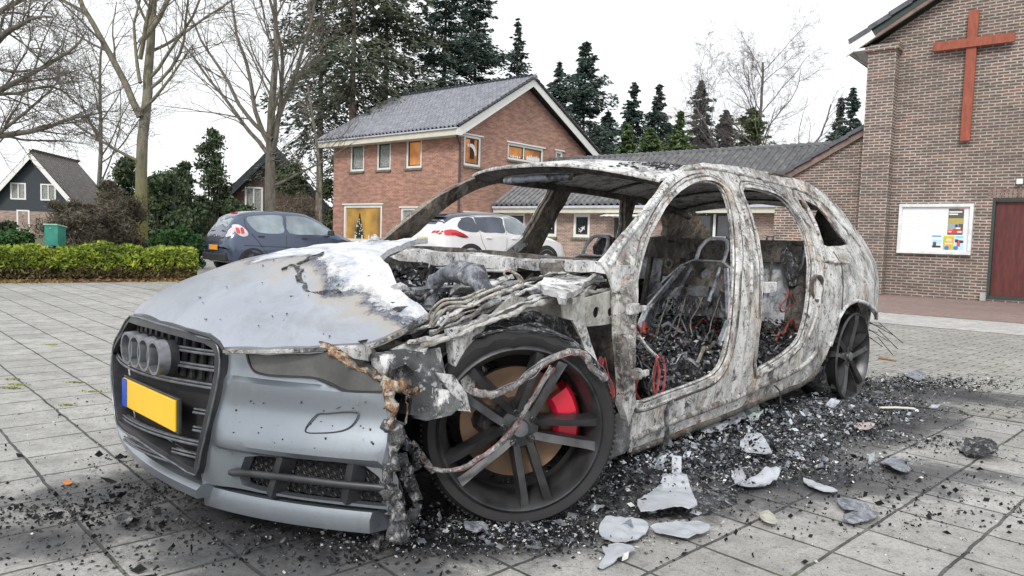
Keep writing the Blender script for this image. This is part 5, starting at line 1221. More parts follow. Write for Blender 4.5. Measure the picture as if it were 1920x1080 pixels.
# ---------- front bumper, near side then mirrored
bump_px = [(418, 655), (455, 651), (462, 680), (470, 697), (495, 705), (580, 710), (620, 722), (650, 735), (718, 738), (722, 780), (728, 830), (722, 870), (724, 905), (727, 958), (640, 949), (540, 936), (450, 919), (380, 905), (377, 892), (398, 790), (418, 700)]
int_px = [(452, 858), (480, 856), (560, 860), (640, 866), (680, 876), (704, 896), (716, 925), (719, 952), (640, 944), (560, 935), (480, 921), (446, 910), (440, 890)]
BP, IP = pF(bump_px), pF(int_px)
def bz(y, z):
    k = min(1, max(0, (abs(y)-.33)/.06)); d = .0
    zc1 = .28+.01*abs(y)          # the sharp shoulder over the intake
    d -= .030*k*(math.exp(-((z-zc1)/.075)**2) if z > zc1 else math.exp(-((z-zc1)/.012)**2))
    zc2 = .475; d -= .014*k*(math.exp(-((z-zc2)/.05)**2) if z < zc2 else math.exp(-((z-zc2)/.01)**2))
    return Sf(y, z)+.012*k+d
bp = {}
for sg in (1, -1):
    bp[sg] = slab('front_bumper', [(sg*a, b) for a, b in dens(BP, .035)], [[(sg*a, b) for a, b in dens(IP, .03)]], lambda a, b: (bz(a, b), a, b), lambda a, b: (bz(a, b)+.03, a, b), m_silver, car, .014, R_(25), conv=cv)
B_ = bp[1]
def onF(px, o=.004, closed=True, k=4): 
    P = [hit(u, v, 's', lambda y, z: Sf(y, z)-o) for u, v in px]; return catmull([tuple(q) for q in P], k, closed)
s = MB(); P = onF([(572, 808), (592, 779), (612, 776), (668, 774), (662, 795), (640, 808), (600, 812)], .001); s.tube(P+P[:1], .0022, 4); s.build('washer_cover_gap', m_gloss, B_, conv=cv)
s = MB(); P = onF([(602, 849), (608, 843), (614, 849), (608, 856)], .001); s.tube(P+P[:1], .002, 4); s.build('parking_sensor', m_gloss, B_, conv=cv)
rnd = random.Random(4); s = MB()
for _ in range(24):
    u = rnd.uniform(425, 722); v = rnd.uniform(745, 850); q = hit(u, v, 's', bz); r_ = rnd.uniform(.0015, .005); s.box((q[0]-.002, q[1], q[2]), (.003, r_, r_*1.3))
o = s.build('soot_flakes', m_char, B_, conv=cv); o['kind'] = 'stuff'
# intake: recessed mesh, blade, honeycomb
for sg in (1, -1):
    par = bp[sg]
    mesh = slab('intake_mesh', [(sg*a, b) for a, b in [(q[0]*1.01, q[1]) for q in IP]], [], lambda a, b: (Sf(a, b)+.055, a, b), lambda a, b: (Sf(a, b)+.06, a, b), m_mesh, par, .06, conv=cv)
    s = MB(); y0, y1, z0, z1 = min(q[0] for q in IP), max(q[0] for q in IP), min(q[1] for q in IP), max(q[1] for q in IP)
    hx = .017; row = 0; z = z0
    while z < z1:
        y = y0+(hx if row % 2 else 0)
        while y < y1:
            if pip(np.array([y]), np.array([z]), IP)[0]:
                P = [(Sf(y, z)+.048, sg*(y+hx*.95*math.cos(a)), z+hx*.5*math.sin(a)) for a in np.arange(0, 6.3, math.pi/3)]; s.tube(P, .0018, 3, cap=False)
            y += hx*2
        z += hx*.62; row += 1
    o = s.build('honeycomb', m_gloss, par, conv=cv, fix=False)
    s = MB(); b0 = [(430, 886), (470, 888), (560, 898), (640, 908), (722, 915)]; P = [hit(u, v, 's', lambda y, z: Sf(y, z)-.0) for u, v in b0]; P = catmull([tuple(q) for q in P], 4, False)
    s.tube([(a, sg*b, c) for a, b, c in P], [.006]+[.009]*(len(P)-2)+[.006], 8, flat=1.3); s.build('intake_blade', m_gloss, par, R_(60), conv=cv)
    for (u0, v0, u1, v1) in ((522, 858, 500, 932), (655, 868, 640, 945)):
        A_ = hit(u0, v0, 's', Sf); Bq = hit(u1, v1, 's', Sf); s = MB(); s.bar((A_[0]+.03, sg*A_[1], A_[2]), (Bq[0]+.03, sg*Bq[1], Bq[2]), .05, .03, (0, 1, 0)); s.build('intake_strut', m_gloss, par, conv=cv)
# lower lips
def lip(fs, y0, y1, z0, z1, out, name, mat, par, n=18):
    V = []; Fc = []
    for i in range(n+1):
        y = y0+(y1-y0)*i/n; s0 = fs(y); V += [(s0+.02, y, z1), (s0-out*.5, y, z1-.004), (s0-out, y, (z0+z1)/2+.008), (s0-out*.9, y, z0+.006), (s0+.1, y, z0), (s0+.1, y, z1)]
    for i in range(n):
        for j in range(6): Fc.append((i*6+j, i*6+(j+1) % 6, (i+1)*6+(j+1) % 6, (i+1)*6+j))
    Fc += [tuple(range(6)), tuple(range(n*6, n*6+6))]
    s = MB(); s.add(V, Fc); return s.build(name, mat, par, R_(30), conv=cv)
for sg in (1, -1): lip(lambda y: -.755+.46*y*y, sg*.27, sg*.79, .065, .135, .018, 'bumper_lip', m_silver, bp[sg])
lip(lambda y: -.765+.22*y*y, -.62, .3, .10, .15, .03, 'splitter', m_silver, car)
s = MB(); s.box((-.1, 0, .12), (.7, 1.1, .02)); s.build('under_tray', m_mesh, car, conv=cv)
# grille
Sg = lambda y, z, o=0.: -.80+.09*y+.45*y*y+_pz(z)*.8-o
gx = [(252, 592), (300, 605), (350, 619), (395, 631), (412, 642), (420, 660), (419, 700), (409, 750), (397, 800), (385, 850), (375, 889), (340, 870), (300, 846), (262, 820), (228, 795), (222, 760), (218, 720), (216, 685), (218, 655), (234, 620)]
GXP = [tuple(hit(u, v, 's', Sg)[[1, 2]]) for u, v in gx]
hexo = dens(catmull(GXP, 2), .03); hexi = shrink(GXP, .02); hexi = dens(hexi, .03)
def gwid(z):
    X = [a+(b-a)*(z-za)/(zb-za) for (a, za), (b, zb) in zip(hexi, hexi[1:]+hexi[:1]) if (za-z)*(zb-z) < 0]
    return (min(X), max(X)) if X else (-.2, .2)
gf = slab('grille_frame', hexo, [hexi], lambda a, b: (Sg(a, b, .012), a, b), lambda a, b: (Sg(a, b, -.04), a, b), m_gloss, car, .04, R_(40), conv=cv)
s = MB(); P = [(Sg(a, b, .014), a, b) for a, b in hexo]; s.tube(P+P[:1], .0035, 6); s.build('grille_trim', m_gbar, gf, R_(60), conv=cv)
slab('grille_back', hexi, [], lambda a, b: (Sg(a, b, -.045), a, b), lambda a, b: (Sg(a, b, -.05), a, b), m_mesh, gf, .05, conv=cv)
for z, y0 in ((.545, 0), (.498, 0), (.445, 0), (.365, .24), (.31, .24), (.265, .0), (.225, .0), (.19, 0)):
    s = MB(); yl, yr = gwid(z); rng = [(yl, yr)] if y0 == 0 else [(y0+.02, yr)]
    for a, c_ in rng:
        for dz, o_, r_ in ((0, -.004, .0042), (.010, -.006, .0035), (.005, -.02, .006)):
            P = [(Sg(y, z+dz, o_), y, z+dz) for y in np.linspace(a, c_, 20)]; s.tube(P, r_, 6, flat=1.)
    s.build('grille_bar', m_gbar, gf, R_(60), conv=cv)
s = MB()
for y in np.arange(-.28, .29, .043): s.bar((Sg(y, .5, -.03), y, .46), (Sg(y, .58, -.03), y, .59), .01, .02, (0, 1, 0))
s.build('grille_fins', m_gloss, gf, conv=cv)
s = MB()
rings = car
for k in range(4):
    y = -.117+.080*k; s = MB(); P = [(-.835+.1*(y*y), y+.050*math.cos(a), .520+.050*math.sin(a)) for a in np.linspace(0, 2*math.pi, 33)[:-1]]; V = []; Fc = []
    for i, (a, b_, c_) in enumerate(P):
        an = 2*math.pi*i/32; dr = (math.cos(an), math.sin(an))
        for (o_, dd_) in ((-.0045, .0), (.0045, 0.), (.006, .02), (.006, .03), (-.006, .03), (-.006, .02)): V.append((a+dd_-(0 if dd_ else .004), b_+dr[0]*o_, c_+dr[1]*o_))
        for j in range(6): Fc.append((i*6+j, i*6+(j+1) % 6, ((i+1) % 32)*6+(j+1) % 6, ((i+1) % 32)*6+j))
    s.add(V, Fc); s.build('badge_ring', m_badge, gf, R_(40), conv=cv)
s = MB()
for k in range(4):
    y = -.117+.080*k; s.lathe([(.045, -.0), (.045, .05), (.053, .05), (.053, 0)], 28, Matrix.Translation((-.826, y, .52)) @ Matrix.Rotation(math.pi/2, 4, 'Y'))
s.build('badge_base', m_gloss, gf, R_(60), conv=cv)
s = MB(); s.box((-.80, 0, .352), (.012, .485, .112)); pb = s.build('plate_holder', m_gloss, car, conv=cv, bevel=.003)
s = MB(); s.box((-.809, .0, .352), (.008, .46, .098)); pl = s.build('number_plate', m_platey, pb, conv=cv, bevel=.003)
s = MB(); s.box((-.8145, -.208, .352), (.003, .042, .096)); s.build('plate_band', m_blue, pb, conv=cv)
# ---------- headlight and melted parts
hl_px = [(458, 652), (500, 651), (560, 649), (596, 643), (622, 655), (645, 672), (672, 690), (700, 705), (716, 722), (720, 734), (650, 732), (622, 719), (582, 707), (498, 702), (475, 694), (465, 680)]
HL = pF(hl_px); hlp = slab('headlight', dens(HL, .03), [], lambda a, b: (Sf(a, b)-.002, a, b), lambda a, b: (Sf(a, b)+.05, a, b), m_lamp, car, .03, R_(40), conv=cv)
HLm = [(-a, b) for a, b in HL]; slab('headlight', dens(HLm, .03), [], lambda a, b: (Sf(a, b)-.002, a, b), lambda a, b: (Sf(a, b)+.05, a, b), m_lamp, car, .03, R_(40), conv=cv)
s = MB(); P = onF([(462, 654), (472, 690), (498, 703), (582, 708), (622, 720), (650, 733), (718, 735)], .002, False); s.tube(P, .004, 5); s.build('lamp_seal', m_gloss, hlp, conv=cv)
def blobtube(name, px, ax, val, r, mat, par, seed=1, n=14, amp=.012, k=5, sc_=22.):
    rn = random.Random(seed); fn = val if callable(val) else (lambda a, b: val)
    P = [tuple(hit(u, v, ax, fn)) for u, v in px]; P = dens(catmull(P, k, False), .008, False); ph = rn.random()*9; rs_ = [r*(.75+.55*noise.noise(Vector((i*.35, ph, 0)))+.4*noise.noise(Vector((i*.9, ph, 5)))) for i in range(len(P))]; rs_[0] *= .3; rs_[-1] *= .3
    s = MB(); s.tube(P, rs_, n); o = s.build(name, mat, par, 3.2, conv=cv); 
    crumple(o, amp, sc_, seed); crumple(o, amp*.6, sc_*3, seed); return crumple(o, amp*.35, sc_*8, seed)

FS = lambda y, z: Sf(y, z)-.01
blobtube('melted_edge', [(600, 645), (622, 657), (648, 672), (668, 690), (695, 700), (712, 712)], 's', FS, .011, m_foam, hlp, 3)
blobtube('melted_edge', [(712, 706), (728, 722), (733, 745), (736, 775), (733, 800)], 's', FS, .015, m_foam, hlp, 4)
blobtube('melted_edge', [(722, 730), (742, 722), (762, 718), (776, 726), (770, 738)], 's', FS, .017, m_foam, hlp, 5)
blobtube('melted_drip', [(768, 730), (767, 750), (763, 775), (760, 800)], 'y', .82, .0035, m_foam, hlp, 6, 5)
for i, (px, r_) in enumerate([([(735, 790), (742, 840), (730, 880), (735, 930), (745, 980), (738, 1015)], .028), ([(750, 850), (765, 890), (775, 940), (762, 985)], .02), ([(722, 860), (728, 900), (742, 950), (748, 1000), (740, 1020)], .024), ([(745, 800), (760, 830), (780, 850), (790, 880)], .016), ([(700, 1005), (715, 1018), (735, 1022)], .022)]):
    blobtube('charred_bumper_shred', px, 'y', .84-.02*i, r_, m_char if i % 2 else MATS.get('grey_char') or burnt('grey_char', (.025, .025, .027), (.06, .06, .064), (.16, .16, .17), 0, 22, .8, wht=.5), car, 10+i, 12, .022, 5, 18.)
# ---------- near front corner: charred box, struts, inner wing
flat('crash_box', [(705, 672), (745, 662), (800, 652), (822, 655), (835, 700), (848, 720), (880, 772), (820, 778), (768, 782), (772, 745), (740, 735), (715, 700)], 'y', lambda s_, z: .80-.25*(z-.5), -.05, burnt('grey_soot_panel', (.05, .055, .06), (.1, .105, .11), (.16, .165, .17), 0, 3., .35, wht=.95, rough=.5), step=.02, amp=.02, sc_=13.)
flat('wing_strut', [(845, 620), (880, 612), (905, 600), (915, 590), (912, 610), (895, 640), (888, 680), (892, 720), (885, 765), (875, 740), (862, 712), (850, 680)], 'y', .79, -.03, m_white_ash, step=.03, amp=.006)
flat('bent_bracket', [(820, 700), (850, 705), (875, 740), (884, 772), (868, 770), (845, 740)], 'y', .83, -.01, m_white_ash, step=.03, amp=.008)
m_tanm0 = burnt('rail_tanned_steel', (.3, .28, .24), (.45, .43, .39), (.6, .59, .56), .25, 3., .45)
wr_a = ((1155, 543), (1080, 553), (1000, 570), (940, 595), (880, 620), (830, 640), (790, 648)); wr_b = ((1120, 508), (1040, 512), (960, 530), (900, 552), (845, 580), (780, 606), (700, 632))
for i in range(9):
    q = i/8; px = [(a_[0]*(1-q)+b_[0]*q, a_[1]*(1-q)+b_[1]*q+3*math.sin(i*2.3+k)) for k, (a_, b_) in enumerate(zip(wr_a, wr_b))]
    if i % 3 == 1: px = px[:-1]
    if i % 3 == 2: px = px[1:]
    P = dens(catmull([tuple(C(u, v, 'y', .80-.14*q)) for u, v in px], 5, False), .012, False); s = MB(); s.tube(wob(P, .007, 14, i), [(.011 if i else .014)*(.6+.9*abs(noise.noise(Vector((j*.12, i, 0))))) for j in range(len(P))], 9, flat=(.35 if i % 2 else .8)); o = crumple(s.build('wing_rail', [m_tanm0, m_white_ash, m_ash, m_scorch, m_white_ash, m_ash2, m_white_ash, m_scorch, m_ash][i], car, R_(40), conv=cv), .006, 34., i); crumple(o, .003, 90., i)
def ell(u, v, a, b, n=14): return [(u+a*math.cos(q), v+b*math.sin(q)) for q in np.linspace(0, 2*math.pi, n+1)[:-1]]
m_tanm = burnt('heat_tanned_steel', (.3, .28, .24), (.42, .4, .36), (.56, .55, .52), .25, 3., .45)
flat('wing_bracket', [(1054, 568), (1080, 562), (1120, 553), (1154, 543), (1157, 575), (1155, 605), (1120, 611), (1095, 613), (1085, 604), (1068, 600), (1056, 597)], 'y', .885, -.008, m_tanm, holes=[ell(1119, 586, 6.5, 11), ell(1145, 585, 5, 9)], step=.03, amp=.003)
flat('wing_bracket', [(1072, 602), (1098, 606), (1108, 640), (1120, 675), (1126, 704), (1118, 712), (1106, 680), (1094, 645), (1082, 620)], 'y', .885, -.008, m_white_ash, step=.03, amp=.004)
flat('inner_wing', [(960, 556), (1054, 568), (1056, 597), (1000, 580), (930, 600), (900, 612)], 'y', .77, -.01, m_tanm, step=.03, amp=.006)
# dark wheel housing
s = MB()
for i in range(15):
    a = math.pi*i/14
s_ = MB(); V = []; Fc = []
for i in range(19):
    a = -.25+(math.pi+.5)*i/18
    for y in (.82, .45, .3): V.append((.04+.42*math.cos(a), y*.93, .31+.30*math.sin(a)))
for i in range(18):
    for j in range(2): Fc.append((i*3+j, i*3+j+1, (i+1)*3+j+1, (i+1)*3+j))
s_.add(V, Fc); crumple(s_.build('wheel_housing', m_scorch, car, conv=cv, fix=False), .012, 9.)
s = MB(); s.box((.03, .3, .4), (.9, .02, .6)); s.build('inner_wing_wall', m_mesh, car, conv=cv)
s = MB(); s.tube([(0, .4, .60), (0, .62, .42)], [.04, .05], 12); s.tube([(0, .35, .33), (0, .8, .32)], .05, 12); s.tube([(.1, .35, .2), (.02, .7, .22)], .03, 8); s.build('suspension_strut', m_scorch, car, R_(50), conv=cv)
flat('front_pillar_post', [(1156, 548), (1196, 520), (1193, 600), (1190, 700), (1192, 760), (1178, 800), (1168, 760), (1160, 640)], 'y', lambda a, z: Ys(a, z)+.010, -.03, m_ash2, step=.04, amp=.007, sc_=14.)
for (u, v) in ((1172, 520), (1180, 612), (1176, 632), (1183, 648), (1172, 700), (1180, 730), (1170, 746)):
    q = hit(u, v, 'y', Ys); s = MB(); s.lathe([(.0, .022), (.008, .02), (.010, .012)], 8, Matrix.Translation((q[0], q[1], q[2])) @ Matrix.Rotation(-math.pi/2, 4, 'X')); s.build('bolt', m_ash, car, conv=cv)
for (u, v) in ((1178, 578), (1183, 700)):
    q = hit(u, v, 'y', Ys); s = MB(); s.box((q[0], q[1]+.02, q[2]), (.06, .025, .04)); s.box((q[0]+.045, q[1]+.03, q[2]), (.05, .012, .025)); crumple(s.build('door_hinge', m_ash, car, conv=cv, bevel=.006), .004, 30)
q = hit(1442, 538, 'y', Ys); s = MB(); s.box((q[0], q[1]-.01, q[2]), (.1, .05, .05)); crumple(s.build('door_hinge', m_white_ash, car, conv=cv, bevel=.004), .006, 40)
# mudguard piece in front of the sill
flat('sill_front_shield', [(1140, 800), (1165, 775), (1195, 762), (1193, 800), (1180, 835), (1172, 850), (1150, 858), (1132, 862)], 'y', .87, -.02, burnt('dark_shield', (.06, .062, .065), (.1, .1, .105), (.16, .16, .17), .05, 3, .3, wht=.25), step=.03, amp=.006)

# paint blistered off the rear of the roof
rn = random.Random(12); s = MB()
for _ in range(420):
    u = rn.gauss(1300, 55); v = 306+abs(rn.gauss(0, 6)) ; q = hit(u, v, 'z', Zr)
    if not (1.1 < q[0] < 3.2 and abs(q[1]) < .58): continue
    r_ = rn.uniform(.004, .016); a = rn.uniform(0, 3); s.box((q[0], q[1], q[2]+.004), (r_*2, r_, .004), Matrix.Rotation(a, 3, 'Z') @ Matrix.Rotation(rn.uniform(-.4, .4), 3, 'X'))
o = s.build('blistered_paint', m_char, rf, conv=cv); o['kind'] = 'stuff'

# torn bits around the burnt corner
for i, (px, y, mt) in enumerate([([(640, 655), (668, 648), (700, 652), (715, 668), (690, 676), (660, 668)], .74, m_ash), ([(676, 640), (720, 632), (760, 640), (748, 655), (705, 658)], .72, m_scorch), ([(728, 655), (770, 640), (805, 645), (790, 662), (745, 668)], .76, m_white_ash), ([(770, 742), (800, 728), (838, 735), (862, 760), (840, 782), (800, 790), (772, 778)], .855, MATS['grey_soot_panel']), ([(735, 690), (760, 684), (772, 705), (764, 735), (742, 728)], .86, m_char)]):
    flat('torn_panel', px, 'y', (lambda a, b, y=y: y+.05*math.sin(a*20)), -.012, mt, step=.018, amp=.016, sc_=18., seed=i)

# second contour: pressed channel running round the door openings on the outer skin
for H_ in (D1s, D2s):
    o2 = shrink(H_, -.022); s = MB(); s.tube([(a, Ys(a, b)+.001, b) for a, b in o2+o2[:1]], .006, 6); crumple(s.build('pressed_channel', m_ash2, bs, R_(60), conv=cv), .003, 26)
    o2 = shrink(H_, -.034); s = MB(); s.tube([(a, Ys(a, b)-.001, b) for a, b in o2+o2[:1]], .004, 5); crumple(s.build('pressed_channel', m_scorch, bs, R_(60), conv=cv), .003, 26)
# ---------- wheels of the burnt car
def big_wheel(cx, cy, cz, steer, a0, rim_r=.268, tyre_r=.335, depth=.24, burnt_tyre=False, brake=True):
    """axis points out of the car along +y turned by steer towards the front"""
    ax = Vector((math.sin(steer), math.cos(steer), 0)); fx = Vector((math.cos(steer), -math.sin(steer), 0)); up = Vector((0, 0, 1))   # local (x forward, y left, z)
    O = Vector((-cx, cy, cz)); M = Matrix(((fx.x, up.x, ax.x, O.x), (fx.y, up.y, ax.y, O.y), (fx.z, up.z, ax.z, O.z), (0, 0, 0, 1)))
    s = MB()
    s.lathe([(rim_r, .0), (rim_r+.004, -.004), (rim_r*.975, .004), (rim_r*.955, -.002), (rim_r*.93, -.02), (rim_r*.88, -.05), (rim_r*.86, -.12), (rim_r*.93, -depth+.02), (rim_r, -depth)], 64, M)
    rim = s.build('wheel_rim', m_wheel, car, R_(40))
    # five twin spokes
    for k in range(5):
        for sd in (-1, 1):
            a = a0+k*2*math.pi/5; s = MB(); V = []
            for (r_, off, w_, zf, zb) in ((.03, .022, .016, -.034, -.08), (.09, .029, .017, -.024, -.075), (.15, .033, .0165, -.014, -.065), (.21, .038, .017, -.006, -.055), (rim_r*.965, .045, .021, -.008, -.05)):
                c, sn = math.cos(a), math.sin(a)
                for (o_, z_) in ((-w_*1.1, zb), (-w_*.9, zf-.006), (w_*.5, zf+.006), (w_, zb)):
                    t_ = sd*(off)+o_*sd; V.append(M @ Vector((r_*c-t_*sn, r_*sn+t_*c, z_)))
            Fc = []
            for i in range(4):
                for j in range(4): Fc.append((i*4+j, i*4+(j+1) % 4, (i+1)*4+(j+1) % 4, (i+1)*4+j))
            Fc += [(0, 1, 2, 3), (16, 17, 18, 19)]; s.add(V, Fc); s.build('spoke', m_wheel, rim, R_(25))
    s = MB(); s.lathe([(.0, -.022), (.028, -.022), (.032, -.03), (.062, -.036), (.070, -.05), (.072, -.09), (0, -.09)], 32, M); hub = s.build('hub', m_wheel, rim, R_(30))
    s = MB(); s.lathe([(.0, -.012), (.024, -.012), (.028, -.016), (.028, -.022)], 24, M); s.build('centre_cap', m_gbar, rim, R_(30))
    for k in range(5):
        a = a0+(k+.5)*2*math.pi/5; s = MB(); s.lathe([(.006, -.028), (.009, -.024), (.012, -.026), (.013, -.045)], 10, M @ Matrix.Translation((.052*math.cos(a), .052*math.sin(a), 0))); s.build('wheel_bolt', m_gloss, rim)
    if not burnt_tyre:
        s = MB(); R0 = tyre_r; prof = [(rim_r-.004, -.012), (rim_r+.012, .004), (rim_r+.03, .008), (R0*.95, .0), (R0*.985, -.016), (R0, -.04)]
        for z in (-.075, -.08, -.118, -.123, -.162, -.167): prof.append((R0-(.006 if z in (-.08, -.118, -.162) else 0), z))
        prof += [(R0, -.2), (R0*.985, -.226), (R0*.95, -.245), (rim_r+.02, -.25), (rim_r-.004, -.235)]
        s.lathe(prof, 96, M); ty = s.build('tyre', m_tyre, car, R_(35))
        for q in ty.data.vertices:       # soft tyre: flattened foot, burnt ragged crown
            if q.co.z < .012: q.co.z = .012-.0*q.co.z
            k = min(1, max(0, (q.co.z-cz-.12)/.15)); n_ = noise.noise(Vector(q.co)*22); q.co += (Vector(q.co)-O).normalized()*(.012*n_*k)+Vector(noise.noise_vector(Vector(q.co)*40))*.008*k
        s = MB()
        for k in range(110):
            a = 2*math.pi*k/110
            for z0, z1 in ((-.018, -.05), (-.2, -.232)):
                c, sn = math.cos(a), math.sin(a); s.bar(M @ Vector((R0*c, R0*sn, z0)), M @ Vector((R0*c, R0*sn, z1)), .009, .006, (c, 0, sn))
        tb = s.build('tread_blocks', m_tyre, ty)
        bm_ = bmesh.new(); bm_.from_mesh(tb.data); bmesh.ops.delete(bm_, geom=[q for q in bm_.verts if q.co.z < .014 or q.co.z > cz+.26], context='VERTS'); bm_.to_mesh(tb.data); bm_.free()
        # charred rags over the crown of the tyre
        for k in range(5):
            rn = random.Random(k); aa = np.linspace(R_(25+rn.uniform(-8, 8)), R_(150+rn.uniform(-15, 10)), 26); zz = -.02-.05*k; s = MB()
            P = [M @ Vector(((R0+.006+.006*(k % 2))*math.cos(a), (R0+.006)*math.sin(a), zz+.02*math.sin(a*5+k))) for a in aa]; s.tube(wob(P, .012, 14, k), [.005+.012*abs(noise.noise(Vector((i*.5, k, 0)))) for i in range(len(P))], 6, flat=.5)
            crumple(s.build('charred_rubber', m_char, ty, R_(60)), .006, 40., k)
    else:
        s = MB(); s.lathe([(rim_r-.01, -.06), (rim_r+.008, -.07), (rim_r+.015, -.12), (rim_r+.008, -.2), (rim_r-.01, -.23)], 48, M); ty = s.build('tyre', m_char, car, R_(60)); crumple(ty, .012, 18.)
    s = MB(); s.lathe([(.05, -.12), (.185, -.12), (.185, -.15), (.05, -.15)], 48, M); s.build('brake_disc', m_disc, rim, R_(30))
    s = MB(); s.lathe([(0, -.09), (.085, -.09), (.085, -.125)], 32, M); s.build('disc_bell', m_gloss, rim, R_(30))
    s = MB(); s.lathe([(rim_r*.8, -.24), (.02, -.2)], 32, M); s.build('dust_shield', m_mesh, rim)
    if brake:
        V = []; Fc = []; n = 12
        for i in range(n+1):
            a = R_(-22)+R_(60)*i/n; c, sn = math.cos(a), math.sin(a)
            for (r_, z_) in ((.125, -.085), (.14, -.07), (.2, -.068), (.214, -.085), (.214, -.17), (.125, -.17)): V.append(M @ Vector((-r_*c, r_*sn, z_)))
        for i in range(n):
            for j in range(6): Fc.append((i*6+j, i*6+(j+1) % 6, (i+1)*6+(j+1) % 6, (i+1)*6+j))
        Fc += [tuple(range(6)), tuple(range(n*6, n*6+6))]; s = MB(); s.add(V, Fc); cal = s.build('brake_caliper', m_caliper, car, R_(40))
        s = MB(); a = R_(8); P = [M @ Vector((-r_*math.cos(a-.06+.15*q), r_*math.sin(a-.06+.15*q), -.0665)) for r_, q in ((.135, 0), (.155, .5), (.175, .8), (.2, 1))]; s.tube(P, .0015, 4); s.build('caliper_seam', m_gloss, cal)
    return M
FM = big_wheel(-.0, .915, .315, R_(36), R_(184), tyre_r=.317)
big_wheel(2.93, .893, .272, 0, R_(90), burnt_tyre=True, brake=False)
big_wheel(2.93, -.70, .272, 0, R_(60), burnt_tyre=True, brake=False)
s = MB(); s.lathe([(.0, 0), (.335, 0), (.335, -.24), (0, -.24)], 40, Matrix.Translation((0, -.66, .33)) @ Matrix.Rotation(-math.pi/2, 4, 'X')); s.build('tyre', m_tyre, car, R_(35))
# rear wheel box and underside
V = []; Fc = []
for i in range(17):
    a = -.3+(math.pi+.6)*i/16
    for y in (.84, .5, .45): V.append((2.9+.36*math.cos(a), y, .3+(.36)*math.sin(a)*(.97 if y > .8 else 1)))
for i in range(16):
    for j in range(2): Fc.append((i*3+j, i*3+j+1, (i+1)*3+j+1, (i+1)*3+j))
s = MB(); s.add(V, Fc); crumple(s.build('wheel_housing', m_scorch, car, conv=cv, fix=False), .008, 9.)
s = MB(); s.box((2.9, .44, .4), (.75, .02, .55)); s.box((2.9, -.44, .4), (.75, .02, .55)); s.build('wheel_box_wall', m_mesh, car, conv=cv)
slab('rear_panel', [(-.72, .3), (.72, .3), (.74, .6), (.7, .86), (-.7, .86), (-.74, .6)], [], lambda a, b: (3.74-.12*a*a-.05*(b-.6)**2, a, b), lambda a, b: (3.7-.12*a*a, a, b), m_ash, car, .1, conv=cv)
s = MB()
for i, y in enumerate((.55, .62, .69)):
    for k in range(3): s.tube([(3.66, y+.1, .33+.05*k), (3.8, y+.16+.03*k, .30+.045*k-.05*i)], .003, 4)
s.build('bumper_wires', m_char, car, conv=cv)
for sg in (1,):
    s = MB(); s.bar((3.2, sg*.52, 1.12), (3.55, sg*.60, .84), .16, .05, (0, 1, 0)); crumple(s.build('rear_pillar_inner', m_scorch, car, conv=cv), .006, 12.)
# ---------- floor, tunnel, rubble inside
s = MB(); s.box((1.6, 0, .17), (2.0, 1.6, .03)); s.box((3.1, 0, .24), (1.1, 1.0, .03)); s.build('floor_pan', m_scorch, car, conv=cv)
def heap(name, s0, s1, y0, y1, hfn, mat, par, seed, ns=70, ny=50, amp=.05):
    V = []; rn = Vector((seed, seed*2, 0))
    for i in range(ns+1):
        for j in range(ny+1):
            a = s0+(s1-s0)*i/ns; b = y0+(y1-y0)*j/ny
            h = hfn(a, b)+amp*noise.noise(Vector((a*4, b*4, 0))+rn)+amp*.7*abs(noise.noise(Vector((a*11, b*11, 3))+rn))+amp*.5*noise.noise(Vector((a*30, b*30, 3))+rn); V.append((a, b, h))
    q = [(i*(ny+1)+j, i*(ny+1)+j+1, (i+1)*(ny+1)+j+1, (i+1)*(ny+1)+j) for i in range(ns) for j in range(ny)]
    s = MB(); s.add(V, q); return s.build(name, mat, par, conv=cv, fix=False)
fl = lambda a, b: .22+.10*math.exp(-(b/.14)**2)+.13*math.exp(-((a-1.55)/.3)**2)*(1-math.exp(-(b/.12)**2))+.16*math.exp(-((a-2.45)/.28)**2)-.05*(abs(b) > .74)+.25*math.exp(-((a-.75)/.12)**2)
hp_ = heap('interior_rubble', .72, 2.75, -.8, .83, fl, m_char, car, 1, 110, 80, .055); hp_['kind'] = 'stuff'
def shards(name, P, size, mat, par, seed, asp=.45, kind='stuff', dz=True):
    r = np.random.RandomState(seed); V, Q = leaves(np.array(P), size, r, asp, .3); o = mkfast(name, V, Q, mat, par)
    if kind: o['kind'] = kind
    return o
m_sh_b = plain('shard_black', (.012, .012, .014), .7, .0, var=.6, scale=30); m_sh_b.node_tree.nodes['Principled BSDF'].inputs['Specular IOR Level'].default_value = .25; m_sh_g = plain('shard_grey', (.17, .185, .21), .5, .2, var=.7, scale=25); m_sh_w = plain('shard_white', (.62, .62, .61), .7, .1, var=.3, scale=25)
r = np.random.RandomState(5)
def inP(n, s0=.72, s1=2.75, y0=-.78, y1=.8, fn=fl, up=.09):
    a = s0+(s1-s0)*r.rand(n); b = y0+(y1-y0)*r.rand(n); return [(-q, w_, fn(q, w_)+.02+up*r.rand()**1.5) for q, w_ in zip(a, b)]
shards('char_flakes', inP(5200, up=.12), .035, m_sh_b, hp_, 1); shards('ash_flakes', inP(1700), .02, m_sh_w, hp_, 2); shards('grey_flakes', inP(2600, up=.11), .03, m_sh_g, hp_, 3)
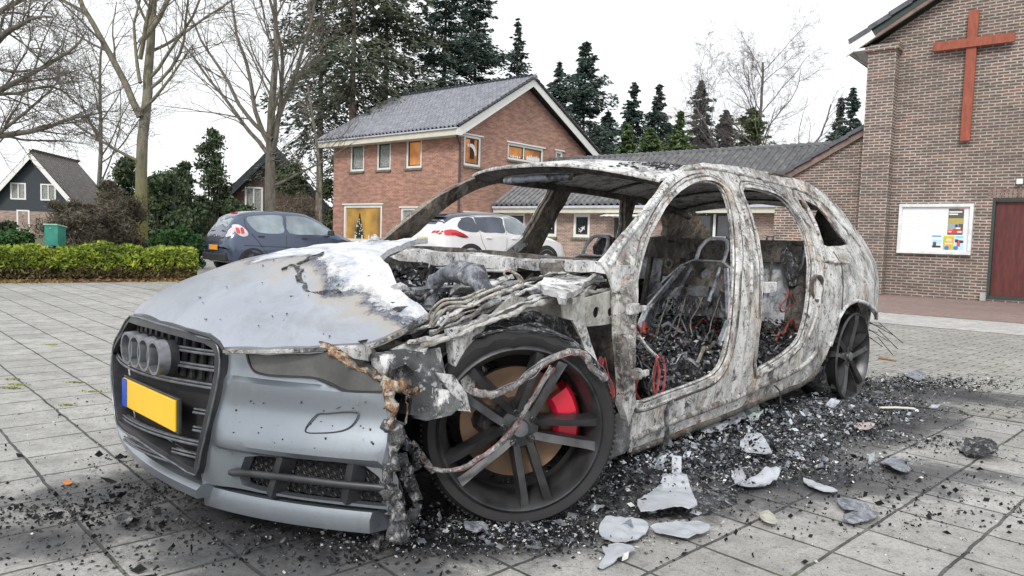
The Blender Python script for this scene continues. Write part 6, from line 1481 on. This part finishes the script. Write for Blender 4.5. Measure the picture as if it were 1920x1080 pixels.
# wires and springs strewn over the floor
rnd = random.Random(14)
for k in range(60):
    a, b = rnd.uniform(.85, 2.55), rnd.uniform(-.3, .75); an = rnd.uniform(0, 3.1); L = rnd.uniform(.15, .45)
    P = [(a+L*t*math.cos(an), b+L*t*math.sin(an)*.5, fl(a, b)+.06+.10*math.sin(t*3)*rnd.uniform(.3, 1.3)) for t in np.linspace(0, 1, 8)]; s = MB(); s.tube(wob(P, .05, 6, k), rnd.choice((.002, .003, .005, .008, .012)), 5)
    s.build('loose_wire', rnd.choice((m_seat, m_sh_g, m_cu, m_brown, m_seat)), car, R_(60), conv=cv)
# ---------- seat frames: bare steel
def seat_frame(y0, ss, lean=.26, name='seat_frame'):
    g = empty('seat', (0, 0, 0)); g.parent = car
    X = lambda z: ss+lean*(z-.3)
    hw_ = .215
    for sd in (-1, 1):
        s = MB(); P = [(X(z), y0+sd*(hw_+(.05 if z < .55 else .05-.12*(z-.55)/.25)), z) for z in (.27, .4, .55, .7, .80)]
        V = []; Fc = []
        for i, (a, b, c) in enumerate(P):
            for (ds, dy) in ((-.055, 0), (-.05, -sd*.03), (.05, -sd*.03), (.055, 0)): V.append((a+ds*(1-.2*i/4), b+dy, c))
        for i in range(4):
            for j in range(4): Fc.append((i*4+j, i*4+(j+1) % 4, (i+1)*4+(j+1) % 4, (i+1)*4+j))
        Fc += [(0, 1, 2, 3), (16, 17, 18, 19)]; s.add(V, Fc); crumple(s.build('side_rail', m_seat, g, R_(30), conv=cv), .004, 14.)
        s = MB(); s.tube([(a-.055*(1-.2*i/4), b-sd*.002, c) for i, (a, b, c) in enumerate(P)], .006, 6); s.build('rail_edge_highlight', m_backp, g, R_(60), conv=cv)  # paler tube paints a lit edge along the rail
        s = MB(); s.tube([(X(.80)-.02, y0+sd*.085, .80), (X(.6)-.03, y0+sd*.105, .62)], .011, 8); s.build('headrest_guide', m_seat, g, conv=cv)
    pl_ = [(-hw_-.02, .70), (-hw_+.06, .80), (-.09, .835), (.09, .835), (hw_-.06, .80), (hw_+.02, .70), (hw_-.01, .66), (.08, .70), (-.08, .70), (-hw_+.01, .66)]
    crumple(slab('top_plate', dens(pl_, .03), [[(.03*math.cos(a), .765+.032*math.sin(a)) for a in np.linspace(0, 6.28, 13)[:-1]]], lambda a, b: (X(b)-.03, y0+a, b), lambda a, b: (X(b)+.01, y0+a, b), m_scorch, g, .04, R_(30), conv=cv), .003, 14.)
    s = MB(); s.tube([(X(b)-.034, y0+a, b) for a, b in [(-hw_-.02, .70), (-hw_+.06, .80), (-.09, .835), (.09, .835), (hw_-.06, .80), (hw_+.02, .70)]], .006, 6); s.build('plate_edge_highlight', m_backp, g, R_(50), conv=cv)  # pale tube stands in for light catching the plate rim
    s = MB(); w_ = .085; P = [(X(.82)-.02, y0-w_, .8), (X(.9)-.02, y0-w_, .9), (X(.95)-.02, y0-w_+.02, .945), (X(.96)-.02, y0-w_+.045, .958), (X(.96)-.02, y0+w_-.045, .958), (X(.95)-.02, y0+w_-.02, .945), (X(.9)-.02, y0+w_, .9), (X(.82)-.02, y0+w_, .8)]
    s.tube(P, .011, 9); s.build('headrest_loop', m_backp, g, R_(60), conv=cv)
    s = MB(); s.box((ss-.22, y0, .27), (.44, .46, .03)); s.tube([(ss-.46, y0-.23, .33), (ss-.46, y0+.23, .33)], .015, 8); s.tube([(ss, y0-.24, .31), (ss, y0+.24, .31)], .02, 8); crumple(s.build('seat_pan', m_scorch, g, conv=cv), .012, 11.)
    for sd in (-1, 1): s = MB(); s.bar((ss-.5, y0+sd*.25, .27), (ss+.06, y0+sd*.25, .29), .035, .06); s.build('seat_slide', m_seat, g, conv=cv)
    for k in range(4): s = MB(); s.tube(wob([(X(z)-.01, y0-.16+.1*k, z) for z in np.linspace(.35, .72, 9)], .04, 7, k+y0), .0035, 5); s.build('back_spring', m_brown, g, conv=cv)
    return g
seat_frame(.42, 1.66, .66); seat_frame(-.40, 1.66, .66)
s = MB(); crumple(MB().box((1.95, .42, .58), (.12, .25, .1)).build('charred_lump', m_char, car, conv=cv), .02, 20)
# rear bench back: steel panels with a top rail
rb = slab('rear_seat_back', [(-.66, .34), (.66, .34), (.66, .93), (-.66, .93)], [[(-.30, .86), (-.12, .86), (-.12, .70), (-.30, .70)]], lambda a, b: (2.55+.24*(b-.34), a, b), lambda a, b: (2.57+.24*(b-.34), a, b), m_backp, car, .05, conv=cv); crumple(rb, .006, 6.)
s = MB(); s.bar((2.66, -.68, .945), (2.66, .68, .945), .05, .035); s.bar((2.62, -.67, .88), (2.62, .67, .88), .03, .10); crumple(s.build('top_rail', m_scorch, rb, conv=cv), .003, 12)
for y in (-.62, -.38, -.08, .12, .2, .42, .64): s = MB(); s.bar((2.52, y, .36), (2.64, y, .92), .03, .03); s.build('back_rib', m_scorch, rb, conv=cv)
for y in (-.5, -.26, .3, .5): s = MB(); s.box((2.63, y, .90), (.05, .045, .10)); s.tube([(2.61, y, .86), (2.57, y, .66)], .008, 6); s.build('headrest_socket', m_scorch, rb, conv=cv)
for y in (.45,): s = MB(); s.tube([(2.66, y-.02, .94), (2.67, y-.02, .985), (2.67, y+.02, .985), (2.66, y+.02, .94)], .006, 6); s.build('lock_loop', m_seat, rb, conv=cv)
s = MB(); s.box((2.64, -.21, .78), (.04, .13, .12)); s.lathe([(.02, .02), (.035, .02), (.035, 0)], 14, Matrix.Translation((2.6, -.21, .79)) @ Matrix.Rotation(-math.pi/2, 4, 'Y')); s.build('belt_reel', m_brown, rb, conv=cv)
for k in range(3): s = MB(); s.tube([(2.56, -.6+.2*k, .5+.02*k), (2.62, -.2+.2*k, .82)], .006, 5, flat=.6); s.build('pressed_rib', m_backp, rb, conv=cv)
s = MB(); s.tube(wob([(2.62, .58, .9), (2.58, .63, .8), (2.56, .66, .7)], .02, 9), [.04, .05, .03], 10); crumple(s.build('buckle_mass', m_char, rb, conv=cv), .02, 30)
# inner right side: door frames stay, add wheel tub
s = MB(); s.tube([(2.72, .70, .8), (2.62, .70, .7), (2.6, .68, .5), (2.45, .66, .3)], [.05, .06, .07, .05], 8); crumple(s.build('inner_wheel_tub', m_scorch, car, R_(50), conv=cv), .015, 10)
# steering column, dash beam, pedals
s = MB(); s.tube([(.80, -.66, .74), (.82, .66, .72)], .028, 10); crumple(s.build('dash_beam', m_brown, car, R_(50), conv=cv), .008, 12)
s = MB(); s.tube([(.78, .38, .62), (1.12, .38, .66)], .022, 8); s.build('steering_column', m_brown, car, conv=cv)
heap('dash_rubble', .68, 1.0, -.68, .7, lambda a, b: .60-.9*(a-.75), m_char, car, 6, 20, 60, .07)['kind'] = 'stuff'
# ---------- wires hanging
def wires(name, P, n, r_, mat, sp, seed, k=5):
    for i in range(n):
        Q = catmull(P, k, False); s = MB(); s.tube([Vector(q)+Vector(noise.noise_vector(Vector(q)*8+Vector((i*3.1+seed, 0, 0))))*sp for q in Q], r_, 5); s.build(name, mat, car, R_(60), conv=cv)
L3 = lambda px, y: [tuple(C(u, v, 'y', y)) for u, v in px]
wires('red_wire', L3([(1128, 672), (1122, 700), (1135, 735), (1148, 745), (1146, 720), (1132, 690), (1130, 670)], .87), 6, .0016, m_wirered, .018, 1)
wires('copper_wire', L3([(1196, 700), (1192, 735), (1210, 757), (1228, 745), (1235, 700), (1230, 672), (1240, 670), (1246, 700), (1243, 735), (1240, 800)], .84), 5, .0016, m_wirered, .014, 2)
wires('copper_wire', L3([(1228, 680), (1226, 720), (1230, 760), (1228, 810)], .85), 3, .002, m_cu, .012, 3)
wires('copper_wire', L3([(1270, 735), (1300, 722), (1330, 712), (1345, 705)], .80), 4, .003, m_cu, .012, 4)
wires('red_wire', L3([(1478, 542), (1474, 560), (1462, 575), (1468, 585), (1482, 572), (1492, 568), (1484, 550)], .74), 3, .0022, m_wirered, .006, 5)
wires('sill_hose', L3([(1215, 770), (1260, 752), (1310, 735), (1345, 712), (1360, 680), (1352, 662)], .83), 1, .011, m_seat, .002, 6)
wires('hanging_hose', L3([(1262, 752), (1252, 770), (1250, 810), (1243, 845), (1238, 862)], .90), 1, .01, m_char, .006, 7)
wires('loose_strap', L3([(1198, 630), (1212, 650), (1233, 670)], .80), 1, .008, m_white_ash, .0, 8)
wires('hanging_wire', L3([(1450, 720), (1462, 735), (1464, 760), (1478, 773)], .93), 1, .004, m_char, .004, 9)
m_wire2 = plain('dusty_red_wire', (.3, .09, .09), .7, var=.7, scale=60)
# wiring loom across the front wheel
def Wf(u, v, off=.045):
    o, d = cray(u, v); n_ = np.array([-math.sin(R_(36)), math.cos(R_(36)), 0]); c0 = np.array([0, .915, .315])+n_*off; t = (c0-o).dot(n_)/d.dot(n_); return tuple(o+t*d)
def loom(px, r0, n, seed, off=.045, mats=None):
    P = catmull([Wf(u, v, off) for u, v in px], 6, False); s = MB(); s.tube(wob(P, .004, 30, seed), [r0*(.8+.5*abs(noise.noise(Vector((i*.4, seed, 0))))) for i in range(len(P))], 8); lo = crumple(s.build('wiring_loom', burnt('burnt_loom', (.04, .035, .035), (.12, .11, .11), (.3, .29, .29), .25, 18, .6, wht=.6) if 'burnt_loom' not in MATS else MATS['burnt_loom'], car, R_(60), conv=cv), .003, 60.)
    for i in range(n):
        s = MB(); s.tube([Vector(q)+Vector(noise.noise_vector(Vector(q)*9+Vector((i*5+seed, 0, 0))))*r0*1.7 for q in P], .0016, 4); s.build('loom_strand', (m_sh_g, m_cu, m_char, m_wire2)[i % 4], lo, conv=cv)
loom([(886, 735), (920, 740), (955, 728), (990, 705), (1020, 680), (1060, 662), (1095, 665), (1110, 690), (1135, 712)], .013, 6, 1)
loom([(1035, 690), (1010, 730), (985, 770), (965, 800), (940, 830), (905, 855), (870, 875), (830, 882), (795, 870), (775, 835)], .0085, 9, 2, .05)
loom([(770, 830), (785, 845), (800, 868), (812, 885)], .012, 2, 3, .03)
# ---------- engine bay
eb = lambda a, b: .55+.13*math.exp(-((a-.25)/.35)**2)*math.exp(-(b/.5)**4)-.12*(abs(b) > .6)
heap('engine_rubble', -.55, .62, -.74, .72, eb, m_char, car, 9, 60, 70, .09)['kind'] = 'stuff'
P = []
rr_ = np.random.RandomState(9)
for _ in range(3200): a, b = rr_.uniform(-.5, .6), rr_.uniform(-.7, .72); P.append((-a, b, eb(a, b)+.03+.10*rr_.rand()**2))
shards('char_flakes', P[:1400], .035, m_sh_b, car, 11); shards('ash_flakes', P[1400:2100], .03, m_sh_w, car, 12); shards('grey_flakes', P[2100:], .035, m_sh_g, car, 13)
# air box: scorched elbow
AB = lambda u, v, a=-.02: tuple(C(u, v, 's', a))
s = MB(); P = catmull([AB(812, 585), AB(806, 555), AB(815, 530), AB(845, 512), AB(880, 512), AB(905, 530), AB(912, 555)], 4, False); s.tube(P, [.036]*len(P), 16, cap=False, flat=.9); crumple(crumple(s.build('air_duct', burnt('duct_metal', (.05, .055, .065), (.13, .14, .16), (.3, .32, .36), .1, 7, .5), car, R_(60), conv=cv), .022, 10.), .008, 34.)
PY = lambda px, y: [tuple(C(u, v, 'y', y)) for u, v in px]
def pipe(px, y, r_, mat=None, name='coolant_pipe'):
    s = MB(); s.tube(catmull(PY(px, y), 5, False), r_, 9); return s.build(name, mat or m_pipe_b, car, R_(60), conv=cv)
pipe([(806, 612), (815, 588), (832, 570), (855, 567), (875, 566), (900, 553), (925, 543), (955, 536), (972, 527), (968, 516), (955, 507)], .80, .0048)
pipe([(812, 612), (824, 592), (840, 577), (862, 575), (884, 574), (905, 562), (930, 551), (960, 544), (980, 533), (976, 520), (965, 512)], .825, .0048)
pipe([(800, 600), (812, 578), (830, 563), (850, 560), (872, 558), (900, 546), (925, 536), (950, 524), (945, 512), (958, 504), (975, 525)], .77, .004)
pipe([(826, 612), (838, 596), (840, 585)], .81, .004, m_sh_w)
pipe([(897, 507), (940, 508), (988, 506)], .3, .006, m_white_ash)
for k in range(46):
    rn = random.Random(50+k); u = rn.uniform(740, 1110); v = 500+(1110-u)*.12+rn.uniform(0, 75) if u < 1000 else rn.uniform(505, 545); y = rn.uniform(.2, .62)
    c0 = C(u, v, 'y', y); an = rn.uniform(-.6, .6); L = rn.uniform(.08, .25); s = MB()
    if k % 2: s.tube(wob([(c0[0]+L*t, c0[1]+L*t*an, c0[2]+.03*math.sin(t*4+k)) for t in np.linspace(-.5, .5, 7)], .03, 9, k), rn.choice((.006, .01, .014)), 7)
    else: s.box(tuple(c0), (L, rn.uniform(.04, .1), .02), Matrix.Rotation(an, 3, 'Z') @ Matrix.Rotation(rn.uniform(-.7, .7), 3, 'X'))
    crumple(s.build('engine_scrap', rn.choice((m_ash, m_scorch, m_seat, m_white_ash, m_char)), car, R_(50), conv=cv), .015, 12, k)
flat('strut_brace', [(1010, 530), (1050, 510), (1100, 498), (1140, 492), (1150, 500), (1120, 515), (1080, 540), (1055, 560), (1045, 548), (1020, 542)], 'z', lambda a, b: .80-.12*(b-.6), -.02, m_white_ash, step=.03, amp=.012)
flat('strut_brace', [(1060, 552), (1090, 530), (1125, 505), (1140, 500), (1135, 515), (1105, 540), (1075, 560)], 'z', lambda a, b: .775-.12*(b-.6), -.02, m_tanm, step=.03, amp=.01)
crumple(MB().tube(PY([(1150, 500), (1120, 512), (1090, 535), (1062, 560)], .76), .01, 7).build('wing_gutter', m_tanm, car, R_(60), conv=cv), .004, 20)
s = MB(); s.tube([tuple(C(u, v, 's', .5)) for u, v in ((640, 461), (668, 459), (697, 455))], .018, 10); s.build('bonnet_hinge', m_white_ash, car, R_(50), conv=cv)
s = MB(); s.tube([tuple(C(u, v, 's', .55)) for u, v in ((700, 445), (706, 452), (700, 462))], [.02, .03, .015], 10); crumple(s.build('bonnet_hinge', m_white_ash, car, R_(50), conv=cv), .006, 20)
# mirror stump on the far door and bits on the far pillar
flat('door_scrap', [(935, 482), (958, 465), (985, 440), (1012, 412), (1018, 412), (1005, 445), (975, 470), (955, 485)], 'y', -.80, -.02, m_white_ash, step=.04, amp=.01)
flat('panel_scrap', [(1112, 463), (1128, 445), (1150, 440), (1165, 470), (1150, 492), (1120, 490)], 'y', -.78, -.02, m_char, step=.03, amp=.03)

# ================================================================== DEBRIS ON THE GROUND
rg = np.random.RandomState(77)
def scatter(n, blobs):
    out = []; w_ = np.array([b[5] for b in blobs]); w_ = w_/w_.sum()
    for _ in range(n):
        b = blobs[rg.choice(len(blobs), p=w_)]; q = rg.normal(size=2)*[b[2], b[3]]; c, s_ = math.cos(b[4]), math.sin(b[4]); out.append((b[0]+q[0]*c-q[1]*s_, b[1]+q[0]*s_+q[1]*c))
    return out
def G(u, v): q = W(u, v); return q[0], q[1]
DB_ = [(*G(1300, 868), .42, .15, R_(46), 5), (*G(1440, 815), .45, .17, R_(46), 5), (*G(1600, 765), .35, .16, R_(46), 2.2), (*G(1700, 720), .4, .13, R_(10), 2.4), (*G(1190, 915), .12, .07, R_(30), 1.2), (*G(850, 990), .24, .07, R_(-10), 2.2), (*G(1010, 990), .14, .06, R_(0), .5),
       (*G(1450, 880), .3, .1, R_(10), 1.0), (*G(1640, 820), .3, .1, R_(-20), .6), (*G(770, 1020), .2, .05, 0, .6), (.6, 4.1, .7, .4, R_(45), .6)]
DL_ = [(*G(250, 930), .26, .1, R_(20), 1.6), (*G(120, 970), .22, .08, R_(10), 1.5), (*G(300, 870), .14, .06, 0, .5), (*G(450, 1010), .25, .06, R_(-10), .7), (*G(600, 1050), .3, .05, 0, .4), (*G(1500, 970), .5, .13, 0, .9), (*G(1750, 930), .4, .16, 0, 1.1), (*G(200, 1050), .3, .07, 0, .6), (*G(1800, 780), .4, .2, 0, .5)]
def flakes(name, pts, size, mat, label, seed, hmax, flat_=.75, asp=.55, cat='debris', hscale=None):
    r = np.random.RandomState(seed); size = size*np.exp(r.normal(size=len(pts))*.55)*.8; P = np.array([(x, y, .006+hmax*r.rand()**2.5*(hscale(x, y) if hscale else 1)) for x, y in pts]); V, Q = leaves(P, size, r, asp, flat_); V[:, 2] = np.maximum(V[:, 2], .003)
    o = mkfast(name, V, Q, mat); tag(o, label, cat, kind='stuff'); return o
carM = np.array(car.location)
def hs(x, y):
    q = KM @ np.array([x-CX, y-CY, 0]); return math.exp(-((q[1]-.95)/.30)**2) if 0.3 < q[0] < 2.5 else .15
flakes('char_debris', scatter(38000, DB_), .010, m_sh_b, 'dense black charred flakes heaped along the open side of the burnt car', 1, .11, .6, hscale=hs)
flakes('ash_debris', scatter(8500, DB_), .0085, m_sh_w, 'pale ash flakes mixed through the black rubble beside the burnt car', 2, .11, .6, hscale=hs)
flakes('grey_debris', scatter(9000, DB_), .014, m_sh_g, 'grey foil like scraps mixed through the rubble beside the burnt car', 3, .12, .65, hscale=hs)
flakes('char_crumbs', scatter(2400, DL_), .011, m_sh_b, 'loose black crumbs scattered over the paving in front of the burnt car', 4, .014, .3, .8)
allp = [(x, y) for x, y in zip(rg.uniform(-2.4, 3.2, 5200), rg.uniform(1.3, 5.2, 5200))]
flakes('grit', allp[:3600], .008, m_sh_b, 'fine dark grit sprinkled over the whole foreground paving', 5, .003, .6, .8)
flakes('grit_pale', allp[3600:], .006, m_sh_w, 'fine pale grit sprinkled over the whole foreground paving', 6, .003, .6, .8)
flakes('foil_debris', scatter(1100, DB_[:3]), .03, plain('foil_blue_grey', (.42, .46, .5), .45, .4, var=.5, scale=40), 'crinkled blue grey foil pieces lying on top of the rubble beside the burnt car', 8, .12, .55, hscale=hs)
# lumps (solid chips)
def chips(name, pts, smin, smax, mat, label, seed):
    rn = random.Random(seed); V = []; Fc = []
    base = [(1, 0, 0), (0, 1, 0), (-1, 0, 0), (0, -1, 0), (0, 0, 1), (0, 0, -.3)]; F_ = [(0, 1, 4), (1, 2, 4), (2, 3, 4), (3, 0, 4), (1, 0, 5), (2, 1, 5), (3, 2, 5), (0, 3, 5)]
    for (x, y) in pts:
        s_ = rn.uniform(smin, smax); a = rn.uniform(0, 6.28); el = rn.uniform(.5, 1.); k = len(V)
        for p_ in base:
            px_, py_, pz_ = p_[0]*s_*rn.uniform(.7, 1.3), p_[1]*s_*el*rn.uniform(.6, 1.3), p_[2]*s_*rn.uniform(.4, .9); V.append((x+px_*math.cos(a)-py_*math.sin(a), y+px_*math.sin(a)+py_*math.cos(a), .002+max(0, pz_)+s_*.1))
        Fc += [tuple(i+k for i in f) for f in F_]
    o = mkfast(name, V, Fc, mat, n=3); tag(o, label, 'debris', kind='stuff'); return o
chips('char_lumps', scatter(1100, DL_)+scatter(1500, DB_), .002, .009, m_char, 'small black cinder lumps lying on the slabs around the burnt car', 7)
# heap relief beside the sill
V = []; ns, ny = 120, 50
for i in range(ns+1):
    for j in range(ny+1):
        a = .25+3.1*i/ns; b = .45+.95*j/ny; w_ = math.exp(-((b-.88)/.26)**2)*min(1, (a-.25)*3, (3.35-a)*2.); h = .065*w_*(.6+.6*noise.noise(Vector((a*2.2, b*2.2, 7))))+.03*w_*noise.noise(Vector((a*9, b*9, 1)))+.02*w_*noise.noise(Vector((a*28, b*28, 1))); V.append((-a, b, max(-.004, h-.006)))
o = mkfast('rubble_heap', V, [(i*(ny+1)+j, (i+1)*(ny+1)+j, (i+1)*(ny+1)+j+1, i*(ny+1)+j+1) for i in range(ns) for j in range(ny)], m_char)
o.matrix_world = car.matrix_basis.copy(); o.location = car.location; o.rotation_euler = car.rotation_euler; tag(o, 'low heap of charred rubble on the ground under the sill of the burnt car', 'rubble', kind='stuff')
m_foil = plain('grey_foil', (.47, .49, .53), .6, .15, var=.14, scale=9, bmp=.004); m_foild = burnt('dark_foil', (.12, .13, .15), (.2, .22, .25), (.32, .34, .38), .0, 8., .5, .004)
def piece(px, label, mat, h=.014, amp=.008, th=.004, seed=0, name='metal_scrap', cat='scrap', z0=.006):
    P = [G(u, v) for u, v in px]; c = np.mean(P, axis=0); P = [(x-c[0], y-c[1]) for x, y in P]; R__ = max(math.hypot(*q) for q in P)
    f = lambda a, b: z0+h*(.5+.8*noise.noise(Vector((a*9/ max(.12, R__)*.12+seed, b*9, seed))))*1.0+amp*abs(noise.noise(Vector((a*24, b*24, seed))))
    o = slab(name, dens(catmull(P, 2), .012), [], lambda a, b: (a, b, max(.005, f(a, b))+th), lambda a, b: (a, b, max(.002, f(a, b)-.0)), mat, None, .012, R_(60)); o.location = (c[0], c[1], 0); return tag(o, label, cat)
sheet_ = piece([(1252, 915), (1280, 918), (1290, 935), (1302, 960), (1306, 972), (1290, 982), (1262, 978), (1230, 988), (1200, 988), (1194, 966), (1212, 956), (1222, 945), (1240, 930)], 'large pale grey metal sheet with a narrow upright tab, lying at the bottom centre', m_foil, .03, .012, seed=1, z0=.035)
a_, b_ = G(1267, 915); s = MB(); s.bar((a_, b_, .05), (a_+.005, b_+.03, .115), .036, .004, (0, 1, 0)); crumple(s.build('upright_tab', m_foil, None), .001, 9); tb_ = bpy.context.scene.objects['upright_tab']; tb_.parent = sheet_; tb_.location = -sheet_.location
piece([(1122, 1005), (1135, 993), (1170, 990), (1205, 992), (1216, 1004), (1200, 1016), (1180, 1028), (1150, 1026), (1130, 1018)], 'oval pale grey metal sheet just left of the tabbed sheet', m_foil, .03, .015, seed=2)
piece([(1218, 1000), (1260, 992), (1300, 988), (1320, 992), (1331, 1004), (1318, 1012), (1290, 1020), (1250, 1016)], 'curved pale grey sheet under the tabbed sheet', m_foil, .02, .015, seed=3)
piece([(1128, 1036), (1165, 1031), (1190, 1045), (1162, 1056), (1130, 1072), (1122, 1066), (1135, 1050)], 'thin ragged grey sheet nearest the bottom edge', m_foil, .015, .012, seed=4)
piece([(1385, 870), (1395, 848), (1415, 846), (1440, 862), (1446, 876), (1420, 882), (1400, 878)], 'squarish light grey foil in the middle of the rubble', m_foil, .03, .015, seed=5, z0=.05)
piece([(1370, 895), (1390, 892), (1400, 908), (1430, 905), (1460, 900), (1455, 915), (1410, 925), (1380, 915)], 'folded pale scrap right of the tabbed sheet in the rubble', m_foil, .04, .02, seed=6)
piece([(1306, 840), (1330, 830), (1355, 825), (1385, 812), (1400, 815), (1370, 832), (1345, 845), (1318, 850)], 'long grey wrinkled foil strip at the foot of the sill', m_foil, .05, .02, seed=7, z0=.06)
piece([(1375, 800), (1390, 778), (1412, 790), (1430, 812), (1420, 822), (1392, 815)], 'pale green grey glass lump standing against the sill', burnt('melted_glass', (.25, .33, .32), (.4, .48, .46), (.55, .62, .6), 0, 6, .2), .08, .03, seed=8, name='melted_glass', cat='melted glass', z0=.05)
piece([(1600, 805), (1618, 800), (1640, 803), (1632, 812), (1610, 816)], 'pinkish white curled scrap in the rubble', burnt('pink_scrap', (.5, .36, .34), (.62, .5, .48), (.7, .62, .6), 0, 6, .2), .02, .01, seed=9)
piece([(1650, 872), (1680, 868), (1702, 880), (1706, 892), (1690, 896), (1665, 886)], 'blue grey tongue shaped scrap right of the rubble', m_foild, .02, .01, seed=10)
piece([(1505, 905), (1530, 912), (1560, 922), (1570, 930), (1545, 930), (1515, 918)], 'narrow pale blue scrap in the lower rubble', m_foil, .015, .01, seed=11)
piece([(1568, 945), (1590, 943), (1620, 952), (1632, 962), (1622, 968), (1600, 962), (1580, 962)], 'flat slate blue scrap on a slab below the rubble', m_foild, .012, .006, seed=12)
piece([(1580, 980), (1600, 972), (1640, 970), (1652, 972), (1640, 984), (1610, 990), (1590, 990)], 'dark ribbed scrap beside the slate blue one', m_foild, .02, .012, seed=13)
piece([(1422, 975), (1440, 968), (1456, 985), (1452, 992), (1432, 990)], 'small beige scrap lying alone on a slab', burnt('beige_scrap', (.4, .38, .32), (.52, .5, .43), (.6, .58, .5), 0, 6, .2), .02, .006, seed=14)
piece([(1802, 850), (1815, 840), (1828, 835), (1850, 842), (1870, 858), (1866, 866), (1845, 864), (1820, 862)], 'crumpled black plastic lump alone on the paving at the right', m_char, .06, .03, seed=15, name='plastic_lump', cat='debris')
piece([(1695, 702), (1722, 700), (1734, 704), (1733, 715), (1718, 718), (1700, 710)], 'dark flat fragment at the far end of the rubble', m_foild, .02, .008, seed=16)
piece([(870, 1010), (880, 998), (905, 996), (918, 1005), (900, 1025), (872, 1020)], 'curled dark metal fragment under the front wheel', m_foild, .05, .02, seed=17)
piece([(215, 985), (230, 975), (250, 985), (240, 996)], 'black cinder lump in the wet patch at the lower left', m_char, .03, .02, seed=18, name='cinder', cat='debris')
s = MB(); a, b = G(1648, 771), G(1713, 772); s.tube([(a[0], a[1], .02), ((a[0]+b[0])/2, (a[1]+b[1])/2+.004, .022), (b[0], b[1], .018)], .007, 7); tag(s.build('stick', plain('pale_stick', (.62, .6, .52), .8), None), 'pale straight stick lying on the sooty paving behind the rear wheel', 'stick')
s = MB(); a, b = G(1648, 674), G(1680, 679); s.tube([(a[0], a[1], .014), (b[0], b[1], .01)], [.014, .006], 6); tag(s.build('stick', plain('brown_stick', (.3, .16, .07), .8), None), 'short brown twig on the light paving right of the rear wheel', 'stick')
piece([(118, 908), (128, 905), (136, 910), (124, 914)], 'small orange leaf on the slabs at the lower left', plain('orange_leaf', (.62, .2, .06), .7), .006, .003, .001, seed=19, name='fallen_leaf', cat='leaf')
piece([(1230, 974), (1240, 972), (1247, 977), (1238, 982)], 'small orange brown leaf on the tabbed metal sheet', plain('tan_leaf', (.5, .24, .1), .7), .004, .002, .001, seed=20, name='fallen_leaf', cat='leaf', z0=.05)
# moss tufts in the joints
for i, (u, v) in enumerate(((22, 712), (35, 722), (22, 729), (140, 718), (172, 735), (95, 647), (128, 760), (20, 728))):
    x, y = G(u, v); P = np.array([(x+rg.normal()*.03, y+rg.normal()*.008, .008*rg.rand()) for _ in range(60)]); V, Q = leaves(P, .012, rg, .5, .2); o = mkfast('moss_tuft', V, Q, MATS['moss']); tag(o, 'bright yellow green moss growing in a paving joint at the left', 'moss', 'moss in the joints', 'stuff')
